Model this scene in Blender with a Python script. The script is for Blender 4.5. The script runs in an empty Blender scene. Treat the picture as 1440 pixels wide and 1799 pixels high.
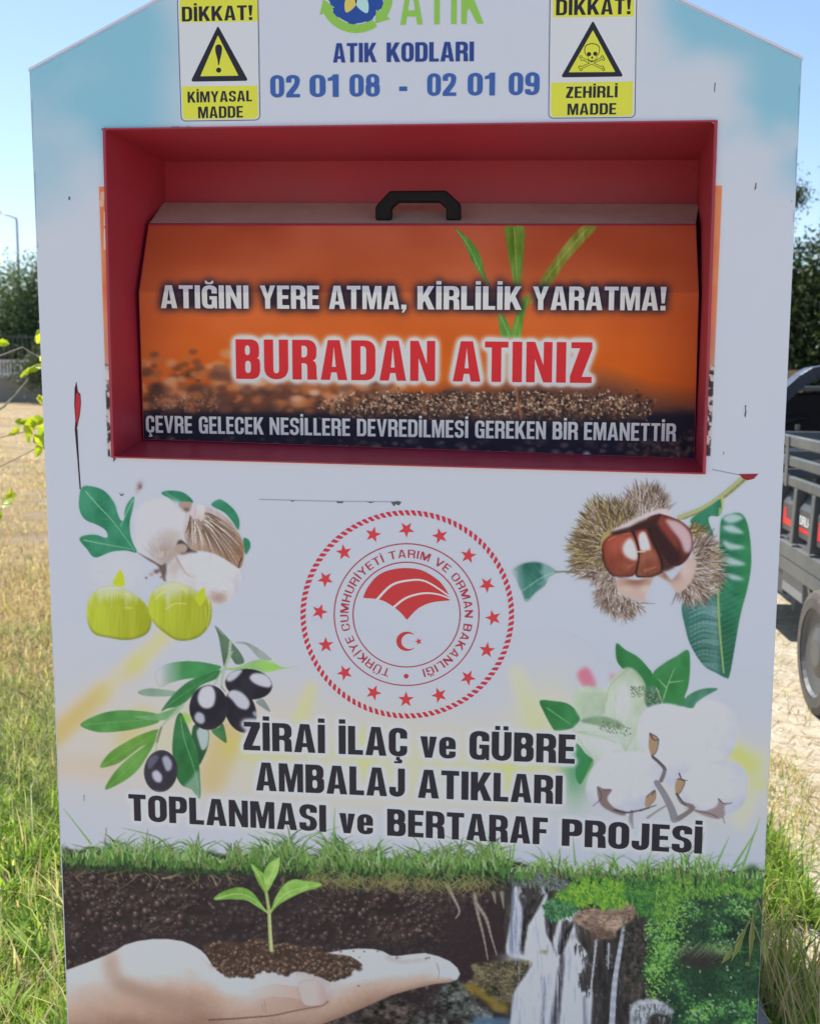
import bpy, bmesh, math, random
import numpy as np
from mathutils import Vector, Matrix
from mathutils.geometry import tessellate_polygon

scene = bpy.context.scene
col = scene.collection

# ------------------------------------------------------------------ camera
F, CX, CY = 1850.0, 720.0, 899.5
CAM = np.array([0.1489, -1.5536, 1.45])
R_ = np.array([0.99593673, 0.08970558, 0.00793344])
F_ = np.array([-0.08794647, 0.98778364, -0.12864252])
U_ = np.array([-0.01937648, 0.12742209, 0.9916593])
cd = bpy.data.cameras.new('camera')
cam = bpy.data.objects.new('camera', cd)
col.objects.link(cam)
cam.matrix_world = Matrix(((R_[0], U_[0], -F_[0], CAM[0]), (R_[1], U_[1], -F_[1], CAM[1]),
                           (R_[2], U_[2], -F_[2], CAM[2]), (0, 0, 0, 1)))
cd.sensor_fit = 'VERTICAL'
cd.sensor_height = 36.0
cd.lens = 36.0 * F / 1799.0
cd.clip_start, cd.clip_end = 0.05, 3000.0
cd.dof.use_dof = True
cd.dof.focus_distance = 1.62
cd.dof.aperture_fstop = 8.0
scene.camera = cam

# ------------------------------------------------------------------ sky and sun
SUN_EL = math.radians(57)
SUN_H = (-0.62, 0.785)                      # horizontal direction towards the sun
w = bpy.data.worlds.new('World')
scene.world = w
w.use_nodes = True
nt = w.node_tree
sky = nt.nodes.new('ShaderNodeTexSky')
sky.sky_type = 'NISHITA'
sky.sun_disc = False
sky.sun_elevation = SUN_EL
sky.sun_rotation = math.atan2(SUN_H[0], SUN_H[1])
sky.air_density = 1.0
sky.dust_density = 0.4
sky.ozone_density = 2.0
bg = nt.nodes['Background']
bg.inputs['Strength'].default_value = 0.088
nt.links.new(sky.outputs['Color'], bg.inputs['Color'])
sl = bpy.data.lights.new('sun', 'SUN')
sl.energy = 4.3
sl.angle = math.radians(0.53)
sl.color = (1.0, 0.95, 0.87)
so = bpy.data.objects.new('sun', sl)
col.objects.link(so)
sd = Vector((SUN_H[0] * math.cos(SUN_EL), SUN_H[1] * math.cos(SUN_EL), math.sin(SUN_EL)))
so.rotation_euler = sd.to_track_quat('Z', 'Y').to_euler()
so.location = (-8, 8, 14)
scene.view_settings.view_transform = 'Standard'
scene.view_settings.look = 'None'
scene.view_settings.exposure = 0.99
scene.view_settings.gamma = 1.0
scene.render.film_transparent = False

# ------------------------------------------------------------------ helpers
def lin(c):
    c = np.asarray(c, float) / 255.0
    return np.where(c <= 0.04045, c / 12.92, ((c + 0.055) / 1.055) ** 2.4)

def N(nt, t, **kw):
    n = nt.nodes.new(t)
    for k, v in kw.items():
        if k in n.inputs: n.inputs[k].default_value = v
        else: setattr(n, k, v)
    return n

def new_mat(name):
    m = bpy.data.materials.new(name)
    m.use_nodes = True
    return m, m.node_tree, m.node_tree.nodes['Principled BSDF']

def paint(name, c, rough=0.5, var=0.12, scale=6.0, metal=0.0, bump=0.0, dirt=None, dirt_amt=0.5, spec=0.5, bscale=None):
    """a painted / plastic / stone surface: base colour broken up by noise, optional dirt colour and bump"""
    m, nt, b = new_mat(name)
    tc = N(nt, 'ShaderNodeTexCoord')
    n1 = N(nt, 'ShaderNodeTexNoise', Scale=scale, Detail=6.0, Roughness=0.6)
    nt.links.new(tc.outputs['Object'], n1.inputs['Vector'])
    mx = N(nt, 'ShaderNodeMix', data_type='RGBA')
    lo = [max(0, v * (1 - var)) for v in c]; hi = [min(1, v * (1 + var)) for v in c]
    mx.inputs[6].default_value = (*lo, 1); mx.inputs[7].default_value = (*hi, 1)
    nt.links.new(n1.outputs['Fac'], mx.inputs[0])
    out = mx.outputs[2]
    if dirt:
        n2 = N(nt, 'ShaderNodeTexNoise', Scale=scale * 0.6, Detail=9.0, Roughness=0.7)
        nt.links.new(tc.outputs['Object'], n2.inputs['Vector'])
        r = N(nt, 'ShaderNodeValToRGB')
        r.color_ramp.elements[0].position = 0.45; r.color_ramp.elements[1].position = 0.7
        r.color_ramp.elements[1].color = (dirt_amt,) * 3 + (1,)
        nt.links.new(n2.outputs['Fac'], r.inputs['Fac'])
        m2 = N(nt, 'ShaderNodeMix', data_type='RGBA')
        nt.links.new(r.outputs['Color'], m2.inputs[0]); nt.links.new(out, m2.inputs[6])
        m2.inputs[7].default_value = (*dirt, 1)
        out = m2.outputs[2]
    nt.links.new(out, b.inputs['Base Color'])
    b.inputs['Roughness'].default_value = rough
    b.inputs['Metallic'].default_value = metal
    b.inputs['Specular IOR Level'].default_value = spec
    if bump:
        bp = N(nt, 'ShaderNodeBump', Strength=bump, Distance=0.01)
        n3 = N(nt, 'ShaderNodeTexNoise', Scale=bscale or scale * 5, Detail=4.0)
        nt.links.new(tc.outputs['Object'], n3.inputs['Vector'])
        nt.links.new(n3.outputs['Fac'], bp.inputs['Height'])
        nt.links.new(bp.outputs['Normal'], b.inputs['Normal'])
    return m

def attr_mat(name, rough=0.5, translucent=0.0, sheen=False, spec=0.5, tint=None):
    """colour stored per vertex in 'col'"""
    m, nt, b = new_mat(name)
    a = N(nt, 'ShaderNodeAttribute', attribute_name='col')
    nt.links.new(a.outputs['Color'], b.inputs['Base Color'])
    b.inputs['Roughness'].default_value = rough
    b.inputs['Specular IOR Level'].default_value = spec
    if sheen:                                          # the sheet is not quite flat and not evenly clean
        tc = N(nt, 'ShaderNodeTexCoord'); n = N(nt, 'ShaderNodeTexNoise', Scale=2.6, Detail=3.0); nt.links.new(tc.outputs['Object'], n.inputs['Vector'])
        bp = N(nt, 'ShaderNodeBump', Strength=.35, Distance=.02); nt.links.new(n.outputs['Fac'], bp.inputs['Height']); nt.links.new(bp.outputs['Normal'], b.inputs['Normal'])
    if translucent:
        t = N(nt, 'ShaderNodeBsdfTranslucent')
        h = N(nt, 'ShaderNodeMix', data_type='RGBA', blend_type='MULTIPLY')
        h.inputs[0].default_value = 1.0
        h.inputs[7].default_value = (*(tint or (1, 1, 1)), 1)
        nt.links.new(a.outputs['Color'], h.inputs[6])
        nt.links.new(h.outputs[2], t.inputs['Color'])
        ms = N(nt, 'ShaderNodeMixShader'); ms.inputs[0].default_value = translucent
        nt.links.new(b.outputs[0], ms.inputs[1]); nt.links.new(t.outputs[0], ms.inputs[2])
        nt.links.new(ms.outputs[0], nt.nodes['Material Output'].inputs['Surface'])
    return m

def tag(o, label=None, cat=None, group=None, kind=None):
    if label: o['label'] = label
    if cat: o['category'] = cat
    if group: o['group'] = group
    if kind: o['kind'] = kind
    return o

def empty(name, loc, label, cat, group=None, rz=0.0):
    o = bpy.data.objects.new(name, None)
    o.empty_display_size = 0.2
    col.objects.link(o)
    o.location = loc
    o.rotation_euler = (0, 0, rz)
    return tag(o, label, cat, group)

def raw_mesh(name, V, Fc, mat, parent=None, colors=None, smooth=False):
    me = bpy.data.meshes.new(name)
    V = np.asarray(V, np.float32)
    nv = len(V)
    if isinstance(Fc, np.ndarray):
        k = Fc.shape[1]; nf = len(Fc)
        me.vertices.add(nv); me.vertices.foreach_set('co', V.ravel())
        me.loops.add(nf * k); me.loops.foreach_set('vertex_index', Fc.astype(np.int32).ravel())
        me.polygons.add(nf)
        me.polygons.foreach_set('loop_start', np.arange(0, nf * k, k, dtype=np.int32))
        me.update(calc_edges=True)
    else:
        me.from_pydata(V.tolist(), [], Fc)
    if colors is not None:
        at = me.color_attributes.new('col', 'FLOAT_COLOR', 'POINT')
        C = np.asarray(colors, np.float32)
        if C.shape[1] == 3: C = np.hstack([C, np.ones((nv, 1), np.float32)])
        at.data.foreach_set('color', C.ravel())
    if smooth:
        me.polygons.foreach_set('use_smooth', [True] * len(me.polygons))
    me.materials.append(mat)
    me.validate()
    o = bpy.data.objects.new(name, me)
    col.objects.link(o)
    if parent: o.parent = parent
    return o

class MB:
    """collects solids, then links them as one mesh object"""
    def __init__(s, org=(0, 0, 0)):
        s.v, s.f, s.c, s.org = [], [], [], np.array(org, float)
    def add(s, vs, fs, c=None):
        o = len(s.v)
        s.v += [tuple(np.asarray(p, float) - s.org) for p in vs]
        s.f += [tuple(i + o for i in f) for f in fs]
        if c is not None: s.c += [c] * len(vs)
    def quad(s, a, b, c, d): s.add([a, b, c, d], [(0, 1, 2, 3)])
    def hexa(s, P):
        s.add(P, [(0, 3, 2, 1), (4, 5, 6, 7), (0, 1, 5, 4), (1, 2, 6, 5), (2, 3, 7, 6), (3, 0, 4, 7)])
    def box(s, x0, y0, z0, x1, y1, z1):
        s.hexa([(x0, y0, z0), (x1, y0, z0), (x1, y1, z0), (x0, y1, z0), (x0, y0, z1), (x1, y0, z1), (x1, y1, z1), (x0, y1, z1)])
    def tube(s, pts, r, n=8, cap=True):
        pts = [Vector(p) for p in pts]
        rr = r if isinstance(r, (list, tuple)) else [r] * len(pts)
        o = []; base = None
        for i, p in enumerate(pts):
            t = (pts[min(i + 1, len(pts) - 1)] - pts[max(i - 1, 0)]).normalized()
            if base is None:
                base = t.orthogonal().normalized()
            base = (base - t * base.dot(t)).normalized()
            b2 = t.cross(base)
            o += [tuple(p + (base * math.cos(2 * math.pi * k / n) + b2 * math.sin(2 * math.pi * k / n)) * rr[i]) for k in range(n)]
        fs = []
        for i in range(len(pts) - 1):
            for k in range(n):
                fs.append((i * n + k, i * n + (k + 1) % n, (i + 1) * n + (k + 1) % n, (i + 1) * n + k))
        if cap:
            fs.append(tuple(range(n - 1, -1, -1))); fs.append(tuple(range((len(pts) - 1) * n, len(pts) * n)))
        s.add(o, fs)
    def prism(s, pts2, fn0, fn1):
        """closed outline extruded between two mappings"""
        n = len(pts2)
        s.add([fn0(*p) for p in pts2] + [fn1(*p) for p in pts2],
              [tuple(range(n)), tuple(range(2 * n - 1, n - 1, -1))] + [(i, (i + 1) % n, n + (i + 1) % n, n + i) for i in range(n)])
    def build(s, name, mat, parent=None, smooth=False, bevel=0.0, kind=None):
        o = raw_mesh(name, s.v, s.f, mat, parent, s.c if s.c else None, smooth)
        bm = bmesh.new(); bm.from_mesh(o.data)
        bmesh.ops.recalc_face_normals(bm, faces=bm.faces)
        bm.to_mesh(o.data); bm.free()
        if bevel:
            md = o.modifiers.new('bevel', 'BEVEL'); md.width = bevel; md.segments = 2; md.limit_method = 'ANGLE'
        if kind: o['kind'] = kind
        return o

# sheet coordinates: the artwork is drawn in the units of its print sheet and laid on a plane y = d
def sheet(px, py, d=0.0):
    px = np.asarray(px, float); py = np.asarray(py, float)
    dx = (px - CX) / F; dz = (CY - py) / F
    D = [dx * R_[i] + dz * U_[i] + F_[i] for i in range(3)]
    t = (d - CAM[1]) / D[1]
    return np.stack([CAM[0] + t * D[0], CAM[1] + t * D[1], CAM[2] + t * D[2]], -1)
# ------------------------------------------------------------------ lettering: a condensed black face drawn as outlines
def rc(pts, n=5):
    """closed outline with a rounding radius per corner"""
    out = []
    m = len(pts)
    for i, p in enumerate(pts):
        r = p[2] if len(p) > 2 else 0
        P = np.array(p[:2], float)
        if r <= 0: out.append(tuple(P)); continue
        A = np.array(pts[i - 1][:2], float) - P; B = np.array(pts[(i + 1) % m][:2], float) - P
        la, lb = np.linalg.norm(A), np.linalg.norm(B)
        a = P + A / la * min(r, la * 0.5); b = P + B / lb * min(r, lb * 0.5)
        for k in range(n + 1):
            t = k / n
            out.append(tuple((1 - t) ** 2 * a + 2 * t * (1 - t) * (P * 0.85 + (a + b) * 0.075) + t * t * b))
    return out

def rr(x0, y0, x1, y1, r): return rc([(x0, y0, r), (x1, y0, r), (x1, y1, r), (x0, y1, r)])
def ell(cx, cy, rx, ry, n=14, a0=0.0): return [(cx + rx * math.cos(a0 + 2 * math.pi * k / n), cy + ry * math.sin(a0 + 2 * math.pi * k / n)) for k in range(n)]

def glyph(ch, s=0.215, t=0.155):
    R = 0.27; q = 0.09
    if ch == ' ': return 0.22, []
    if ch == 'A':
        w = 0.66; k = 0.55 * s + 0.02
        return w, [([(0, 0), (s, 0), (s + .035, .19), (w - s - .035, .19), (w - s, 0), (w, 0), (w / 2 + k, 1), (w / 2 - k, 1)],
                    [[(w / 2, .84), (s * .9 + .075, .33), (w - s * .9 - .075, .33)]])]
    if ch == 'B':
        w = 0.6
        return w, [(rc([(0, 0), (w, 0, .2), (w, .5, .13), (w - .08, .525), (w - .02, .56, .1), (w - .02, 1, .2), (0, 1)]),
                    [rr(s, t, w - s, .46, q), rr(s, .60, w - .02 - s, 1 - t, q)])]
    if ch in 'CÇ':
        w = 0.58
        g = [(rc([(w, .63), (w, 1, R), (0, 1, R), (0, 0, R), (w, 0, R), (w, .37), (w - s, .37), (w - s, t, q), (s, t, q), (s, 1 - t, q), (w - s, 1 - t, q), (w - s, .63)]), [])]
        if ch == 'Ç': g.append((rc([(w / 2 - .06, -.02), (w / 2 + .06, -.02), (w / 2 + .06, -.09), (w / 2 + .15, -.13, .05), (w / 2 + .13, -.24, .06), (w / 2 - .12, -.24), (w / 2 - .12, -.17), (w / 2 + .02, -.17), (w / 2 - .06, -.12)]), []))
        return w, g
    if ch == 'D':
        w = 0.6
        return w, [(rc([(0, 0), (w, 0, .24), (w, 1, .24), (0, 1)]), [rc([(s, t), (w - s, t, q), (w - s, 1 - t, q), (s, 1 - t)])])]
    if ch == 'E':
        w = 0.5
        return w, [([(0, 0), (w, 0), (w, t), (s, t), (s, .43), (w - .04, .43), (w - .04, .58), (s, .58), (s, 1 - t), (w, 1 - t), (w, 1), (0, 1)], [])]
    if ch == 'F':
        w = 0.48
        return w, [([(0, 0), (s, 0), (s, .42), (w - .04, .42), (w - .04, .57), (s, .57), (s, 1 - t), (w, 1 - t), (w, 1), (0, 1)], [])]
    if ch in 'GĞ':
        w = 0.6
        g = [(rc([(w, .65), (w, 1, R), (0, 1, R), (0, 0, R), (w - .14, 0, .1), (w - .11, .08), (w - .09, 0), (w, 0), (w, .53), (w / 2, .53), (w / 2, .39), (w - s, .39), (w - s, t, .07), (s, t, q), (s, 1 - t, q), (w - s, 1 - t, q), (w - s, .65)]), [])]
        if ch == 'Ğ': g.append((rc([(.13, 1.2), (.13, 1.05, .1), (w - .13, 1.05, .1), (w - .13, 1.2), (w - .21, 1.2), (w - .23, 1.13, .04), (.23, 1.13, .04), (.21, 1.2)]), []))
        return w, g
    if ch == 'H':
        w = 0.62
        return w, [([(0, 0), (s, 0), (s, .43), (w - s, .43), (w - s, 0), (w, 0), (w, 1), (w - s, 1), (w - s, .59), (s, .59), (s, 1), (0, 1)], [])]
    if ch in 'Iİ':
        g = [([(0, 0), (s, 0), (s, 1), (0, 1)], [])]
        if ch == 'İ': g.append(([(0.01, 1.07), (s - .01, 1.07), (s - .01, 1.22), (0.01, 1.22)], []))
        return s, g
    if ch == 'J':
        w = 0.5
        return w, [(rc([(w, 1), (w - s, 1), (w - s, t, .07), (s * .95, t, .07), (s * .95, .34), (0, .34), (0, 0, .25), (w, 0, .25)]), [])]
    if ch == 'K':
        w = 0.64
        return w, [([(0, 0), (s, 0), (s, .27), (s + .06, .38), (w - s - .01, 0), (w + .02, 0), (s + .2, .58), (w, 1), (w - s - .02, 1), (s, .60), (s, 1), (0, 1)], [])]
    if ch == 'L':
        w = 0.47
        return w, [([(0, 0), (w, 0), (w, t), (s, t), (s, 1), (0, 1)], [])]
    if ch == 'M':
        w = 0.78; m = s * .85
        return w, [([(0, 0), (m, 0), (m, .68), (w / 2 - .085, 0), (w / 2 + .085, 0), (w - m, .68), (w - m, 0), (w, 0), (w, 1), (w - s - .05, 1), (w / 2, .40), (s + .05, 1), (0, 1)], [])]
    if ch == 'N':
        w = 0.62; m = s * .9
        return w, [([(0, 0), (m, 0), (m, .58), (w - m, 0), (w, 0), (w, 1), (w - m, 1), (w - m, .42), (m, 1), (0, 1)], [])]
    if ch in 'O0':
        w = 0.6 if ch == 'O' else .56
        return w, [(rr(0, 0, w, 1, R), [rr(s, t, w - s, 1 - t, q)])]
    if ch == 'P':
        w = 0.58
        return w, [(rc([(0, 0), (s, 0), (s, .38), (w, .38, .2), (w, 1, .2), (0, 1)]), [rc([(s, .53), (w - s, .53, q), (w - s, 1 - t, q), (s, 1 - t)])])]
    if ch == 'R':
        w = 0.6
        return w, [(rc([(0, 0), (s, 0), (s, .41), (w - s, .41, .08), (w - s, 0), (w + .01, 0), (w - .01, .43, .1), (w - .09, .48), (w, .54, .1), (w, 1, .22), (0, 1)]),
                    [rc([(s, .56), (w - s, .56, q), (w - s, 1 - t, q), (s, 1 - t)])])]
    if ch == 'S':
        w = 0.57
        return w, [(rc([(w, .69), (w, 1, R), (0, 1, R), (0, .52, .22), (w - s, .42, .08), (w - s, t, q), (s, t, q), (s, .31), (0, .31), (0, 0, R), (w, 0, R), (w, .50, .22), (s, .60, .08), (s, 1 - t, q), (w - s, 1 - t, q), (w - s, .69)]), [])]
    if ch == 'T':
        w = 0.56; c = w / 2
        return w, [([(c - s / 2, 0), (c + s / 2, 0), (c + s / 2, 1 - t), (w, 1 - t), (w, 1), (0, 1), (0, 1 - t), (c - s / 2, 1 - t)], [])]
    if ch in 'UÜ':
        w = 0.6
        g = [(rc([(0, 1), (0, 0, R), (w, 0, R), (w, 1), (w - s, 1), (w - s, t, q), (s, t, q), (s, 1)]), [])]
        if ch == 'Ü':
            for x in (.1, w - .25): g.append(([(x, 1.06), (x + .15, 1.06), (x + .15, 1.2), (x, 1.2)], []))
        return w, g
    if ch == 'V':
        w = 0.64; k = .5 * s
        return w, [([(w / 2 - k, 0), (w / 2 + k, 0), (w, 1), (w - s, 1), (w / 2, .3), (s, 1), (0, 1)], [])]
    if ch == 'Y':
        w = 0.64; c = w / 2
        return w, [([(c - s / 2, 0), (c + s / 2, 0), (c + s / 2, .42), (w, 1), (w - s, 1), (c, .62), (s, 1), (0, 1), (c - s / 2, .42)], [])]
    if ch == 'Z':
        w = 0.52
        return w, [([(0, 0), (w, 0), (w, t), (s + .05, t), (w, .83), (w, 1), (0.02, 1), (0.02, 1 - t), (w - s - .06, 1 - t), (0, .17)], [])]
    if ch == '1':
        w = 0.38
        return w, [([(w - s, 0), (w, 0), (w, 1), (w - s + .03, 1), (w - s - .04, .9), (0, .84), (0, .71), (w - s, .73)], [])]
    if ch == '2':
        w = 0.55
        return w, [(rc([(0, 0), (w, 0), (w, t), (s + .06, t), (w, .55, .2), (w, 1, R), (0, 1, R), (0, .66), (s, .66), (s, 1 - t, q), (w - s, 1 - t, q), (w - s, .62, .1), (0, .16, .05)]), [])]
    if ch == '8':
        w = 0.56
        return w, [(rc([(0, 0, .24), (w, 0, .24), (w, .50, .12), (w - .05, .53), (w - .02, .56, .1), (w - .02, 1, .24), (.02, 1, .24), (.02, .56, .1), (.05, .53), (0, .50, .12)]),
                    [rr(s, t - .02, w - s, .44, q), rr(s, .61, w - s, 1 - t + .02, q)])]
    if ch == '9':
        w = 0.56
        return w, [(rc([(w, 0, R), (w, 1, R), (0, 1, R), (0, .38, .22), (w - s, .38, .05), (w - s, t, q), (s, t, q), (s, .26), (0, .26), (0, 0, R)]),
                    [rr(s, .52, w - s, 1 - t, q)])]
    if ch == 'v':
        w = 0.52; k = .5 * s
        return w, [([(w / 2 - k, 0), (w / 2 + k, 0), (w, .74), (w - s, .74), (w / 2, .24), (s, .74), (0, .74)], [])]
    if ch == 'e':
        w = 0.52
        return w, [(rc([(w, .33), (w, .75, .24), (0, .75, .24), (0, 0, .24), (w, 0, .24), (w, .25), (w - s + .02, .25), (w - s + .02, .13, .05), (s, .13, .06), (s, .33)]),
                    [rr(s, .43, w - s, .62, .06)])]
    if ch == '!': return .24, [([(.06, .3), (.18, .3), (.24, 1), (0, 1)], []), ([(.02, 0), (.22, 0), (.22, .2), (.02, .2)], [])]
    if ch == ',': return .22, [([(0, .2), (0, 0), (.08, 0), (.02, -.14), (.1, -.14), (.21, .03), (.21, .2)], [])]
    if ch == '-': return .3, [([(0, .32), (.3, .32), (.3, .48), (0, .48)], [])]
    if ch == '|': return .1, []
    return .3, []

def layout(text, s=0.215, t=0.155, track=0.075):
    """list of (outer, holes) in cap-height units, total width"""
    x, out = 0.0, []
    for i, ch in enumerate(text):
        w, g = glyph(ch, s, t)
        for o, hs in g:
            out.append(([(px + x, py) for px, py in o], [[(px + x, py) for px, py in h] for h in hs]))
        x += w + track
    return out, x - track

def slope(x): return 0.0406 - 0.0866 * (x - 86) / 1283.0     # how verticals of the sheet lean

def word(text, x0, x1, line, s=0.215, t=0.155, track=0.075):
    """line = (xa, topa, basea, xb, topb, baseb)"""
    G, W = layout(text, s, t, track)
    xa, ta, ba, xb, tb, bb = line
    def mp(p):
        x = x0 + (x1 - x0) * p[0] / W
        k = (x - xa) / (xb - xa)
        top = ta + (tb - ta) * k; base = ba + (bb - ba) * k
        y = base + (top - base) * p[1]
        return (x + slope(x) * (y - base), y)
    return [([mp(p) for p in o], [[mp(p) for p in h] for h in hs]) for o, hs in G]

# ------------------------------------------------------------------ printing inks
PA_ = np.array([0.80, 0.835, 0.945])               # the white vinyl itself
LP = lin((171, 179, 197)) / PA_        # light that falls on the white vinyl in open shade
def ink(c, L=None): return np.clip(lin(c) / (LP if L is None else L), 0.004, 0.93)
STEP_Y = 0.00006
def on_panel(px, py, layer):
    return sheet(px, py, -(0.0002 + np.asarray(layer, float) * STEP_Y))

class Print:
    """flat printed shapes on one surface, one mesh"""
    def __init__(s, surf, L=None, fold=None): s.v, s.f, s.c, s.surf, s.L, s.fold = [], [], [], surf, L, fold
    def add(s, outer, holes, c, layer):
        loops = [[Vector((x, y, 0)) for x, y in l] for l in [outer] + list(holes)]
        tris = tessellate_polygon(loops)
        P = [(p[0], p[1], layer) for l in loops for p in l]
        o = len(s.v)
        s.v += P
        s.f += [(a + o, b + o, c_ + o) for a, b, c_ in tris]
        s.c += [tuple(ink(c, s.L)) + (1,)] * len(P)
    def text(s, shapes, c, layer):
        for o, h in shapes: s.add(o, h, c, layer)
    def build(s, name, mat, parent, org):
        V, Fc, C = np.array(s.v, float), s.f, s.c
        if s.fold:                                     # crease the print where the sheet under it is folded
            bm = bmesh.new(); cl = bm.verts.layers.float_color.new('k')
            vs = []
            for p, k in zip(s.v, s.c): v = bm.verts.new(p); v[cl] = k; vs.append(v)
            for f in s.f: bm.faces.new([vs[i] for i in f])
            (xa, ya), (xb, yb) = s.fold
            bmesh.ops.bisect_plane(bm, geom=bm.verts[:] + bm.edges[:] + bm.faces[:], plane_co=(xa, ya, 0), plane_no=(-(yb - ya), xb - xa, 0))
            bm.verts.index_update()
            V = np.array([v.co for v in bm.verts]); C = [tuple(v[cl]) for v in bm.verts]; Fc = [tuple(v.index for v in f.verts) for f in bm.faces]
            bm.free()
        W = s.surf(V[:, 0], V[:, 1], V[:, 2]) if len(V) else V
        return raw_mesh(name, W - np.array(org), Fc, mat, parent, C)

# ------------------------------------------------------------------ raster painter for the photographic prints
def cr(pts, n=5, closed=True):
    P = np.array(pts, float); m = len(P); out = []
    rng = range(m) if closed else range(m - 1)
    for i in rng:
        if closed: a, b, c, d = P[i - 1], P[i], P[(i + 1) % m], P[(i + 2) % m]
        else: a, b, c, d = P[max(i - 1, 0)], P[i], P[i + 1], P[min(i + 2, m - 1)]
        for k in range(n):
            t = k / n
            out.append(0.5 * ((2 * b) + (c - a) * t + (2 * a - 5 * b + 4 * c - d) * t * t + (3 * b - a - 3 * c + d) * t ** 3))
    if not closed: out.append(P[-1])
    return np.array(out)

def blur(M, sig):
    if sig < 0.3: return M
    r = int(3 * sig + 1); k = np.exp(-0.5 * (np.arange(-r, r + 1) / sig) ** 2); k /= k.sum()
    def f(A, ax):
        A = np.moveaxis(A, ax, 0)
        P = np.concatenate([np.repeat(A[:1], r, 0), A, np.repeat(A[-1:], r, 0)])
        o = np.zeros_like(A)
        for i, kv in enumerate(k): o += kv * P[i:i + len(A)]
        return np.moveaxis(o, 0, ax)
    return f(f(M, 0), 1)

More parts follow.
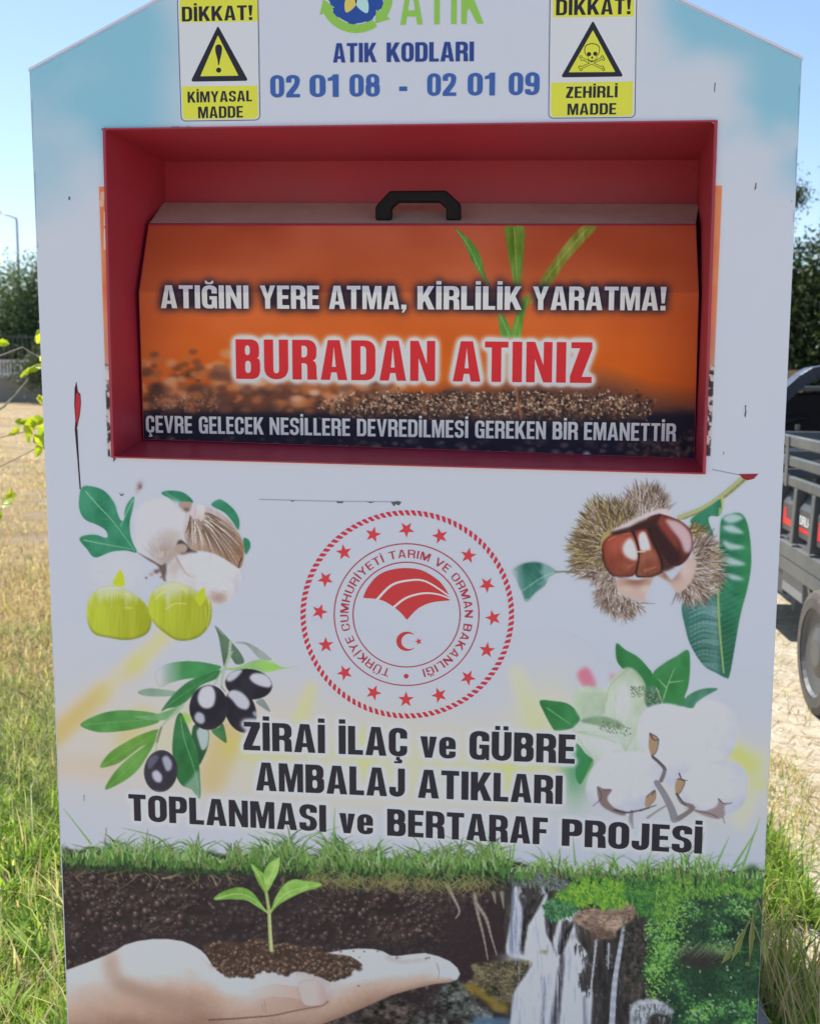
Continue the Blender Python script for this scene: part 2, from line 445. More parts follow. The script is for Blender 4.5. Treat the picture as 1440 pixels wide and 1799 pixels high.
WHITE = np.array((171., 179., 197.))
class Canvas:
    def __init__(s, x0, y0, x1, y1, step=1.5, bg=None, seed=1):
        x0, y0 = math.floor(x0 / step) * step, math.floor(y0 / step) * step
        s.x0, s.y0, s.st = x0, y0, step
        s.W = int((x1 - x0) / step) + 1; s.H = int((y1 - y0) / step) + 1
        s.c = np.zeros((s.H, s.W, 3)); s.a = np.zeros((s.H, s.W))
        s.X, s.Y = np.meshgrid(x0 + np.arange(s.W) * step, y0 + np.arange(s.H) * step)
        s.rng = np.random.RandomState(seed); s.drop = None; s.skip = False
        if bg is not None: s.c[:] = bg; s.a[:] = 1
    def noise(s, sx, sy=None, octv=4, rough=0.55, seed=None):
        """fractal value noise 0..1, cell size in sheet units"""
        r = np.random.RandomState(s.rng.randint(1 << 30) if seed is None else seed)
        sy = sy or sx; out = np.zeros((s.H, s.W)); amp = 1; tot = 0
        for o in range(octv):
            cx, cy = max(sx / 2 ** o, s.st), max(sy / 2 ** o, s.st)
            gx = (s.X[0] - s.x0) / cx; gy = (s.Y[:, 0] - s.y0) / cy
            g = r.rand(int(gy[-1]) + 3, int(gx[-1]) + 3)
            ix, iy = gx.astype(int), gy.astype(int)
            fx, fy = gx - ix, gy - iy
            fx = fx * fx * (3 - 2 * fx); fy = (fy * fy * (3 - 2 * fy))[:, None]
            a = g[iy][:, ix] * (1 - fx) + g[iy][:, ix + 1] * fx
            b = g[iy + 1][:, ix] * (1 - fx) + g[iy + 1][:, ix + 1] * fx
            out += amp * (a * (1 - fy) + b * fy); tot += amp; amp *= rough
        return np.clip((out / tot - 0.5) * 1.7 + 0.5, 0, 1)
    def mask(s, pts, soft=0.0, sub=3):
        """antialiased even-odd fill"""
        P = (np.asarray(pts, float) - [s.x0, s.y0]) / s.st
        M = np.zeros((s.H, s.W))
        y0 = max(int(P[:, 1].min()) - 1, 0); y1 = min(int(P[:, 1].max()) + 2, s.H)
        A, B = P, np.roll(P, -1, 0)
        cols = np.arange(s.W)
        for j in range(y0, y1):
            for k in range(sub):
                y = j - 0.5 + (k + 0.5) / sub
                c = ((A[:, 1] <= y) != (B[:, 1] <= y))
                if not c.any(): continue
                a, b = A[c], B[c]
                xs = np.sort(a[:, 0] + (y - a[:, 1]) / (b[:, 1] - a[:, 1]) * (b[:, 0] - a[:, 0]))
                for p, q in zip(xs[::2], xs[1::2]):
                    i0 = max(int(p) - 1, 0); i1 = min(int(q) + 3, s.W)
                    if i1 > i0:
                        M[j, i0:i1] += np.clip(np.minimum(q, cols[i0:i1] + .5) - np.maximum(p, cols[i0:i1] - .5), 0, 1) / sub
        M = np.clip(M, 0, 1)
        return blur(M, soft / s.st) if soft else M
    def over(s, M, c, a=1.0):
        """lay colour c (tuple or HxWx3) through mask M"""
        M = np.clip(M * a, 0, 1)
        c = np.asarray(c, float)
        na = M + s.a * (1 - M)
        k = np.where(na > 1e-6, M / np.maximum(na, 1e-6), 0)[..., None]
        s.c = s.c * (1 - k) + c * k
        s.a = na
    def tint(s, M, c, a=1.0):
        """recolour what is already printed, leaving its outline"""
        k = np.clip(M * a, 0, 1)[..., None]
        s.c = s.c * (1 - k) + np.asarray(c, float) * k
    def poly(s, pts, c, a=1.0, soft=0.0, smooth=True):
        M = s.mask(cr(pts) if smooth else pts, soft)
        s.over(M, c, a)
        return M
    def _box(s, xa, ya, xb, yb):
        i0 = max(int((xa - s.x0) / s.st), 0); i1 = min(int((xb - s.x0) / s.st) + 2, s.W)
        j0 = max(int((ya - s.y0) / s.st), 0); j1 = min(int((yb - s.y0) / s.st) + 2, s.H)
        return i0, i1, j0, j1
    def _put(s, i0, i1, j0, j1, M, c, keep):
        if keep:
            k = M[..., None]; S = s.c[j0:j1, i0:i1]; s.c[j0:j1, i0:i1] = S * (1 - k) + np.asarray(c) * k; return
        a0 = s.a[j0:j1, i0:i1]; na = M + a0 * (1 - M)
        k = (M / np.maximum(na, 1e-6))[..., None]
        s.c[j0:j1, i0:i1] = s.c[j0:j1, i0:i1] * (1 - k) + np.asarray(c, float) * k
        s.a[j0:j1, i0:i1] = na
    def seg(s, p, q, w0, w1, c, a=1.0, keep=False):
        m = max(w0, w1) + s.st
        i0, i1, j0, j1 = s._box(min(p[0], q[0]) - m, min(p[1], q[1]) - m, max(p[0], q[0]) + m, max(p[1], q[1]) + m)
        if i1 <= i0 or j1 <= j0: return
        X = s.X[j0:j1, i0:i1] - p[0]; Y = s.Y[j0:j1, i0:i1] - p[1]
        dx, dy = q[0] - p[0], q[1] - p[1]; L2 = dx * dx + dy * dy + 1e-9
        t = np.clip((X * dx + Y * dy) / L2, 0, 1)
        d = np.hypot(X - t * dx, Y - t * dy)
        wd = (w0 + (w1 - w0) * t) / 2
        M = np.clip((wd - d) / s.st + 0.5, 0, 1) * np.minimum(1, (2 * wd + .3) / s.st) * a
        s._put(i0, i1, j0, j1, M, c, keep)
    def line(s, pts, w0, w1, c, a=1.0, keep=False, smooth=True):
        P = cr(pts, 4, False) if smooth and len(pts) > 2 else np.asarray(pts, float)
        n = len(P) - 1
        for i in range(n):
            s.seg(P[i], P[i + 1], w0 + (w1 - w0) * i / n, w0 + (w1 - w0) * (i + 1) / n, c, a, keep)
    def dab(s, x, y, rx, ry, c, a=1.0, hard=2.0, rot=0.0, keep=False):
        """soft round touch of colour"""
        m = max(rx, ry) * 1.6 + s.st
        i0, i1, j0, j1 = s._box(x - m, y - m, x + m, y + m)
        if i1 <= i0 or j1 <= j0: return
        X = s.X[j0:j1, i0:i1] - x; Y = s.Y[j0:j1, i0:i1] - y
        cc, ss = math.cos(rot), math.sin(rot)
        u = (X * cc + Y * ss) / rx; v = (-X * ss + Y * cc) / ry
        M = a * np.exp(-(u * u + v * v) ** (hard / 2) * 1.2)
        s._put(i0, i1, j0, j1, M, c, keep)
    def leafdab(s, x, y, L, wd, ang, c, a=1.0, keep=False):
        ex, ey = math.cos(ang) * L, math.sin(ang) * L
        s.seg((x, y), (x + ex * .5, y + ey * .5), wd * .4, wd, c, a, keep)
        s.seg((x + ex * .5, y + ey * .5), (x + ex, y + ey), wd, .4, c, a, keep)
    def mesh(s, name, surf, layer, mat, parent, org, L=None, alpha=True, fit=None):
        if L is None:                                  # soft ink fades into the white of the vinyl
            s.c = s.c * s.a[..., None] + WHITE * (1 - s.a[..., None])
        X, Y = fit(s) if fit else (s.X, s.Y)
        V = surf(X.ravel(), Y.ravel(), layer) - np.array(org)
        C = np.hstack([np.clip(lin(np.clip(s.c, 0, 255)) / (LP if L is None else L), .004, .93).reshape(-1, 3), np.clip(s.a, 0, 1).reshape(-1, 1)])
        i = np.arange((s.H - 1) * s.W).reshape(s.H - 1, s.W)[:, :-1].ravel()
        Fq = np.stack([i, i + s.W, i + s.W + 1, i + 1], 1)
        keep = C[Fq][:, :, 3].max(1) > (0.004 if L is None else .5)
        if s.drop is not None: keep &= ~s.drop.ravel()[Fq].any(1)
        Fq = Fq[keep]
        used = np.unique(Fq); rm = np.zeros(len(V), np.int64); rm[used] = np.arange(len(used))
        return raw_mesh(name, V[used], rm[Fq], mat, parent, C[used])

def trim(s):
    """keep a print inside the folded edges of the panel"""
    X = np.clip(s.X, 52 + (s.Y - 125) * .0406 + 1.0, 1408 - (s.Y - 105) * .046 - 1.0)
    roof = np.maximum(125 - (X - 52) * .5450, 105 - (1408 - X) * .477) + 1.0
    return X, np.maximum(s.Y, roof)

class Sheet:
    """the lower artwork as one print: every picture is laid into it in turn, then each is cut out as its own piece"""
    def __init__(s):
        s.k = Canvas(78, 834, 1374, 1863, 1.5, bg=WHITE); s.own = np.zeros((s.k.H, s.k.W), int); s.names = []
    def lay(s, c, name, thr=.03):
        s.names.append(name); i = len(s.names)
        if c.st != s.k.st:                             # a coarse soft layer: resample
            gx, gy = np.clip((s.k.X[0] - c.x0) / c.st, 0, c.W - 1.001), np.clip((s.k.Y[:, 0] - c.y0) / c.st, 0, c.H - 1.001)
            ix, iy = gx.astype(int), gy.astype(int); fx, fy = (gx - ix)[None, :, None], (gy - iy)[:, None, None]
            A = np.dstack([c.c * c.a[..., None], c.a])
            A = (A[iy][:, ix] * (1 - fx) + A[iy][:, ix + 1] * fx) * (1 - fy) + (A[iy + 1][:, ix] * (1 - fx) + A[iy + 1][:, ix + 1] * fx) * fy
            ins = ((s.k.Y > c.y0) & (s.k.Y < c.y0 + (c.H - 1) * c.st))
            a = A[..., 3] * ins; s.k.c = s.k.c * (1 - a[..., None]) + A[..., :3] * ins[..., None]; s.own[a > .004] = i; return
        i0, j0 = int(round((c.x0 - s.k.x0) / 1.5)), int(round((c.y0 - s.k.y0) / 1.5))
        a0, b0 = max(-i0, 0), max(-j0, 0); w_ = min(c.W, s.k.W - i0) ; h_ = min(c.H, s.k.H - j0)
        sl = np.s_[j0 + b0:j0 + h_, i0 + a0:i0 + w_]; cs = np.s_[b0:h_, a0:w_]
        a = c.a[cs][..., None]; s.k.c[sl] = s.k.c[sl] * (1 - a) + c.c[cs] * a
        o = s.own[sl]; o[c.a[cs] > thr] = i
    def cut(s, mat, parent, org):
        X, Y = trim(s.k); V = on_panel(X.ravel(), Y.ravel(), 1) - np.array(org)
        C = np.clip(lin(np.clip(s.k.c, 0, 255)) / LP, .004, .93).reshape(-1, 3)
        i = np.arange((s.k.H - 1) * s.k.W).reshape(s.k.H - 1, s.k.W)[:, :-1].ravel()
        Fq = np.stack([i, i + s.k.W, i + s.k.W + 1, i + 1], 1); fo = s.own.ravel()[Fq].max(1)
        for n_, name in enumerate(s.names, 1):
            f_ = Fq[fo == n_]
            if not len(f_): continue
            used = np.unique(f_); rm = np.zeros(len(V), np.int64); rm[used] = np.arange(len(used))
            raw_mesh(name, V[used], rm[f_], mat, parent, C[used])
PS = Sheet()

def zf(ox, oy, k): return lambda pts: [(ox + x / k, oy + y / k) for x, y in pts]
# ------------------------------------------------------------------ the collection bin
BIN = (0.0, 0.6, 0.0)
bin_ = empty('collection_bin', BIN, 'tall white metal waste collection bin with printed farm pictures and a recessed red hatch', 'waste bin')
M_white = paint('white_vinyl', tuple(PA_), 0.33, 0.0, 3.0, spec=.22, bump=.35, bscale=2.6)
M_red = paint('red_painted_steel', (0.46, 0.036, 0.070), 0.45, 0.14, 5.0, dirt=(0.33, 0.075, 0.085), dirt_amt=0.5)
M_dust = paint('dusty_red_steel', (0.58, 0.50, 0.43), 0.85, 0.14, 14.0, dirt=(0.40, 0.27, 0.23), dirt_amt=0.5)
M_black = paint('black_plastic', (0.010, 0.010, 0.012), 0.6, 0.15, 12.0, spec=.2)
M_void = paint('dark_steel_inside', (0.05, 0.012, 0.014), 0.7)
M_ink = attr_mat('printing_ink', 0.33, sheen=True, spec=.22)
M_inkA = M_ink
M_inkM = attr_mat('printing_ink_matt', 0.5, spec=.1)

def S3(px, py, d=0.0): return np.array(sheet(px, py, d))
DEPTH = 1.42
pL, pR = S3(52, 125), S3(1408, 105)
qL, qR = S3(122, 1865), S3(1327, 1865)
zb = min(qL[2], qR[2]); qL[2] = qR[2] = zb
rl = S3(280, 0); rg = S3(1190, 0)
sl_ = (rl[2] - pL[2]) / (rl[0] - pL[0]); sr_ = (rg[2] - pR[2]) / (rg[0] - pR[0])
ax = (pR[2] - pL[2] + sl_ * pL[0] - sr_ * pR[0]) / (sl_ - sr_)
apex = np.array([ax, 0, pL[2] + sl_ * (ax - pL[0])])
oTL, oTR, oBR, oBL = S3(184, 227), S3(1257, 213), S3(1236, 832), S3(199, 803)
outer = [qL, qR, pR, apex, pL]; hole = [oTL, oTR, oBR, oBL]
loops = [[Vector((p[0], p[2], 0)) for p in l] for l in (outer, hole)]
tr = tessellate_polygon(loops)
pts = [p for l in (outer, hole) for p in l]
m = MB(BIN)
m.add([(p[0], 0.0, p[2]) for p in pts], tr)
m.add([(p[0], 0.003, p[2]) for p in pts], [t[::-1] for t in tr])
k = len(outer)
m.add([(p[0], 0.0, p[2]) for p in outer] + [(p[0], 0.003, p[2]) for p in outer], [(i, (i + 1) % k, k + (i + 1) % k, k + i) for i in range(k)])
# the sheet is folded back along both sides
for a, b, sx in ((qL, pL, 1), (qR, pR, -1)):
    m.hexa([(a[0], .0032, a[2]), (a[0] + sx * .004, .0032, a[2]), (a[0] + sx * .004, .03, a[2]), (a[0], .03, a[2]),
            (b[0], .0032, b[2]), (b[0] + sx * .004, .0032, b[2]), (b[0] + sx * .004, .03, b[2]), (b[0], .03, b[2])])
front = m.build('front_panel', M_white, bin_)
for sx, a, b in ((-1, qL, pL), (1, qR, pR)):
    m = MB(BIN)
    x1 = a[0] - sx * .006; x0 = x1 - sx * .002
    xt = b[0] - sx * .006
    m.hexa([(x0, .031, .10), (x1, .031, .10), (x1, DEPTH, .10), (x0, DEPTH, .10),
            (xt - sx * .002, .031, b[2] - .004), (xt, .031, b[2] - .004), (xt, DEPTH, b[2] - .004), (xt - sx * .002, DEPTH, b[2] - .004)])
    m.build('side_panel', M_white, bin_)
m = MB(BIN)
m.prism([(qL[0] + .01, .10), (qR[0] - .01, .10), (pR[0] - .01, pR[2] - .004), (apex[0], apex[2] - .006), (pL[0] + .01, pL[2] - .004)],
        lambda x, z: (x, DEPTH - .004, z), lambda x, z: (x, DEPTH - .001, z))
m.build('back_panel', M_white, bin_)
for a in (pL, pR):
    m = MB(BIN)
    s_ = 1 if a is pR else -1
    dv = np.array([a[0] - apex[0], 0, a[2] - apex[2]]); e = a + dv / np.linalg.norm(dv) * 0.002
    up = np.array([0, 0, 1.0])
    A0 = apex + up * .001; E0 = e + up * .001
    th = np.array([0, 0, .004])
    y0, y1 = .0005, DEPTH + .01
    def yy(p, y): return (p[0], y, p[2])
    m.hexa([yy(A0, y0), yy(E0, y0), yy(E0, y1), yy(A0, y1), yy(A0 + th, y0), yy(E0 + th, y0), yy(E0 + th, y1), yy(A0 + th, y1)])
    m.build('roof', M_white, bin_)
m = MB(BIN)
m.box(qL[0] + .03, .05, .06, qR[0] - .03, DEPTH - .05, .098)
for x in (qL[0] + .06, qR[0] - .12):
    for y in (.08, DEPTH - .16): m.box(x, y, 0.0, x + .06, y + .06, .0599)
m.build('base_frame', M_red, bin_)
m = MB(BIN)
m.box(qL[0] + .012, .004, .10, qR[0] - .012, .012, zb - .001)
m.build('kick_plate', M_red, bin_)

# recess behind the opening
DB = 0.26
iTL, iTR = S3(290, 284, DB), S3(1226, 281, DB)
iBL, iBR = np.array([iTL[0], DB, oBL[2] + .03]), np.array([iTR[0], DB, oBR[2] + .03])
lip = 0.014
fr = MB(BIN)
def back(p, y): return np.array([p[0], y, p[2]])
f = [back(p, .0012) for p in (oTL, oTR, oBR, oBL)]
fr.quad(f[0], f[1], iTR, iTL)                       # ceiling
fr.quad(f[0], iTL, iBL, f[3])                       # left cheek
fr.quad(f[1], f[2], iBR, iTR)                       # right cheek
bl, br = S3(247, 770, .135), S3(1222, 803, .135)
fr.quad(f[3], np.array([iBL[0], .135, bl[2]]), np.array([iBR[0], .135, br[2]]), f[2])   # sloping lip
fr.quad(np.array([iBL[0], .135, bl[2]]), iBL, iBR, np.array([iBR[0], .135, br[2]]))
fr.quad(iTL, iTR, np.array([iTR[0], DB, iBR[2]]), np.array([iTL[0], DB, iBL[2]]))
recess = fr.build('recess', M_red, bin_)
# raised rim round the opening
rim = MB(BIN)
R4 = [oTL, oTR, oBR, oBL]
cen = sum(R4) / 4
for i in range(4):
    a, b = R4[i] - (cen - R4[i]) * .0035, R4[(i + 1) % 4] - (cen - R4[(i + 1) % 4]) * .0035
    ai, bi = a + (cen - a) * .009, b + (cen - b) * .009
    rim.hexa([(a[0], -.0036, a[2]), (b[0], -.0036, b[2]), (bi[0], -.0036, bi[2]), (ai[0], -.0036, ai[2]),
              (a[0], .004, a[2]), (b[0], .004, b[2]), (bi[0], .004, bi[2]), (ai[0], .004, ai[2])])
rim.build('rim', M_red, recess)

# tipping flap: two face planes that meet at a kink, dusty top
tl, tR_ = S3(261, 393, .153), S3(1222, 394, .153)
kl, kr = S3(244, 514, .10), S3(1227, 514, .10)
fbl, fbr = S3(252, 772, .12), S3(1219, 806, .12)
KX = np.array([1.0, 0, 0])                       # both faces run level from side to side
def face_plane(A, B):
    n = np.cross(KX, B - A); n = n / np.linalg.norm(n)
    return (-n if n[1] > 0 else n), A
kz, tz, bz = (kl[2] + kr[2]) / 2, (tl[2] + tR_[2]) / 2, (fbl[2] + fbr[2]) / 2
PA = face_plane(np.array([0, .153, tz]), np.array([0, .10, kz])); PB = face_plane(np.array([0, .10, kz]), np.array([0, .12, bz]))
def plane_t(px, py, pl, off):
    px = np.asarray(px, float); py = np.asarray(py, float)
    dx = (px - CX) / F; dz = (CY - py) / F
    D = np.stack([dx * R_[i] + dz * U_[i] + F_[i] for i in range(3)], -1)
    return ((pl[1] - CAM) @ pl[0] + off) / (D @ pl[0]), D
def on_flap(px, py, layer):
    off = 0.0002 + np.asarray(layer, float) * STEP_Y
    ta, D = plane_t(px, py, PA, off); tb_, D = plane_t(px, py, PB, off)
    return CAM + np.maximum(ta, tb_)[..., None] * D
def px_of(P):
    d = np.asarray(P) - CAM; z = d @ F_
    return CX + F * (d @ R_) / z, CY - F * (d @ U_) / z
FOLD = (px_of((-.45, .0999, kz)), px_of((.45, .0999, kz)))
def hit(px, py, pl): 
    t, D = plane_t(px, py, pl, 0.0); return CAM + t * D
m = MB(BIN)
t0, t1 = hit(261, 393, PA), hit(1222, 394, PA)
b0, b1 = hit(252, 772, PB), hit(1219, 806, PB)
sb0 = S3(288, 357, .252); sb1 = S3(1226, 360, .252)
kl = np.array([kl[0], .10, kz]); kr = np.array([kr[0], .10, kz])
m.quad(t0, kl, kr, t1); m.quad(kl, b0, b1, kr)
m.quad(t0, np.array([t0[0], .25, sb0[2]]), np.array([b0[0], .25, b0[2]]), kl); m.add([kl, np.array([b0[0], .25, b0[2]]), b0], [(0, 1, 2)])
m.quad(t1, kr, np.array([b1[0], .25, b1[2]]), np.array([t1[0], .25, sb1[2]])); m.add([kr, b1, np.array([b1[0], .25, b1[2]])], [(0, 1, 2)])
flap = m.build('flap', M_red, bin_)
m = MB(BIN)
e = np.array([0, 0, .0012])
m.add([t0 + e + (0, .004, 0), t1 + e + (0, .004, 0), sb1 + e, sb0 + e], [(0, 1, 2, 3)])
m.build('ledge', M_dust, flap)
# bracket handle
H = [(659, 386), (659, 362), (684, 335), (783, 334), (809, 358), (809, 386), (783, 386), (783, 365), (771, 353), (700, 353), (687, 364), (687, 386)]
m = MB(BIN)
m.prism(H, lambda x, y: S3(x, y, .166), lambda x, y: S3(x, y, .166) + np.array([0, .022, 0]))
m.build('handle', M_black, flap, bevel=.003)
# ------------------------------------------------------------------ artwork on the bin
O_ = np.array(BIN)
def pr(): return Print(on_panel)
BLUE, NAVY, BLK, RED = (52, 84, 150), (40, 60, 125), (36, 36, 48), (170, 52, 58)
YEL, GRN = (196, 192, 64), (120, 168, 74)

# sky print at the top of the panel
c = Canvas(40, -320, 1420, 560, 5.0, seed=3)
n1 = c.noise(260, 180, 4); n2 = c.noise(90, 70, 3)
left = np.clip((345 + 60 * (n1 - .5) - c.X) / 110, 0, 1) * np.clip((380 + 140 * (n1 - .5) - c.Y) / 190, 0, 1)
right = np.clip((c.X - 1090 - 60 * (n1 - .5)) / 110, 0, 1) * np.clip((380 + 120 * (n2 - .5) - c.Y - (1400 - c.X) * .35) / 200, 0, 1)
for x, y, rx, ry, a in ((1250, 130, 70, 50, .8), (1200, 190, 80, 40, .75), (1310, 285, 38, 50, .75), (1150, 175, 40, 40, .6), (1330, 90, 50, 26, .25)):
    right = right * (1 - a * np.exp(-(((c.X - x) / rx) ** 2 + ((c.Y - y) / ry) ** 2) * .8))
for x, y, rx, ry, a in ((140, 222, 26, 22, .35), (150, 290, 60, 45, .45), (110, 160, 34, 22, .2), (320, 215, 40, 40, .3)):
    left = left * (1 - a * np.exp(-(((c.X - x) / rx) ** 2 + ((c.Y - y) / ry) ** 2)))
A = blur(np.clip((left + right * 1.25) * (.45 + .75 * n1 + .45 * n2), 0, 1), 2.0)
c.over(A * .95, (112, 164, 190))
def sky_fit(s):
    X, Y = trim(s)
    L_, T_ = 184 + (Y - 227) * .026, 227 - (X - 184) * .013
    R_e = 1257 - (Y - 213) * .034
    ins = (X > L_) & (X < R_e) & (Y > T_)
    dl, dr, dt = X - L_, R_e - X, Y - T_
    m_ = np.minimum(np.minimum(dl, dr), dt); near = ins & (m_ < s.st * 1.5)
    s.drop = (ins & ~near) | s.skip
    X = np.where(near & (m_ == dl), L_ - .5, np.where(near & (m_ == dr), R_e + .5, X)); Y = np.where(near & (m_ == dt), T_ - .5, Y)
    return X, Y
sky_fit(c); side_ = c.X > 720
for q_ in (side_, ~side_):
    c.skip = q_; c.mesh('sky_print', on_panel, 0, M_inkA, front, O_, fit=sky_fit)

# sun beams printed across the middle
c = Canvas(80, 1060, 1372, 1500, 5.0, seed=5)
n = c.noise(120, 60, 3)
def beam(p, q, w0, w1, col_, a):
    c2 = Canvas(80, 1060, 1372, 1500, 5.0)
    c2.seg(p, q, w0, w1, (0, 0, 0)); c.over(blur(c2.a, 1.6) * a, col_)
c.over(np.exp(-(((c.X - 330) / 270) ** 2 + ((c.Y - 1300) / 100) ** 2)) * .62, (200, 182, 150))
c.over(np.exp(-(((c.X - 760) / 330) ** 2 + ((c.Y - 1350) / 80) ** 2)) * .62, (206, 190, 146))
c.over(np.exp(-(((c.X - 1270) / 120) ** 2 + ((c.Y - 1370) / 90) ** 2)) * .32, (206, 196, 150))
c.over(np.exp(-(((c.X - 960) / 60) ** 2 + ((c.Y - 1260) / 70) ** 2)) * .45, (208, 196, 140))
beam((84, 1306), (180, 1216), 36, 30, (212, 164, 98), .85); beam((180, 1216), (240, 1160), 26, 24, (204, 182, 132), .6); beam((235, 1170), (300, 1105), 24, 24, (206, 186, 112), .7)
beam((245, 1170), (228, 1185), 20, 20, (208, 178, 112), .5)
beam((215, 1300), (250, 1260), 26, 36, (212, 172, 110), .65)
beam((372, 1370), (400, 1290), 50, 52, (212, 166, 122), .85); beam((408, 1300), (402, 1315), 26, 30, (214, 176, 96), .75)
beam((528, 1262), (548, 1205), 18, 12, (206, 194, 108), .75); beam((430, 1325), (520, 1328), 14, 10, (210, 184, 112), .75)
beam((640, 1345), (640, 1300), 40, 40, (210, 190, 118), .55); beam((850, 1348), (1000, 1352), 12, 12, (208, 188, 112), .65)
beam((885, 1400), (885, 1350), 36, 40, (208, 190, 122), .55); beam((1255, 1290), (1320, 1345), 14, 32, (212, 196, 96), .85)
beam((1320, 1375), (1346, 1378), 16, 16, (208, 190, 104), .7); beam((940, 1270), (905, 1180), 34, 20, (206, 198, 142), .55)
beam((1300, 1440), (1335, 1330), 26, 26, (208, 198, 142), .4); beam((110, 1345), (200, 1350), 42, 42, (202, 170, 152), .55)
c.c[c.a < 1e-4] = 0; PS.lay(c, 'sunbeam_print')

# ---- lettering on the panel
p = pr()
p.text(word('ATIK', 585, 661, (585, 76, 110, 832, 73, 107.5)), NAVY, 6)
p.text(word('KODLARI', 679, 832, (585, 76, 110, 832, 73, 107.5)), NAVY, 6)
p.build('lettering', M_ink, front, O_)
l7 = (475, 132, 171.5, 947, 126.5, 167)
for code in ((('02', 475, 527), ('01', 544, 595), ('08', 614, 667)), (('02', 750, 801), ('01', 821, 869), ('09', 893, 947))):
    p = pr()
    for t_, x0, x1 in code: p.text(word(t_, x0, x1, l7, s=.21, t=.15), BLUE, 6)
    p.build('lettering', M_ink, front, O_)
p = pr(); p.add([(701, 152), (715, 152), (715, 160), (701, 160)], [], BLUE, 6)
p.build('lettering', M_ink, front, O_)
l12 = (428, 1268, 1317.5, 1009, 1291, 1342)
l13 = (449, 1339, 1388.5, 986, 1363, 1413)
l14 = (227, 1395, 1441.5, 1231, 1452.5, 1500)
BIG = []
for t_, x0, x1, l in (('ZİRAİ', 428, 571, l12), ('İLAÇ', 595, 715, l12), ('ve', 738, 800, l12), ('GÜBRE', 824, 1009, l12),
                      ('AMBALAJ', 450, 711, l13), ('ATIKLARI', 734, 987, l13),
                      ('TOPLANMASI', 227, 573, l14), ('ve', 596, 655, l14), ('BERTARAF', 680, 961, l14), ('PROJESİ', 986, 1232, l14)):
    BIG += word(t_, x0, x1, l, s=.222, t=.165)
p = pr(); p.text(BIG, BLK, 7); p.build('lettering', M_ink, front, O_); p = pr()
# white outline behind the dark words
c = Canvas(210, 1245, 1250, 1520, 1.5)
for o, h in BIG: c.a = np.maximum(c.a, c.mask(o, sub=1))
c.a = np.clip(blur(np.clip(blur(c.a, 2.8) * 6, 0, 1), .9), 0, 1); c.c[:] = (186, 190, 207)
c.a *= .9
OUTLINE = c
p.text(word('ATIK', 703, 848, (703, -32, 43.5, 848, -34, 41.5), s=.16, t=.14, track=.14), GRN, 6)
p.build('lettering', M_ink, front, O_)

# recycling logo cut by the top of the picture
p = pr()
cx, cy = 625.5, -6.0
p.add(ell(cx, cy, 47, 47, 32), [], (38, 68, 140), 3)
for k_ in range(9):                                   # flame-like edge of the blue disc
    a = math.radians(12 + k_ * 40)
    p.add([(cx + 44 * math.cos(a - .25), cy + 44 * math.sin(a - .25)), (cx + 56 * math.cos(a + .22), cy + 56 * math.sin(a + .22)), (cx + 44 * math.cos(a + .3), cy + 44 * math.sin(a + .3))], [], (38, 68, 140), 3.4)
def arcband(a0, a1, r0, r1, n=18):
    A_ = [math.radians(a0 + (a1 - a0) * i / n) for i in range(n + 1)]
    return [(cx + r1 * math.cos(a), cy + r1 * math.sin(a)) for a in A_] + [(cx + r0 * math.cos(a), cy + r0 * math.sin(a)) for a in A_[::-1]]
for a0 in (55, 175, 295):
    p.add(arcband(a0, a0 + 98, 49, 64), [], GRN, 4)
    e = math.radians(a0 + 98); e2 = math.radians(a0 + 120)
    p.add([(cx + 42 * math.cos(e), cy + 42 * math.sin(e)), (cx + 58 * math.cos(e2), cy + 58 * math.sin(e2)), (cx + 72 * math.cos(e), cy + 72 * math.sin(e))], [], GRN, 4.4)
def petal(x0, y0, x1, y1, wd, col_):
    dx, dy = x1 - x0, y1 - y0
    p.add([tuple(q) for q in cr([(x0, y0), (x0 + dx * .5 - dy * wd, y0 + dy * .5 + dx * wd), (x1, y1), (x0 + dx * .5 + dy * wd, y0 + dy * .5 - dx * wd)])], [], col_, 5)
petal(624, -14, 608, 22, .26, (214, 170, 90)); petal(626, -14, 645, 23, .26, (150, 200, 222))
petal(622, -18, 596, -30, .26, (150, 190, 80)); petal(628, -18, 656, -30, .26, (206, 90, 80)); petal(625, -20, 625, -52, .26, (230, 220, 120))
p.build('recycling_logo', M_ink, front, O_)

# ---- the two hazard stickers
def sticker(quad, head, foot, tri, words, sym):
    st = pr()
    (x0, y0), (x1, y1), (x2, y2), (x3, y3) = quad     # TL TR BR BL
    def ins(d): return rc([(x0 + d, y0 + d, 9 - d), (x1 - d, y1 + d, 9 - d), (x2 - d, y2 - d, 9 - d), (x3 + d, y3 - d, 9 - d)])
    st.add(ins(0), [], (66, 74, 100), 2); st.add(ins(1.6), [], (178, 184, 200), 3)
    st.add(rc(head), [], YEL, 4); st.add(rc(foot), [], YEL, 4)
    root = st.build('warning_sticker', M_ink, front, O_)
    d = pr()
    a, b, e = tri[0]; a2, b2, e2 = tri[1]
    d.add(rc([(*a, 4), (*b, 5), (*e, 5)]), [rc([(*a2, 1), (*b2, 1), (*e2, 1)])], BLK, 5)
    d.add([a2, b2, e2], [], YEL, 4)
    for t_, xa, xb, l in words: d.text(word(t_, xa, xb, l, s=.2, t=.15, track=.09), BLK, 5)
    sym(d)
    d.build('warning_print', M_ink, front, O_)
def excl(d):
    d.add([tuple(q) for q in cr([(384, 78), (389.5, 81), (390, 90), (387, 104), (384.2, 115.5), (382, 104), (378.6, 90), (379, 81)])], [], BLK, 5)
    d.add(ell(384.3, 123.2, 4.6, 4.6), [], BLK, 5)
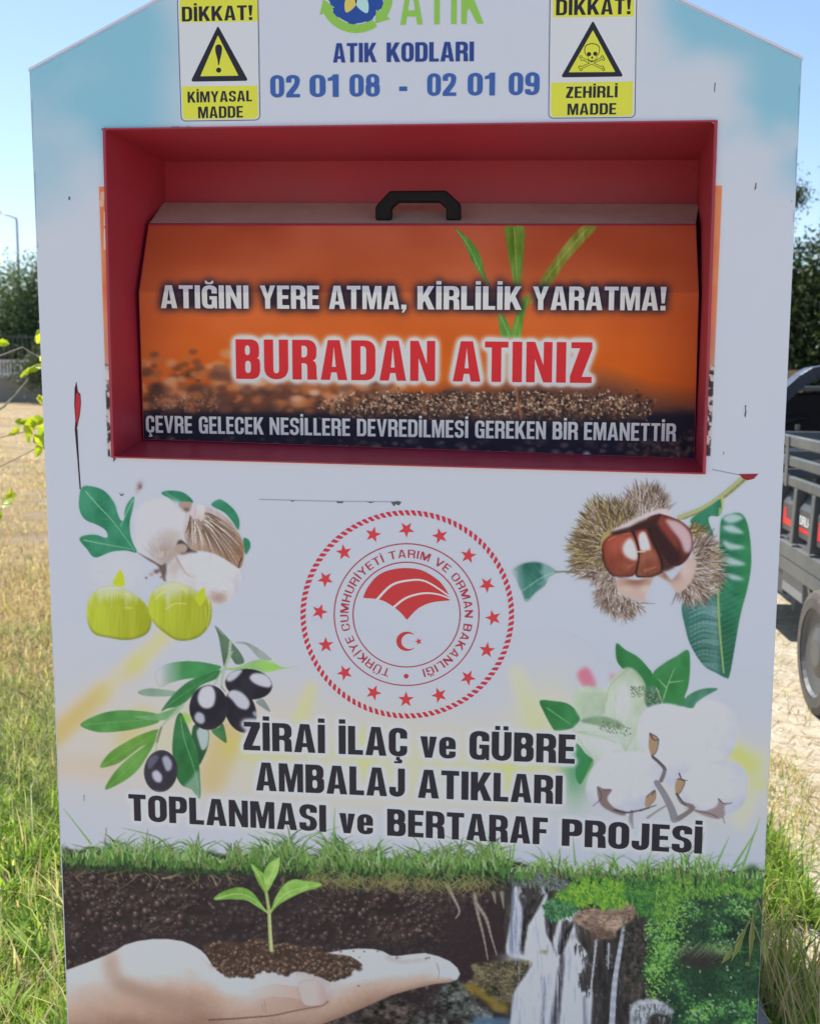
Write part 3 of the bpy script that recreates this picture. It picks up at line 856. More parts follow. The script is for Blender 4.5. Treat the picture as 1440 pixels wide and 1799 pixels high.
def skull(d):
    def Z(pts): return [(720 + x / 2.0, y / 2.0) for x, y in pts]
    for q0, q1 in (((597, 240), (676, 204)), ((676, 240), (600, 204))):
        dx, dy = q1[0] - q0[0], q1[1] - q0[1]; L = math.hypot(dx, dy); nx, ny = -dy / L * 4.4, dx / L * 4.4
        d.add(Z([(q0[0] + nx, q0[1] + ny), (q1[0] + nx, q1[1] + ny), (q1[0] - nx, q1[1] - ny), (q0[0] - nx, q0[1] - ny)]), [], (60, 60, 40), 5)
        nx *= .5; ny *= .5
        d.add(Z([(q0[0] + nx, q0[1] + ny), (q1[0] + nx, q1[1] + ny), (q1[0] - nx, q1[1] - ny), (q0[0] - nx, q0[1] - ny)]), [], YEL, 5.5 if q0[0] < 640 else 5.8)
        for q in (q0, q1):
            for oy in (-4, 4):
                d.add(Z(ell(q[0] + (3 if oy > 0 else -1), q[1] + oy, 5.5, 5.5, 10)), [], (60, 60, 40), 5.3)
                d.add(Z(ell(q[0] + (3 if oy > 0 else -1), q[1] + oy, 3, 3, 10)), [], YEL, 6)
    head = [(612, 178), (614, 162), (626, 154), (640, 152), (655, 155), (665, 164), (666, 178), (661, 192), (656, 198), (654, 212), (640, 217), (626, 212), (623, 198), (616, 192)]
    d.add([tuple(q) for q in cr(Z(head))], [], (50, 50, 36), 6.3)
    hc = np.array(Z(head)); ce = hc.mean(0)
    d.add([tuple(q) for q in cr(ce + (hc - ce) * .9)], [], YEL, 6.6)
    d.add(Z(ell(628, 190, 7.5, 7.5)), [], BLK, 7); d.add(Z(ell(650, 189, 7.5, 7.5)), [], BLK, 7)
    d.add(Z([(639, 196), (644, 205), (634, 205)]), [], BLK, 7)
    for x in (632, 638, 644, 650): d.add(Z([(x, 209), (x + 1.6, 209), (x + 1.6, 215), (x, 215)]), [], (60, 60, 40), 7)
sticker([(311, -6), (454, -8), (457.5, 211.5), (318, 213.5)],
        [(316, -2, 6), (452, -4, 6), (453, 37.5), (317, 39.5)], [(320, 152), (452.5, 150.5), (454, 208, 7), (321.5, 210, 7)],
        ([(383, 45), (436.5, 142), (335, 143.5)], [(383, 62), (419, 133), (352, 134)]),
        [('DİKKAT!', 320, 444, (320, 12, 38, 444, 9, 35)), ('KİMYASAL', 330, 443, (330, 161, 180.5, 443, 159, 178)), ('MADDE', 348.5, 427, (348, 187.5, 208, 427, 186, 206.5))], excl)
sticker([(965, -14), (1118.5, -16), (1115.5, 207), (962.5, 208.5)],
        [(971, -10, 6), (1114, -11, 6), (1112.5, 29), (970.5, 30.5)], [(967.5, 145.5), (1111.5, 143), (1110.5, 203.5, 7), (967, 205.5, 7)],
        ([(1041, 36), (1094.5, 134.5), (984.5, 136)], [(1041, 53), (1080, 126.5), (998.5, 127)]),
        [('DİKKAT!', 976, 1107.5, (976, -1, 27, 1107, -3, 25)), ('ZEHİRLİ', 993.5, 1084, (993, 152.5, 172.5, 1084, 150.5, 171)), ('MADDE', 996, 1081.5, (996, 182, 202, 1081, 181, 201))], skull)

# ---- ministry emblem
p = pr()
ex, ey = 715.2, 1079.4
def ering(rx, ry, wd, cxx=714.0, cyy=1079.8): p.add(ell(cxx, cyy, rx, ry, 72), [ell(cxx, cyy, rx - wd, ry - wd, 72)], (150, 50, 66), 4)
ering(128, 125.5, 2.0); ering(95, 93, 2.0)
for k_ in range(106):
    a = 2 * math.pi * k_ / 106
    def q(aa, r): return (ex + (187.5 - r) * math.cos(aa) , ey + (183.2 - r) * math.sin(aa))
    p.add([q(a + .030, 9), q(a + .062, 9.6), q(a + .040, .8), q(a + .030, 0), q(a, 0.4)], [], (172, 46, 66), 4)
def star(x, y, r, a0, lay=4):
    p.add([(x + (r if i % 2 == 0 else r * .4) * math.cos(a0 + math.pi * i / 5), y + (r if i % 2 == 0 else r * .4) * math.sin(a0 + math.pi * i / 5)) for i in range(10)], [], (180, 56, 66), lay)
for x, y in ((733, 172), (935, 212), (1105, 330), (1217, 505), (1255, 705), (1217, 900), (1103, 1065), (930, 1170), (730, 1197), (535, 1155), (362, 1035), (248, 868), (210, 668), (245, 472), (357, 310), (532, 203)):
    X, Y = 500 + x / 3.4286, 880 + y / 3.4286
    star(X, Y, 14.5, math.atan2(ey - Y, ex - X))
G, W = layout('TÜRKİYE CUMHURİYETİ TARIM VE ORMAN BAKANLIĞI', s=.135, t=.12, track=.165)
a0, a1 = math.radians(16.2), math.radians(344.5)
for o, hs in G:
    def arc(pt):
        a = a0 + (a1 - a0) * pt[0] / W; r = 102.0 + 14.6 * pt[1]
        return (714 - r * math.sin(a) , 1079.8 + r * .978 * math.cos(a))
    def dens(l):                                    # subdivide long straight edges is not needed at this size
        return [arc(q_) for q_ in l]
    p.add(dens(o), [dens(h) for h in hs], (150, 50, 66), 4)
p.add(ell(713.3, 1188, 4.3, 4.3), [], (160, 52, 66), 4)
ZE = zf(500, 880, 3.4286)
fan = cr([(472, 583), (500, 520), (560, 450), (640, 415), (737, 405), (830, 420), (920, 475), (960, 520), (985, 560)], 4, False).tolist() + [(992, 601)] + cr([(985, 600), (880, 613), (800, 650), (737, 716)], 4, False).tolist() + cr([(735, 716), (690, 665), (620, 615), (560, 592), (480, 585)], 4, False).tolist()
p.add(ZE(fan), [], RED, 4)
def strip(pts_, w0, w1):
    P_ = cr(pts_, 5, False); T = np.gradient(P_, axis=0); T /= np.linalg.norm(T, axis=1)[:, None]
    Nn = np.stack([-T[:, 1], T[:, 0]], 1); wv = np.linspace(w0, w1, len(P_))[:, None] / 2
    return [tuple(v) for v in P_ + Nn * wv] + [tuple(v) for v in (P_ - Nn * wv)[::-1]]
p.add(ZE(strip([(553, 598), (640, 510), (740, 480), (850, 485), (993, 575)], 15, 9)), [], (205, 190, 200), 5)
p.add(ZE(strip([(655, 642), (730, 585), (830, 557), (920, 562), (993, 588)], 14, 8)), [], (205, 190, 200), 5)
p.add(ZE([(735 + 63 * math.cos(a), 846 + 58 * math.sin(a)) for a in np.radians(np.linspace(50, 310, 30))] + [(752 + 50 * math.cos(a), 846 + 46 * math.sin(a)) for a in np.radians(np.linspace(305, 55, 28))]), [], RED, 4)
star(500 + 806 / 3.4286, 880 + 847 / 3.4286, 6.6, math.pi)
p.build('ministry_emblem', M_ink, front, O_)

# ---- damage: a long red tear, a torn corner, scuffs and a crease
def mark(name, polys):
    p = pr()
    for l, k_, lay in polys: p.add(l, [], k_, lay)
    p.build(name, M_ink, front, O_)
ZD = zf(0, 350, 3.2692)
mark('tear', [(ZD([(440, 1045), (449, 1105), (463, 1120), (467, 1170), (460, 1240), (450, 1285), (444, 1318), (431, 1320), (434, 1270), (428, 1180), (430, 1085)]), (60, 22, 30), 3),
    (ZD([(445, 1110), (460, 1125), (464, 1172), (456, 1240), (445, 1290), (437, 1270), (434, 1180), (438, 1120)]), (158, 40, 52), 3.5),
    (ZD([(430, 1318), (446, 1320), (455, 1500), (466, 1665), (459, 1668), (446, 1500)]), (44, 34, 44), 3)])
ZT5 = zf(1240, 600, 3.6)
mark('torn_corner', [(ZT5([(205, 838), (330, 836), (300, 868), (262, 878), (232, 868)]), (120, 34, 46), 3)])
for l in ([ZT5(q) for q in ([(240, 405), (258, 403), (250, 418), (256, 445), (246, 484), (236, 466), (244, 440)], [(106, 700), (113, 694), (112, 718), (106, 714)])] +
          [[(1326, 322), (1329, 320), (1328, 331), (1323, 335)], [(120, 345), (125, 346), (124, 352), (120, 351)], [(1254, 146), (1257, 144), (1255, 163), (1253, 160)],
          [(208, 865), (213, 869), (220, 866), (217, 871), (211, 871)], [(505, 878), (512, 880), (521, 879), (514, 882)], [(586, 881), (606, 881), (604, 884), (592, 884)],
          [(682, 882), (700, 880), (709, 882), (703, 888), (694, 886), (690, 890)], [(640, 881), (662, 882), (650, 884)], [(1388, 353), (1391, 352), (1391, 355)],
          [(147, 1397), (149, 1396), (149, 1408), (148, 1408)], [(176, 226), (187, 224), (186, 232), (181, 231)], [(198, 802), (206, 806), (199, 812)]]):
    mx_ = sum(q[0] for q in l) / len(l)
    mark('scuff', [([(mx_ + (q[0] - mx_) * .7, q[1]) for q in l], (78, 78, 94), 3)])
mark('crease', [([(455, 876.5), (560, 879.5), (690, 881), (690, 882.4), (560, 881), (455, 878)], (128, 134, 156), 2.6)])
mark('crease', [([(1250, 824), (1300, 834), (1300, 835.5), (1250, 825.5)], (120, 124, 140), 2.6)])
# ------------------------------------------------------------------ photographic prints: figs, olives, chestnut, cotton
PANEL = (174, 180, 200)
rnd = np.random.RandomState(11)

def shade_leaf(c, pts, base, vein=None, veins=(), amt=14, soft=0.6, a=1.0, hi=None):
    M = c.mask(cr(pts), soft)
    n = c.noise(26, 40, 3)[..., None]
    c.over(M, np.array(base) + (n - .5) * 2 * amt, a)
    if hi is not None: c.tint(M * np.clip((c.noise(40, 20, 2) - .5) * 3, 0, 1), hi, .6)
    for v in veins: c.line(v, 2.2, 1.0, vein, .8, keep=True)
    return M

# ---- figs
c = Canvas(125, 836, 460, 1135, 1.5, seed=21)
Z = zf(100, 830, 3.1304)
G1 = (44, 118, 92)
for pts in ([(575, 115), (610, 100), (680, 105), (725, 130), (750, 165), (700, 175), (690, 218), (650, 180), (620, 145)], [(850, 180), (890, 148), (930, 165), (975, 205), (1000, 250), (1005, 290), (995, 315), (965, 270), (920, 220)], [(1025, 365), (1055, 370), (1065, 405), (1050, 440), (1035, 445)]):
    shade_leaf(c, Z(pts), G1, amt=16)
c.line(Z([(600, 112), (660, 150), (700, 200)]), 1.5, 1, (110, 160, 140), .6, keep=True)
# pale fruit behind
pts = Z([(430, 330), (440, 210), (520, 150), (640, 150), (720, 200), (740, 300), (720, 400), (640, 480), (590, 520), (500, 470), (440, 430)])
M = c.mask(cr(pts), 3)
d = np.clip(1 - np.hypot((c.X - Z([(610, 470)])[0][0]) / 42, (c.Y - Z([(610, 450)])[0][1]) / 50), 0, 1)
c.over(M, np.array((182, 184, 198)) + d[..., None] * (np.array((150, 134, 126)) - (182, 184, 198)), .95)
for i in range(70):
    t = rnd.rand(); a = math.radians(-150 + 75 * rnd.rand()); r0 = 8 + 22 * rnd.rand(); L = 8 + 26 * rnd.rand()
    x, y = Z([(590, 500)])[0]; x += 12 * (rnd.rand() - .5)
    c.line([(x + r0 * math.cos(a), y + r0 * math.sin(a)), (x + (r0 + L) * math.cos(a + .08), y + (r0 + L) * math.sin(a + .08))], .9, .4, (140, 124, 122) if t < .6 else (196, 190, 192), .55, keep=True)
for k_ in range(14):
    x = 500 + 12 * k_ + 6 * rnd.rand(); y = 300 + 60 * rnd.rand()
    c.line(Z([(x, y), (x + 30, y + 50), (x + 55, y + 110)]), .7, .5, (158, 150, 158), .4, keep=True)
c.dab(*Z([(640, 340)])[0], 16, 9, (170, 158, 150), .4, keep=True); c.dab(*Z([(580, 420)])[0], 9, 5, (138, 116, 100), .4, keep=True)
# dark gaps
c.poly(Z([(680, 370), (720, 400), (775, 440), (740, 455), (690, 450), (660, 400)]), (64, 54, 56), .95, 1)
c.poly(Z([(440, 438), (520, 480), (575, 510), (600, 500), (605, 590), (585, 590), (560, 520), (500, 480)]), (84, 66, 60), .9, 1)
# upper right fruit
pts = Z([(715, 175), (790, 178), (870, 205), (940, 255), (1000, 330), (1028, 410), (1026, 480), (1002, 528), (940, 488), (870, 450), (800, 432), (745, 428), (712, 385), (696, 320), (705, 250)])
M = c.mask(cr(pts), .7)
g = np.clip(((c.X - Z([(760, 190)])[0][0]) * .45 + (c.Y - Z([(760, 200)])[0][1]) * .9) / 95, 0, 1)[..., None]
n = c.noise(7, 30, 3)[..., None]
c.over(M, np.array((186, 182, 192)) * (1 - g) + np.array((138, 110, 88)) * g + (n - .5) * 26)
for i in range(340):
    f_ = rnd.rand(); x0, y0 = Z([(735, 205)])[0]
    tx, ty = Z([(np.interp(f_, (0, .15, .35, .6, .8, 1), (700, 745, 870, 1000, 1026, 1000)), np.interp(f_, (0, .15, .35, .6, .8, 1), (330, 425, 450, 528, 430, 330)))])[0]
    a_ = .25 + .35 * rnd.rand(); b_ = min(1, a_ + .2 + .4 * rnd.rand())
    bx, by = (x0 + tx) / 2 + 6, (y0 + ty) / 2 - 4 - 14 * f_
    P_ = lambda t: ((1 - t) ** 2 * x0 + 2 * t * (1 - t) * bx + t * t * tx, (1 - t) ** 2 * y0 + 2 * t * (1 - t) * by + t * t * ty)
    c.line([P_(a_), P_((a_ + b_) / 2), P_(b_)], 1.5, .6, [(84, 64, 54), (112, 92, 80), (204, 196, 196)][int(rnd.choice(3, p=[.36, .34, .30]))], .62, keep=True)
c.poly(Z([(672, 170), (700, 160), (742, 166), (738, 195), (722, 215), (700, 205), (676, 190)]), (150, 132, 128), 1, .8)
c.dab(*Z([(712, 205)])[0], 6, 4, (92, 70, 64), .8, keep=True)
c.line(Z([(1018, 470), (1004, 500), (1000, 524)]), 3, 2, (70, 54, 48), .8)
# lower fruits, pale
pts = Z([(598, 590), (620, 510), (660, 465), (740, 440), (850, 445), (940, 490), (1008, 545), (1004, 630), (950, 700), (870, 738), (830, 705), (760, 640), (660, 610)])
M = c.mask(cr(pts), 1.6)
n = c.noise(14, 14, 4)[..., None]
c.over(M, np.array((186, 186, 196)) + (n - .5) * 16, .96)
c.dab(*Z([(640, 520)])[0], 12, 18, (152, 136, 132), .5, keep=True)
c.dab(*Z([(885, 690)])[0], 16, 11, (142, 118, 104), .8, keep=True); c.dab(*Z([(990, 640)])[0], 6, 18, (156, 156, 172), .6, keep=True)
for i in range(26): c.line(Z([(650 + 3 * rnd.rand(), 450), (655 + 3 * i, 500 + 3 * i), (640 + 6 * i, 560 + 5 * rnd.rand())]), .8, .4, (146, 128, 124), .3, keep=True)
for i in range(20):
    x = 850 + 4 * i + 4 * rnd.rand(); c.line(Z([(x, 650 + 20 * rnd.rand()), (x + 14, 715)]), .9, .5, [(110, 84, 70), (196, 184, 180)][i % 2], .5, keep=True)
c.poly(Z([(650, 405), (690, 392), (718, 410), (706, 440), (680, 452), (652, 440)]), (156, 140, 136), 1, .8)
c.dab(*Z([(690, 445)])[0], 4, 3, (110, 90, 84), .7, keep=True)
# left pale fruit
c.over(np.exp(-(((c.X - Z([(330, 560)])[0][0]) / 52) ** 2 + ((c.Y - Z([(330, 545)])[0][1]) / 34) ** 2) ** 2) * .5, (182, 186, 200))
for i in range(9):
    y = 560 + 14 * i; c.line(Z([(430, y + 30), (500, y - 6), (585, 580 + 3 * i)]), 1, .6, (136, 124, 130), .35, keep=True)
c.line(Z([(220, 555), (300, 548)]), 1, .6, (160, 160, 160), .5, keep=True)
for x, y, r, k_ in ((548, 545, 5, (84, 58, 54)), (565, 538, 4, (110, 76, 68)), (520, 560, 4, (150, 128, 126)), (492, 580, 2.5, (96, 74, 72)), (575, 575, 3, (120, 88, 78))): c.dab(*Z([(x, y)])[0], r, r * .8, k_, .9)
# the big lobed leaf
lf = Z([(140, 80), (210, 80), (270, 108), (318, 170), (335, 225), (352, 262), (370, 258), (374, 210), (392, 165), (425, 133), (418, 200), (402, 270), (405, 340), (420, 390), (440, 440), (380, 430), (300, 437), (210, 468), (165, 420), (125, 370), (150, 347), (215, 343), (268, 360), (280, 345), (262, 312), (215, 285), (160, 262), (130, 220), (122, 160)])
V_ = (128, 172, 148)
shade_leaf(c, lf, G1, V_, [Z([(160, 105), (230, 185), (310, 270), (430, 432)]), Z([(150, 372), (250, 392), (430, 425)]), Z([(420, 150), (385, 220), (350, 300)])], amt=14, soft=.5)
for q0, q1 in (((230, 185), (300, 150)), ((270, 228), (330, 215)), ((230, 190), (140, 200)), ((290, 255), (190, 262)), ((350, 315), (300, 330)), ((250, 390), (190, 430)), ((320, 408), (270, 432))): c.line(Z([q0, q1]), 1, .5, (90, 148, 122), .5, keep=True)
# dry tip at the top
for x, y, r, k_ in ((455, 68, 5, (128, 110, 116)), (448, 92, 4, (150, 136, 140)), (460, 80, 3, (88, 70, 74)), (444, 110, 3, (168, 160, 168))): c.dab(*Z([(x, y)])[0], r, r * 1.4, k_, .8, rot=.5)
# green figs
def fig(pts, sh):
    M = c.mask(cr(Z(pts)), .9)
    xs = np.array(Z(pts))[:, 0]; u = np.clip((c.X - xs.min()) / (xs.max() - xs.min()), 0, 1)[..., None]
    ys = np.array(Z(pts))[:, 1]; v = np.clip((c.Y - ys.min()) / (ys.max() - ys.min()), 0, 1)[..., None]
    n = c.noise(9, 60, 2)[..., None]
    k_ = np.array((164, 178, 56)) * (1 - u) + np.array((142, 150, 38)) * u
    c.over(M, k_ + (n - .5) * 12)
    rim = M * np.clip(1 - blur(M, 2.6 / c.st), 0, 1) * 2
    c.tint(rim * np.clip((v[..., 0] - .5) * 3, 0, 1), (74, 82, 34), .8)
    st_ = c.noise(6, 90, 2); c.tint(M * np.clip(1.2 - v[..., 0] * (2.0 + 3.4 * st_), 0, 1), (184, 190, 178), .92)
    return M
c.tint(c.mask(Z([(165, 690), (165, 860), (185, 860), (180, 690)]), 3), (196, 200, 150), .0)
fig([(180, 690), (235, 640), (330, 625), (440, 680), (500, 740), (522, 800), (508, 870), (462, 905), (380, 922), (280, 908), (210, 890), (175, 840), (165, 760)], 0)
fig([(508, 700), (540, 645), (620, 605), (700, 615), (780, 660), (832, 690), (852, 750), (842, 830), (800, 890), (740, 920), (660, 922), (590, 880), (535, 830), (505, 770)], 1)
for i in range(26): x = 190 + 12 * i; c.line(Z([(x, 760 + 30 * rnd.rand()), (x - 4, 840), (x - 2 + (345 - x) * .1, 890 - 20 * rnd.rand())]), 1.8, .8, [(172, 184, 66), (132, 140, 36)][i % 2], .13, keep=True); c.line(Z([(x + 340, 730 + 40 * rnd.rand()), (x + 338, 820), (x + 336 + (330 - x) * .15, 880 - 20 * rnd.rand())]), 1.8, .8, [(172, 184, 66), (132, 140, 36)][i % 2], .12, keep=True)
for i in range(11): c.line(Z([(250 + 14 * i, 655 + abs(i - 5) * 3), (230 + 18 * i, 690 + 10 * (i % 3))]), 2.2, .6, (196, 204, 150), .55, keep=True)
for i in range(6): c.line(Z([(540 + 10 * i, 700 - 14 * i), (620 + 12 * i, 645 - 4 * i), (720, 640 + 6 * i)]), 1.6, 1, (198, 206, 140), .5, keep=True)
c.line(Z([(600, 750), (650, 722), (712, 722)]), 2, 1, (204, 210, 160), .7, keep=True); c.line(Z([(835, 700), (840, 770), (826, 850)]), 2, 1, (206, 210, 150), .6, keep=True); c.line(Z([(815, 740), (822, 800)]), 1.4, 1, (200, 206, 140), .5, keep=True)
c.dab(*Z([(395, 745)])[0], 7, 2.5, (190, 198, 120), .6, keep=True)
c.poly(Z([(345, 538), (362, 552), (372, 622), (310, 616), (325, 570)]), (172, 186, 44), 1, .6); c.poly(Z([(760, 690), (785, 650), (812, 634), (816, 690), (790, 735)]), (168, 182, 48), 1, .6)
PS.lay(c, 'fig_print')

# ---- olives
c = Canvas(138, 1092, 530, 1415, 1.5, seed=31)
Z = zf(100, 1080, 3.1304)
LG, DG = (86, 134, 76), (40, 92, 62)
def oleaf(pts, base, **k): return shade_leaf(c, Z(pts), base, amt=12, soft=.5, **k)
oleaf([(870, 62), (905, 90), (960, 150), (1010, 210), (1030, 262), (985, 272), (950, 230), (925, 300), (905, 210), (890, 120)], (74, 100, 84))
c.line(Z([(870, 62), (915, 110)]), 2, 3, (140, 146, 150), .7)
oleaf([(975, 152), (1040, 152), (1100, 180), (1160, 225), (1180, 250), (1120, 245), (1080, 205), (1040, 165)], (128, 142, 142))
M = oleaf([(540, 330), (600, 275), (690, 256), (780, 258), (860, 272), (905, 288), (860, 320), (780, 345), (700, 355), (620, 375), (570, 395)], (52, 122, 72))
c.a = c.a * (1 - M * np.clip((Z([(700, 0)])[0][0] - c.X) / 42, 0, 1))
oleaf([(445, 425), (500, 405), (580, 410), (670, 425), (640, 445), (560, 450), (480, 445)], (122, 148, 134))
oleaf([(575, 528), (640, 440), (720, 370), (800, 335), (900, 305), (880, 350), (790, 390), (740, 450), (680, 500), (610, 515)], (48, 112, 66))
c.line(Z([(590, 515), (720, 420), (880, 320)]), 1.3, .8, (110, 160, 110), .6, keep=True)
oleaf([(130, 608), (200, 560), (300, 530), (420, 526), (550, 545), (560, 590), (470, 620), (360, 640), (230, 646)], (72, 132, 70))
oleaf([(420, 560), (520, 552), (600, 530), (700, 492), (640, 560), (560, 582)], (110, 156, 112))
oleaf([(238, 838), (290, 760), (380, 700), (470, 655), (565, 630), (545, 690), (460, 730), (380, 790), (320, 825)], (94, 142, 64))
oleaf([(268, 962), (300, 890), (360, 820), (430, 760), (540, 690), (490, 790), (440, 860), (370, 915)], (88, 140, 66))
for l in ([(150, 605), (330, 590), (540, 575)], [(250, 830), (400, 740), (550, 650)], [(280, 952), (400, 840), (530, 710)]): c.line(Z(l), 1.2, .8, (126, 170, 104), .6, keep=True)
oleaf([(752, 610), (800, 600), (836, 640), (832, 720), (800, 800), (775, 830), (740, 780), (740, 690)], (36, 76, 54))
c.poly(Z([(770, 640), (810, 610), (835, 650), (828, 720), (800, 745), (782, 700)]), (168, 182, 190), .9, 1)
oleaf([(636, 760), (640, 660), (660, 560), (690, 545), (730, 640), (770, 740), (785, 850), (788, 1010), (740, 960), (690, 940), (655, 880)], (44, 104, 62))
c.line(Z([(680, 560), (700, 680), (750, 830), (780, 960)]), 1.6, 1, (120, 170, 130), .7, keep=True)
c.over(c.mask(cr(Z([(690, 960), (740, 900), (780, 860), (788, 1010), (745, 985)])), 2) * c.a, (150, 176, 168), .6)
c.poly(Z([(690, 540), (730, 550), (740, 590), (712, 600)]), (130, 180, 70), .7, 1.5)
oleaf([(850, 640), (890, 620), (915, 600), (935, 700), (905, 690)], (56, 106, 66))
oleaf([(1095, 480), (1130, 462), (1160, 500), (1172, 535), (1130, 510)], (120, 132, 138))
# stems
for l, w_ in (([(955, 150), (945, 230), (915, 320), (905, 400)], 5), ([(940, 260), (965, 200)], 3), ([(910, 300), (880, 360), (860, 400)], 3), ([(700, 490), (640, 550), (590, 600), (555, 660), (545, 750)], 4)): c.line(Z(l), w_, w_ * .7, (150, 168, 152), .95)
c.line(Z([(575, 620), (552, 700)]), 3, 3, (88, 84, 60), .7)
# olives
def olive(cx_, cy_, rx, ry, rot, lights, base=(32, 32, 46)):
    x, y = Z([(cx_, cy_)])[0]; rx /= 3.1304; ry /= 3.1304
    cc, ss = math.cos(rot), math.sin(rot)
    M = c.mask([(x + rx * math.cos(a) * cc - ry * math.sin(a) * ss, y + rx * math.cos(a) * ss + ry * math.sin(a) * cc) for a in np.linspace(0, 2 * math.pi, 60)[:-1]], .4)
    e_ = np.clip(((c.X - x) ** 2 + (c.Y - y) ** 2) / max(rx, ry) ** 2, 0, 1)[..., None]
    c.over(M, np.array(base) + 26 * np.clip(e_ - .6, 0, 1) + (c.noise(20, 20, 2)[..., None] - .5) * 10)
    for pts, k_, a in lights: c.tint(c.mask(cr(Z(pts)), 1.4) * M, k_, a)
oleaf([(920, 300), (1000, 285), (1090, 250), (1180, 256), (1240, 288), (1330, 284), (1230, 300), (1150, 318), (1050, 310)], (138, 176, 120))
c.tint(c.mask(cr(Z([(1090, 270), (1160, 262), (1240, 285), (1180, 312)])), 2) * c.a, (130, 184, 80), .8)
olive(1055, 382, 130, 84, .12, [([(930, 350), (960, 312), (1020, 302), (990, 345), (950, 368)], (178, 182, 198), .95), ([(1060, 350), (1085, 322), (1150, 330), (1182, 372), (1165, 400), (1100, 385)], (184, 188, 204), .95)])
olive(1010, 528, 84, 124, -.32, [([(938, 440), (965, 414), (1020, 430), (1060, 480), (1045, 520), (1000, 510), (965, 470)], (180, 184, 200), .95), ([(1075, 540), (1100, 530), (1098, 565)], (170, 176, 196), .8)])
olive(835, 510, 106, 124, .05, [([(775, 450), (800, 400), (850, 392), (872, 440), (860, 500), (820, 516), (785, 495)], (182, 186, 202), .98), ([(757, 560), (775, 535), (808, 550), (812, 590), (790, 600), (765, 585)], (172, 178, 196), .9)])
olive(572, 860, 92, 116, .10, [([(580, 790), (605, 775), (632, 810), (628, 850), (605, 860), (590, 830)], (166, 170, 190), .85), ([(525, 870), (550, 855), (578, 885), (572, 920), (545, 918), (528, 895)], (176, 178, 198), .95), ([(500, 800), (540, 770), (560, 790), (510, 850)], (92, 94, 116), .8)], (44, 44, 58))
c.line(Z([(905, 395), (925, 420)]), 3, 3, (130, 150, 140), .9)
PS.lay(c, 'olive_print')

# ---- chestnut
c = Canvas(885, 836, 1345, 1205, 1.5, seed=41)
Z = zf(880, 830, 3.1304)
# small leaf at the left
M = shade_leaf(c, Z([(60, 540), (110, 505), (180, 492), (240, 505), (300, 545), (262, 575), (240, 620), (190, 660), (140, 710), (118, 670), (95, 620), (80, 580)]), (52, 108, 100), amt=20, soft=1.2, hi=(150, 176, 186))
c.line(Z([(300, 545), (220, 580), (110, 655)]), 1.8, 1.2, (150, 180, 178), .8, keep=True)
for l in ([(240, 570), (190, 520)], [(200, 590), (130, 530)], [(170, 610), (160, 690)], [(230, 580), (225, 640)]): c.line(Z(l), 1, .6, (120, 160, 156), .5, keep=True)
c.a *= np.where(c.X < Z([(140, 0)])[0][0], np.clip((c.X - Z([(40, 0)])[0][0]) / 30, 0, 1), 1)
c.line(Z([(295, 548), (360, 546), (450, 555)]), 3, 3.4, (110, 120, 84), 1)
# twig
c.line(Z([(1345, 22), (1230, 120), (1120, 195), (980, 250)]), 13, 10, (150, 158, 118), 1)
c.line(Z([(1350, 28), (1235, 128), (1120, 205), (1000, 256)]), 4, 3, (98, 102, 72), .6, keep=True)
c.line(Z([(1215, 140), (1212, 200)]), 5, 4, (160, 164, 90), .9)
# upper leaf piece
shade_leaf(c, Z([(1040, 260), (1100, 215), (1160, 175), (1205, 150), (1204, 235), (1150, 240), (1140, 270), (1168, 350), (1130, 340), (1060, 300)]), (40, 112, 88), amt=14)
# the long leaf
lf = [(1208, 260), (1270, 225), (1320, 228), (1352, 280), (1370, 390), (1372, 520), (1352, 640), (1320, 760), (1302, 850), (1285, 950), (1255, 1115), (1235, 1130), (1190, 1108), (1110, 1060), (1040, 950), (1010, 850), (990, 740), (1020, 680), (1100, 640), (1180, 560), (1195, 400)]
M = c.mask(cr(Z(lf)), .6)
mid = np.interp(c.Y, [Z([(0, y)])[0][1] for y in (230, 600, 1130)], [Z([(x, 0)])[0][0] for x in (1200, 1190, 1232)])
n = c.noise(30, 16, 3)[..., None]
rgt = (c.X > mid)[..., None]
c.over(M, np.where(rgt, (34, 104, 78), (52, 104, 102)) + (n - .5) * 30)
c.tint(M * np.clip((c.Y - 1050) / 90, 0, 1), (40, 84, 70), .55)
c.tint(M * rgt[..., 0] * np.clip((c.X - 1290) / 20, 0, 1), (48, 128, 76), .6)
for l in ([(1215, 300), (1270, 290), (1335, 335), (1260, 330)], [(1215, 375), (1270, 390), (1340, 412), (1250, 425)], [(1215, 462), (1270, 470), (1345, 505), (1260, 510)], [(1240, 560), (1290, 565), (1335, 590), (1270, 590)], [(1215, 250), (1270, 225), (1330, 250), (1260, 280)]): c.tint(c.mask(cr(Z(l)), 2.2) * M, (172, 188, 200), .85)
for i in range(16):
    y = 700 + 26 * i; c.line(Z([(1190, y + 30), (1110, y + 10 + 10 * rnd.rand()), (1030, y + 50)]), 6 + 8 * rnd.rand(), 2, (128, 160, 168), .10 + .25 * rnd.rand(), keep=True)
for i in range(16):
    y = 600 + 30 * i; c.line(Z([(1200, y + 40), (1270, y + 10), (1340, y - 30)]), 1.4, .8, (70, 130, 104), .5, keep=True)
c.a = np.minimum(c.a, np.maximum(M, c.a * (1 - 0)))
c.line(Z([(1202, 200), (1190, 500), (1196, 800), (1222, 1100)]), 4, 3, (128, 160, 96), .95, keep=True)
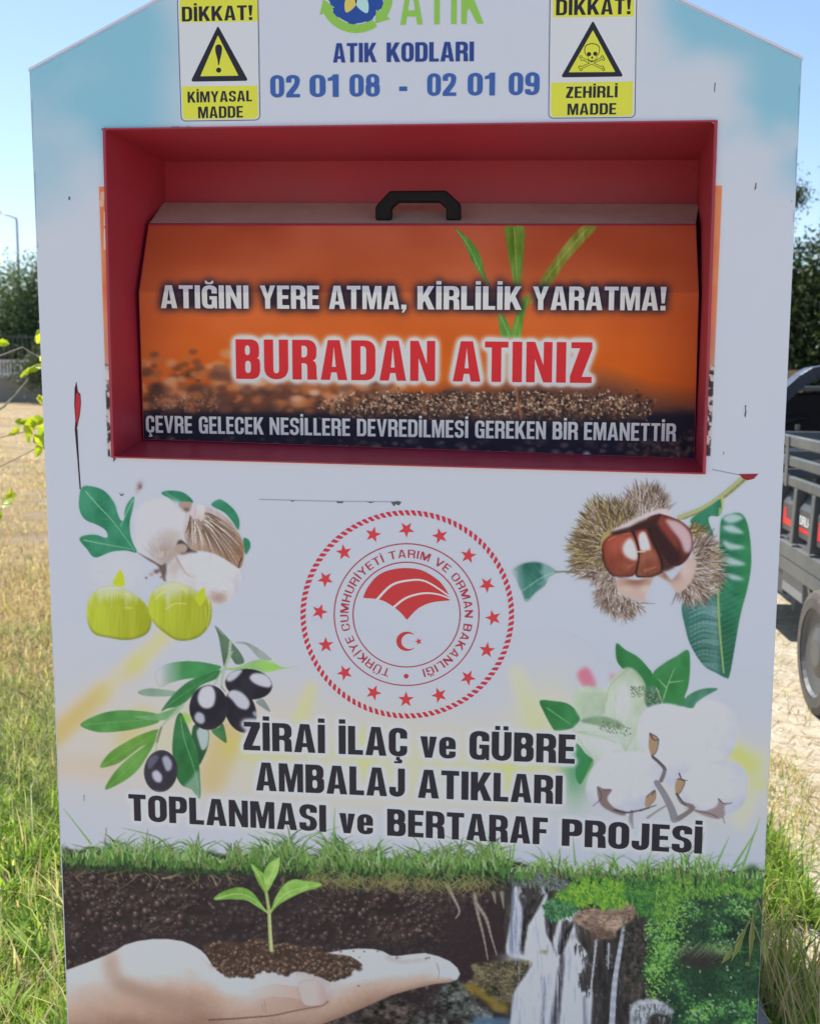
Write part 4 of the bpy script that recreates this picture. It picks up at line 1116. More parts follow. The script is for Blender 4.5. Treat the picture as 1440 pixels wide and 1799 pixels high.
# spiny burr: dense bristles over a soft body
def burr(pts, cols, n_, L0, L1, ctr, base=(142, 128, 122), spread=.5):
    P_ = cr(Z(pts), 6); M_ = c.mask(P_, 2.0); c.over(M_, base, .9)
    cx_, cy_ = Z([ctr])[0]
    ys, xs = np.where(M_ > .5)
    for i in rnd.randint(0, len(xs), n_):
        x, y = c.x0 + xs[i] * c.st, c.y0 + ys[i] * c.st
        a = math.atan2(y - cy_, x - cx_) + spread * rnd.randn(); L = L0 + (L1 - L0) * rnd.rand()
        k_ = cols[rnd.randint(len(cols))]
        c.seg((x + 1.2, y + 1.2), (x + L * math.cos(a) + 1, y + L * math.sin(a) + 1), 2.0, .6, (64, 52, 50), .3)
        c.seg((x, y), (x + L * math.cos(a), y + L * math.sin(a)), 1.7, .6, k_, .9)
PAL = [(96, 80, 72), (70, 56, 54), (186, 176, 178), (140, 124, 112), (204, 196, 194), (160, 146, 138)]
PAY = [(154, 144, 86), (120, 106, 58), (86, 70, 54), (186, 174, 136), (66, 54, 48), (170, 154, 110)]
burr([(700, 180), (690, 130), (735, 95), (800, 92), (860, 105), (900, 160), (905, 215), (830, 225), (740, 250)], PAL, 380, 10, 22, (800, 330), (156, 144, 144), .3)
burr([(640, 170), (560, 165), (500, 190), (455, 250), (440, 310), (400, 370), (400, 440), (420, 530), (500, 560), (590, 560), (560, 430), (560, 370), (620, 320), (720, 270), (720, 210), (680, 190)], PAY + PAL[:3], 1150, 10, 24, (660, 440), (132, 116, 96), .4)
burr([(440, 545), (520, 600), (530, 680), (590, 750), (660, 790), (720, 770), (770, 725), (700, 690), (640, 650), (620, 570), (540, 530)], PAL, 560, 10, 20, (640, 520), (136, 122, 118), .5)
burr([(1050, 380), (1110, 360), (1160, 400), (1185, 470), (1190, 560), (1160, 640), (1080, 690), (1000, 690), (960, 640), (1040, 560), (1050, 460)], PAL, 760, 12, 26, (960, 500), (158, 146, 142), .35)
burr([(1030, 290), (1080, 300), (1120, 300), (1090, 350), (1050, 350)], PAY, 60, 10, 16, (960, 360), (120, 120, 84), .3)
# inner husk
c.poly(Z([(590, 330), (700, 270), (830, 210), (910, 200), (930, 245), (860, 250), (740, 300), (620, 345)]), (184, 176, 184), 1, 1.5)
c.poly(Z([(545, 400), (560, 340), (600, 315), (620, 340), (580, 400), (552, 440)]), (152, 140, 92), 1, 1.2)
c.poly(Z([(640, 580), (760, 590), (880, 540), (940, 590), (1020, 480), (1072, 480), (1060, 560), (1030, 620), (970, 665), (925, 610), (850, 570), (820, 620), (790, 690), (810, 715), (700, 690), (640, 640)]), (176, 156, 152), 1, 1.5)
c.dab(*Z([(740, 600)])[0], 26, 10, (120, 78, 66), .8, keep=True); c.dab(*Z([(930, 560)])[0], 22, 12, (112, 68, 58), .8, keep=True); c.dab(*Z([(800, 640)])[0], 12, 8, (196, 178, 168), .7, keep=True); c.dab(*Z([(1010, 545)])[0], 14, 18, (190, 172, 176), .8, keep=True); c.dab(*Z([(690, 640)])[0], 14, 7, (190, 168, 156), .6, keep=True)
c.poly(Z([(700, 320), (860, 250), (900, 400), (965, 500), (885, 545), (800, 500)]), (62, 36, 36), 1, 2)
# nuts
def nut(pts, k0, k1, lights):
    M_ = c.mask(cr(Z(pts)), .7); q_ = np.array(Z(pts)); v = np.clip((c.Y - q_[:, 1].min()) / np.ptp(q_[:, 1]), 0, 1)[..., None]
    c.over(M_, np.array(k0) * (1 - v) + np.array(k1) * v + (c.noise(6, 30, 2)[..., None] - .5) * 12)
    rim = M_ * np.clip(1.02 - blur(M_, 2.6 / c.st), 0, 1) * 1.5
    c.tint(rim, (44, 20, 22), .8)
    for l, k_, a, s_ in lights: c.tint(c.mask(cr(Z(l)), s_) * M_, k_, a)
nut([(800, 262), (850, 232), (900, 235), (990, 270), (1045, 330), (1050, 420), (1010, 490), (950, 515), (880, 450), (830, 350)], (110, 44, 40), (66, 30, 32),
    [([(805, 300), (850, 280), (900, 340), (960, 420), (985, 480), (930, 505), (870, 430)], (42, 22, 28), .95, 3), ([(900, 260), (980, 275), (1040, 340), (1045, 420), (1010, 440), (980, 370), (930, 310)], (182, 160, 170), .95, 2.4), ([(850, 250), (880, 245), (940, 330), (975, 420), (950, 400), (890, 320)], (126, 56, 50), .8, 3)])
nut([(728, 330), (790, 305), (815, 360), (870, 470), (880, 540), (830, 570), (740, 572), (750, 480), (748, 400)], (130, 58, 48), (116, 68, 52),
    [([(755, 350), (790, 330), (820, 420), (800, 430), (768, 430)], (224, 212, 218), .98, 2), ([(760, 445), (830, 430), (850, 470), (800, 480), (760, 520)], (150, 96, 78), .6, 4)])
nut([(552, 410), (580, 360), (640, 328), (715, 325), (745, 390), (755, 470), (735, 560), (680, 575), (610, 565), (570, 500)], (142, 62, 50), (112, 58, 46),
    [([(670, 400), (710, 360), (742, 420), (745, 480), (700, 470), (672, 440)], (226, 220, 228), .98, 3), ([(600, 380), (680, 345), (650, 420), (610, 460)], (160, 84, 70), .7, 6), ([(640, 500), (720, 500), (690, 550)], (150, 92, 70), .5, 5)])
c.line(Z([(722, 325), (748, 390), (756, 470), (736, 572)]), 3.4, 2.6, (34, 18, 20), .9, keep=True); c.line(Z([(806, 290), (836, 380), (880, 480), (884, 548)]), 4.6, 3, (34, 18, 22), .85, keep=True); c.line(Z([(556, 420), (566, 500), (610, 566), (680, 578), (740, 574), (830, 572), (884, 548)]), 2.4, 2, (48, 26, 26), .8, keep=True)
c.line(Z([(590, 372), (650, 342), (705, 336)]), 3, 2, (176, 100, 84), .6, keep=True); c.line(Z([(700, 520), (735, 500)]), 6, 3, (160, 100, 80), .5, keep=True); c.line(Z([(790, 540), (850, 520)]), 6, 3, (156, 104, 84), .5, keep=True)
c.line(Z([(748, 436), (790, 436)]), 3, 1.5, (200, 178, 160), .9, keep=True)
c.poly(Z([(600, 330), (700, 300), (800, 270), (840, 240), (880, 232), (830, 300), (720, 320), (640, 345)]), (46, 26, 28), .9, 1.5)
for i in range(16):
    y = 420 + 17 * i; c.seg(Z([(1150, y)])[0], Z([(1185 + 66 * rnd.rand(), y + 6 - 3 * i + 10 * rnd.rand())])[0], 2.0, .7, PAL[rnd.randint(6)] if i % 3 else (150, 150, 96), .9)
c.line(Z([(770, 718), (845, 722)]), 1.6, .5, (70, 60, 56), .9)
PS.lay(c, 'chestnut_print')

# ---- cotton
c = Canvas(945, 1125, 1330, 1455, 1.5, seed=51)
Z = zf(900, 1100, 3.1304)
g0 = (44, 112, 66)
# soft green patch behind the words
c.over(np.exp(-(((c.X - 1010) / 26) ** 2 + ((c.Y - 1352) / 52) ** 2)) * .85 * (c.Y > 1310), (72, 140, 104))
shade_leaf(c, Z([(570, 95), (620, 130), (690, 170), (745, 230), (770, 265), (830, 400), (820, 440), (740, 440), (680, 300), (600, 230), (570, 180)]), g0, amt=10)
shade_leaf(c, Z([(965, 132), (975, 230), (965, 330), (945, 390), (950, 440), (830, 430), (790, 340), (770, 262), (830, 205), (900, 165)]), (50, 118, 70), (150, 180, 130), [Z([(820, 430), (850, 330), (890, 230)]), Z([(845, 340), (800, 290)]), Z([(860, 310), (940, 300)])], amt=10)
shade_leaf(c, Z([(940, 440), (950, 395), (1000, 360), (1060, 342), (1128, 345), (1060, 385), (1010, 420), (990, 450)]), (66, 122, 100), amt=14)
shade_leaf(c, Z([(150, 410), (230, 412), (300, 425), (345, 460), (370, 510), (330, 560), (240, 575), (210, 545), (170, 470)]), g0, (110, 165, 110), [Z([(190, 450), (260, 500), (320, 540)])], amt=10)
M = shade_leaf(c, Z([(350, 645), (400, 700), (445, 745), (400, 830), (370, 870), (345, 820), (350, 750)]), (44, 116, 72), (120, 170, 90), [Z([(440, 745), (400, 830), (375, 880)])], amt=10)
# bud, bracts
c.poly(Z([(355, 260), (405, 225), (440, 270), (458, 330), (420, 350), (380, 320)]), (190, 104, 132), .9, 3); c.dab(*Z([(548, 282)])[0], 6, 8, (190, 120, 144), .7)
def bract(pts, base, dots=True):
    M_ = c.mask(cr(Z(pts)), 1.6); c.over(M_, np.array(base) + (c.noise(20, 40, 3)[..., None] - .5) * 22, .95); return M_
bract([(345, 370), (400, 330), (500, 350), (540, 400), (500, 480), (430, 510), (370, 500), (340, 440)], (158, 178, 158))
for i in range(22): c.line(Z([(370 + 7 * i, 360 + 6 * rnd.rand()), (366 + 7 * i + 8 * rnd.rand() - 4, 320 - 20 * rnd.rand() + 20 * (i % 2))]), 1.4, .6, (186, 196, 190), .6)
bract([(510, 400), (530, 310), (590, 245), (645, 228), (690, 260), (730, 330), (730, 450), (700, 540), (700, 700), (600, 690), (520, 520)], (170, 184, 170))
c.tint(c.mask(cr(Z([(560, 400), (600, 320), (650, 330), (650, 450), (620, 520), (560, 500)])), 8), (192, 194, 206), .8)
bract([(730, 340), (790, 340), (830, 430), (740, 445)], (70, 110, 90)); 
bract([(330, 570), (380, 520), (470, 500), (600, 520), (650, 570), (680, 690), (560, 720), (440, 720), (370, 650)], (168, 182, 174))
c.tint(c.mask(cr(Z([(400, 620), (480, 580), (620, 620), (640, 690), (460, 690)])), 8), (188, 192, 204), .8)
bract([(370, 520), (470, 495), (560, 515), (620, 555), (560, 560), (460, 545)], (112, 140, 116))
for i in range(330):
    a_, b_ = rnd.rand(), rnd.rand()
    x, y = ((650 + 80 * a_, 330 + 60 * b_) if i % 3 == 0 else (480 + 170 * a_, 520 + 60 * b_ + 30 * a_) if i % 3 == 1 else (735 + 80 * a_, 350 + 80 * b_))
    c.dab(*Z([(x, y)])[0], 1.1, 1.1, (44, 60, 54) if rnd.rand() < .6 else (150, 164, 130), .75, keep=True)
for i in range(26):
    x = 530 + 170 * rnd.rand(); c.line(Z([(620, 690), (x, 500 + 60 * rnd.rand()), (x + 20 - 40 * rnd.rand(), 330 + 90 * rnd.rand())]), .8, .5, (146, 168, 136), .4, keep=True)
    c.line(Z([(350, 580), (450 + 60 * rnd.rand(), 580 + 40 * rnd.rand()), (560 + 90 * rnd.rand(), 600 + 70 * rnd.rand())]), .8, .5, (146, 168, 146), .35, keep=True)
c.line(Z([(640, 235), (540, 320), (512, 420)]), 1.4, 1, (130, 150, 100), .7, keep=True); c.line(Z([(660, 240), (720, 330), (725, 430)]), 1.4, 1, (130, 150, 100), .7, keep=True); c.line(Z([(790, 340), (825, 430)]), 2, 1.4, (150, 176, 140), .9, keep=True); c.line(Z([(435, 720), (375, 640), (335, 570)]), 1.2, .8, (128, 150, 100), .7, keep=True)
# bolls
def boll(pts, lo=(168, 174, 194)):
    M_ = c.mask(cr(Z(pts)), 1.4); q_ = np.array(Z(pts)); ctr = q_.mean(0); R2 = np.ptp(q_, axis=0) / 2
    e_ = np.clip(((c.X - ctr[0] + 8) / R2[0]) ** 2 + ((c.Y - ctr[1] + 10) / R2[1]) ** 2, 0, 1.6)[..., None]
    c.over(M_, np.array((194, 196, 212)) * (1 - e_ / 1.6) + np.array(lo) * e_ / 1.6 + (c.noise(26, 26, 4)[..., None] - .5) * 12)
boll([(690, 560), (705, 490), (760, 440), (850, 425), (940, 445), (990, 455), (1060, 400), (1180, 440), (1240, 520), (1230, 640), (1180, 720), (1000, 860), (860, 880), (800, 780), (740, 700), (695, 650)], (174, 180, 200))
boll([(900, 900), (930, 820), (1000, 780), (1120, 740), (1220, 750), (1280, 800), (1292, 900), (1260, 990), (1190, 1030), (1100, 1020), (1000, 1000), (930, 970)])
boll([(402, 900), (420, 820), (470, 750), (560, 700), (660, 690), (760, 710), (815, 770), (815, 850), (780, 920), (720, 1000), (620, 1040), (500, 1010), (430, 970)])
for q_ in ([(520, 800), (560, 880), (620, 920)], [(640, 740), (660, 830), (640, 950)], [(1080, 800), (1110, 880), (1180, 940)], [(850, 540), (900, 640), (900, 760)], [(1000, 500), (1060, 600), (1070, 720)]): c.line(Z(q_), 4, 2, (178, 182, 200), .6, keep=True)
# husks and twigs
BR, BD, BT = (112, 96, 96), (66, 56, 62), (150, 126, 104)
c.line(Z([(770, 720), (805, 750), (835, 790), (815, 850)]), 5, 7, (104, 98, 108), 1)
c.line(Z([(790, 860), (830, 920), (870, 1000), (890, 1060)]), 9, 14, (122, 120, 132), 1); c.line(Z([(740, 1055), (790, 1020), (842, 988)]), 4, 3, (128, 128, 138), .9)
c.line(Z([(900, 920), (930, 970), (990, 1000), (910, 1060)]), 4, 9, (112, 106, 112), 1); c.line(Z([(655, 1020), (650, 1060), (655, 1125)]), 6, 8, (128, 128, 138), 1)
for pts in ([(755, 590), (800, 620), (790, 690), (765, 712), (748, 670), (748, 620)], [(905, 840), (945, 850), (930, 900), (905, 930), (892, 890)], [(735, 940), (780, 905), (785, 950), (750, 990), (728, 990)]): c.poly(Z(pts), BT, 1, .6); c.line(Z(pts[:4]), 1.8, 1.2, BD, .8, keep=True)
for l in ([(755, 590), (775, 625), (805, 625)], [(915, 810), (930, 845), (958, 848)], [(765, 712), (800, 745), (845, 790)], [(900, 920), (930, 960), (955, 990)], [(700, 1015), (740, 1000), (790, 985)], [(780, 905), (765, 930)]): c.line(Z(l), 2.6, 1.2, BD, .95)
c.poly(Z([(465, 885), (500, 895), (545, 900), (520, 950), (560, 1000), (620, 1020), (610, 1042), (540, 1020), (480, 975)]), BR, .95, 1); c.line(Z([(465, 885), (490, 940), (440, 990)]), 1.6, 1, BD, .8); c.line(Z([(500, 900), (545, 902)]), 2, 1, BD, .8)
c.line(Z([(560, 1010), (620, 1025), (690, 1015), (750, 1000)]), 3.4, 2, BD, .9)
c.poly(Z([(990, 1010), (1060, 1015), (1120, 990), (1135, 950), (1160, 975), (1205, 972), (1165, 990), (1165, 1040), (1130, 1060), (1060, 1045)]), (134, 120, 126), .95, 1); c.line(Z([(1000, 1015), (1080, 1030), (1130, 1055)]), 2.4, 1.4, BD, .6, keep=True); c.line(Z([(1155, 1050), (1165, 1085)]), 1.6, 1, BD, .7); c.line(Z([(1130, 950), (1160, 975), (1205, 972)]), 2, 1, BD, .7); c.dab(*Z([(980, 1000)])[0], 7, 5, BR, .9)
PS.lay(c, 'cotton_print')

PS.lay(OUTLINE, 'lettering_outline', .15)
# ------------------------------------------------------------------ lower picture: soil, hand with seedling, waterfall
rnd = np.random.RandomState(77)
def soil_fill(c, M, dark, mid, hi, seed, n_, box, r0=2.2, r1=6.0, strong=.8):
    """crumbly earth: dark ground with many lit crumbs"""
    n = c.noise(34, 26, 4, seed=seed); n2 = c.noise(8, 8, 3, seed=seed + 1)
    v = np.clip(n * .75 + n2 * .5 - .2, 0, 1)[..., None]
    c.over(M, np.array(dark) * (1 - v) + np.array(mid) * v)
    r_ = np.random.RandomState(seed + 2); x0, y0, x1, y1 = box
    for i in range(n_):
        x, y = x0 + (x1 - x0) * r_.rand(), y0 + (y1 - y0) * r_.rand()
        i_, j_ = int((x - c.x0) / c.st), int((y - c.y0) / c.st)
        if not (0 <= i_ < c.W and 0 <= j_ < c.H) or M[j_, i_] < .6: continue
        g = n[j_, i_]
        if r_.rand() > np.clip(g * 2.4 - .35, .12, 1): continue
        r = r0 + (r1 - r0) * r_.rand() ** 2; f_ = .55 + .6 * r_.rand()
        c.dab(x + r * .35, y + r * .45, r, r * .8, np.array(dark) * .75, strong, 3, keep=True)
        c.dab(x, y, r * .8, r * .62, np.clip(np.array(mid) * .6 + np.array(hi) * .4 * f_, 0, 255), strong * .8, 2.6, r_.rand() * 3, keep=True)
        c.dab(x - r * .25, y - r * .3, r * .36, r * .26, np.array(hi) * f_, strong, 2, r_.rand() * 3, keep=True)
def groundline(x): return 1494 + (x - 112) * .030
SX0, SX1, SY1 = 90, 1360, 1863
c = Canvas(SX0, 1395, SX1, SY1, 1.5, seed=61)
ZS, ZH = zf(100, 1450, 3.7895), zf(440, 1450, 3.4286)
M = np.clip((c.Y - groundline(c.X) + 26 * (c.noise(50, 20, 3) - .5)) / 5, 0, 1)
soil_fill(c, M, (36, 30, 36), (72, 58, 58), (150, 130, 124), 62, 6200, (104, 1490, 860, SY1), 2.4, 8.0)
# darker bank over the hand, and the cavern left of the fall
c.tint(np.exp(-(((c.X - 480) / 90) ** 2 + ((c.Y - 1570) / 60) ** 2)) , (38, 34, 42), .75)
c.tint(np.exp(-(((c.X - 330) / 170) ** 2 + ((c.Y - 1655) / 22) ** 2)), (42, 36, 44), .8)
c.tint(np.clip((c.X - 740) / 60, 0, 1) * np.clip((c.Y - 1560) / 50, 0, 1) * np.clip((930 - c.X) / 30, 0, 1), (46, 36, 42), .88)
c.tint(np.exp(-(((c.X - 640) / 160) ** 2 + ((c.Y - 1668) / 16) ** 2)), (40, 36, 42), .85)
c.tint(np.clip((c.Y - 1740) / 20, 0, 1) * np.clip((c.X - 560) / 60, 0, 1) * np.clip((900 - c.X) / 30, 0, 1), (44, 40, 46), .5)
# rocks at the lower right of the hand
for cx_, cy_, rx, ry, k_ in ((800, 1755, 38, 30, (96, 102, 98)), (690, 1785, 60, 26, (82, 74, 72)), (840, 1790, 30, 22, (110, 114, 112)), (760, 1800, 40, 20, (90, 92, 90)), (640, 1812, 60, 24, (70, 62, 62))):
    M_ = c.mask([(cx_ + rx * math.cos(a) * (1 + .1 * math.sin(5 * a)), cy_ + ry * math.sin(a) * (1 + .12 * math.cos(4 * a))) for a in np.linspace(0, 6.28, 40)], 3)
    n = (c.noise(10, 8, 4) * 1.3 - .3)[..., None]; c.over(M_, np.array(k_) * (.45 + .9 * n), .92)
# right part: rock, water, bushes
ZW, ZB = zf(780, 1480, 4.5), zf(1060, 1480, 4.5)
Mr = np.clip((c.X - 872 - 20 * (c.noise(40, 60, 2) - .5)) / 14, 0, 1) * np.clip((c.Y - 1535) / 10, 0, 1)
n = c.noise(9, 34, 4)[..., None]
c.over(Mr, np.array((34, 33, 38)) * (1 - n) + np.array((74, 70, 68)) * n)
for i in range(700):                                  # wet rock flecks
    x, y = 880 + 340 * rnd.rand(), 1560 + 300 * rnd.rand()
    c.line([(x, y), (x + 3 * rnd.randn(), y + 4 + 9 * rnd.rand())], 2.4, .8, [(96, 90, 84), (26, 25, 30), (128, 126, 126), (58, 62, 50)][rnd.randint(4)], .42, keep=True)
# left roots by the cavern
for l in ([(240, 410), (265, 560), (310, 740), (345, 930)], [(250, 480), (330, 600), (370, 740), (415, 890)], [(20, 330), (70, 430), (120, 540), (90, 600)], [(390, 400), (405, 480)], [(455, 400), (470, 520)]):
    c.line(ZW(l), 9, 2, (116, 106, 100), .75, keep=True); c.line(ZW(l), 3, 1, (164, 156, 150), .6, keep=True)
# mossy boulder
M_ = c.mask(cr(ZW([(210, 970), (330, 945), (450, 928), (520, 920), (690, 945), (650, 1000), (610, 1080), (560, 1150), (540, 1250), (480, 1345), (380, 1325), (330, 1240), (200, 1205), (165, 1130), (240, 1040)])), 1.5)
n = c.noise(12, 9, 4)[..., None]; c.over(M_, np.array((46, 42, 38)) * (1 - n) + np.array((128, 118, 92)) * n)
for i in range(260):
    x, y = ZW([(190 + 480 * rnd.rand(), 940 + 260 * rnd.rand())])[0]; c.dab(x, y, 1 + 2.2 * rnd.rand(), 1 + 1.4 * rnd.rand(), [(160, 150, 124), (34, 32, 30), (122, 124, 76)][rnd.randint(3)], .55 * M_[min(int((y - c.y0) / c.st), c.H - 1), int((x - c.x0) / c.st)], keep=True)
for x, y, rx, ry in ((255, 1170, 16, 9), (330, 1230, 14, 7), (400, 1285, 16, 9), (470, 1310, 10, 8), (205, 1140, 8, 6)): c.dab(*ZW([(x, y)])[0], rx, ry, (134, 112, 46), .8, 2.2, .4, keep=True)
c.poly(ZW([(230, 1390), (300, 1375), (420, 1385), (520, 1400), (520, 1500), (240, 1500)]), (88, 118, 146), .8, 3)
# the falls
WH = (196, 200, 212)
st = c.noise(5, 70, 4); st2 = c.noise(16, 140, 3)
def water(pts, a=.95, soft=1.6, dark=(104, 112, 132), thr=.42):
    M_ = c.mask(cr(ZW(pts), 3), soft)
    v = np.clip((st * .6 + st2 * .6 - thr) * 3.2, 0, 1)[..., None]
    c.over(M_, np.array(dark) * (1 - v) + np.array(WH) * v, a)
    return M_
water([(540, 385), (575, 340), (592, 415), (640, 425), (625, 600), (612, 760), (602, 900), (490, 880), (508, 700), (530, 560)], .92, 1.6, (126, 140, 168), .48)
water([(815, 388), (800, 560), (800, 690), (830, 765), (862, 765), (895, 640), (920, 592), (1000, 560), (1080, 528), (1015, 620), (960, 690), (925, 770), (930, 880), (975, 780), (1000, 690), (1025, 640), (1060, 780), (1140, 900), (1105, 980), (1065, 1080), (1085, 1185), (1168, 1170), (1160, 1440), (1165, 1800), (490, 1800), (520, 1440), (545, 1200), (620, 1080), (695, 950), (590, 905), (645, 760), (665, 640), (735, 540)], .97, 1.6, (166, 172, 190), .24)
for l, w0, w1 in (([(940, 860), (930, 1000), (905, 1180), (880, 1440), (870, 1700)], 9, 16), ([(780, 1060), (790, 1200), (775, 1440), (770, 1700)], 4, 9), ([(820, 600), (825, 700)], 8, 6), ([(1105, 1220), (1120, 1440)], 6, 7), ([(870, 1250), (840, 1440)], 4, 8)):
    c2 = Canvas(SX0, 1395, SX1, SY1, 1.5); c2.line(ZW(l), w0, w1, (0, 0, 0)); c.tint(blur(c2.a, 1.6) * np.clip(1.5 - st * 1.2, 0, 1), (96, 98, 116), .9)
c.dab(*ZW([(790, 865)])[0], 9, 5, (110, 116, 80), .8, keep=True)
wm = c.mask(cr(ZW([(500, 380), (1140, 380), (1160, 1440), (480, 1440)])), 6)
vst = c.noise(4, 110, 3, seed=1201)
for l, w0, w1, a_ in (([(605, 430), (640, 520), (640, 640), (622, 780), (615, 880)], 9, 7, .92), ([(700, 480), (690, 560), (660, 640)], 15, 5, .9), ([(820, 580), (835, 680), (850, 780), (890, 900)], 12, 2, .75), ([(960, 640), (930, 760), (915, 870)], 13, 9, .9), ([(1015, 640), (985, 700), (960, 780)], 8, 3, .85), ([(935, 900), (925, 1020), (900, 1200), (885, 1440)], 9, 13, .6)):
    c2 = Canvas(SX0, 1395, SX1, SY1, 1.5); c2.line(ZW(l), w0, w1, (0, 0, 0)); k2 = blur(c2.a, .9) * np.clip(1.6 - vst * 1.5, 0, 1)
    c.tint(k2, np.array((42, 40, 44)) + 50 * (c.noise(5, 9, 3)[..., None] - .5), a_)
for i in range(200):                                   # bright threads of falling water
    x, y = ZW([(520 + 600 * rnd.rand(), 420 + 980 * rnd.rand())])[0]; i_, j_ = int((x - c.x0) / c.st), int((y - c.y0) / c.st)
    if j_ < c.H and c.c[j_, i_].mean() > 120: c.line([(x, y), (x + 1.5 * rnd.randn(), y + 18 + 34 * rnd.rand())], 1.8, .6, (212, 214, 224) if i % 4 else (138, 144, 162), .5, keep=True)
c.tint(np.exp(-(((c.X - ZW([(600, 0)])[0][0]) / 30) ** 2 + ((c.Y - ZW([(0, 905)])[0][1]) / 7) ** 2)), (200, 204, 214), .7)
for l in ([(1050, 800), (1090, 870), (1130, 905)], [(1075, 1010), (1090, 1090), (1120, 1170)]):
    for q in range(16):
        t_ = rnd.rand() * (len(l) - 1); i_ = min(int(t_), len(l) - 2); f_ = t_ - i_; x, y = ZW([tuple(np.array(l[i_]) * (1 - f_) + np.array(l[i_ + 1]) * f_ + rnd.randn(2) * 14)])[0]
        c.line([(x, y), (x + rnd.randn(), y + 6 + 10 * rnd.rand())], 3.4, 1, (52, 50, 56), .7, keep=True)
for i in range(160):
    x, y = ZW([(560 + 560 * rnd.rand(), 650 + 780 * rnd.rand())])[0]; c.line([(x, y), (x + rnd.randn(), y + 10 + 24 * rnd.rand())], 1.6, .5, (200, 204, 216) if i % 3 else (120, 126, 144), .35, keep=True)
for l, w0, w1 in (([(1200, 768), (1188, 900), (1165, 1100), (1160, 1200)], 3.5, 3), ([(1300, 800), (1295, 1000)], 3, 1.5), ([(1420, 668), (1385, 860), (1345, 1120), (1325, 1440), (1320, 1700)], 6, 12), ([(770, 330), (790, 400)], 5, 4), ([(600, 350), (590, 400)], 3, 3)):
    c.line(ZW(l), w0, w1, (172, 178, 194), .85)
    for i in range(24):
        t = rnd.rand(); q0 = np.array(ZW(l)); q_ = q0[min(int(t * (len(q0) - 1)), len(q0) - 2)] * (1 - t % 1) + q0[min(int(t * (len(q0) - 1)) + 1, len(q0) - 1)] * (t % 1)
        c.dab(q_[0] + 3 * rnd.randn(), q_[1] + 4 * rnd.randn(), 1.4, 2.6, (150, 156, 172), .6, keep=True)
# white rock at the bottom right
M_ = c.mask(cr(ZB([(215, 1290), (300, 1240), (430, 1240), (540, 1310), (560, 1350), (480, 1362), (400, 1352), (345, 1440), (345, 1800), (190, 1800), (205, 1400)])), 1.6)
n = c.noise(16, 12, 4)[..., None]; c.over(M_, np.array((140, 144, 154)) * (1 - n) + np.array((188, 192, 202)) * n)
for i in range(120):
    q_ = ZB([(200 + 340 * rnd.rand(), 1280 + 260 * rnd.rand() ** 1.5)])[0]; c.line([q_, (q_[0] + 2 * rnd.randn(), q_[1] + 5 + 8 * rnd.rand())], 2.6, .8, [(70, 68, 76), (196, 200, 208), (110, 108, 112), (52, 66, 52)][rnd.randint(4)], .6, keep=True)
# tan tufa
M_ = c.mask(cr(ZW([(1010, 600), (1080, 540), (1200, 520), (1290, 530), (1440, 470), (1510, 480), (1515, 570), (1450, 640), (1360, 700), (1350, 755), (1170, 757), (1150, 700), (1060, 650)])), 1.4)
n = c.noise(14, 8, 4)[..., None]; c.over(M_, np.array((92, 76, 68)) * (1 - n) + np.array((172, 150, 134)) * n)
for i in range(240):
    x, y = ZW([(1020 + 480 * rnd.rand(), 490 + 270 * rnd.rand())])[0]
    if M_[int((y - c.y0) / c.st), int((x - c.x0) / c.st)] > .6: c.dab(x, y, 1 + 2.6 * rnd.rand(), .8 + 1.2 * rnd.rand(), [(184, 156, 136), (76, 58, 52)][i % 2], .5, keep=True)
c.tint(np.exp(-(((c.X - ZW([(1200, 0)])[0][0]) / 40) ** 2 + ((c.Y - ZW([(0, 745)])[0][1]) / 7) ** 2)), (66, 54, 48), .6)
# cliff right of the tufa
for i in range(500):
    x, y = ZB([(150 + 230 * rnd.rand(), 600 + 640 * rnd.rand())])[0]; c.dab(x, y, 1 + 2.4 * rnd.rand(), 1.6 + 3.4 * rnd.rand(), [(106, 96, 86), (34, 32, 36), (78, 72, 66), (50, 60, 48), (28, 28, 32)][rnd.randint(5)], .55, 2.2, keep=True)
# bush
Mb = c.mask(cr(ZB([(340, 640), (420, 560), (520, 470), (640, 380), (800, 330), (1000, 300), (1240, 280), (1240, 1800), (430, 1800), (560, 1350), (520, 1290), (410, 1200), (330, 1060), (310, 990), (370, 850)])), 4)
n = c.noise(60, 50, 4)[..., None]; c.over(Mb, np.array((30, 48, 42)) * (1 - n) + np.array((56, 92, 62)) * n)
tone = c.noise(42, 34, 3, seed=900)
for i in range(4200):
    X, Y = 320 + 900 * rnd.rand(), 300 + 1400 * rnd.rand()
    x, y = ZB([(X, Y)])[0]; i_, j_ = int((x - c.x0) / c.st), int((y - c.y0) / c.st)
    if not (0 <= j_ < c.H and 0 <= i_ < c.W) or Mb[j_, i_] < .3: continue
    up = np.clip((1300 - Y) / 900, 0, 1); lft = np.clip((760 - X) / 400, 0, 1); l_ = tone[j_, i_] * .9 + .22 * lft * up + .2 * rnd.rand() - .1
    k_ = (34, 56, 44) if l_ < .42 else (54, 92, 58) if l_ < .6 else (88, 142, 76) if l_ < .78 else (134, 176, 102)
    if rnd.rand() < .05: k_ = (132, 168, 140)
    if l_ > .38 or rnd.rand() < .5: c.leafdab(x, y, 3 + 5 * rnd.rand(), 2.2 + 1.8 * rnd.rand(), rnd.rand() * 6.3, k_, .85, keep=True)
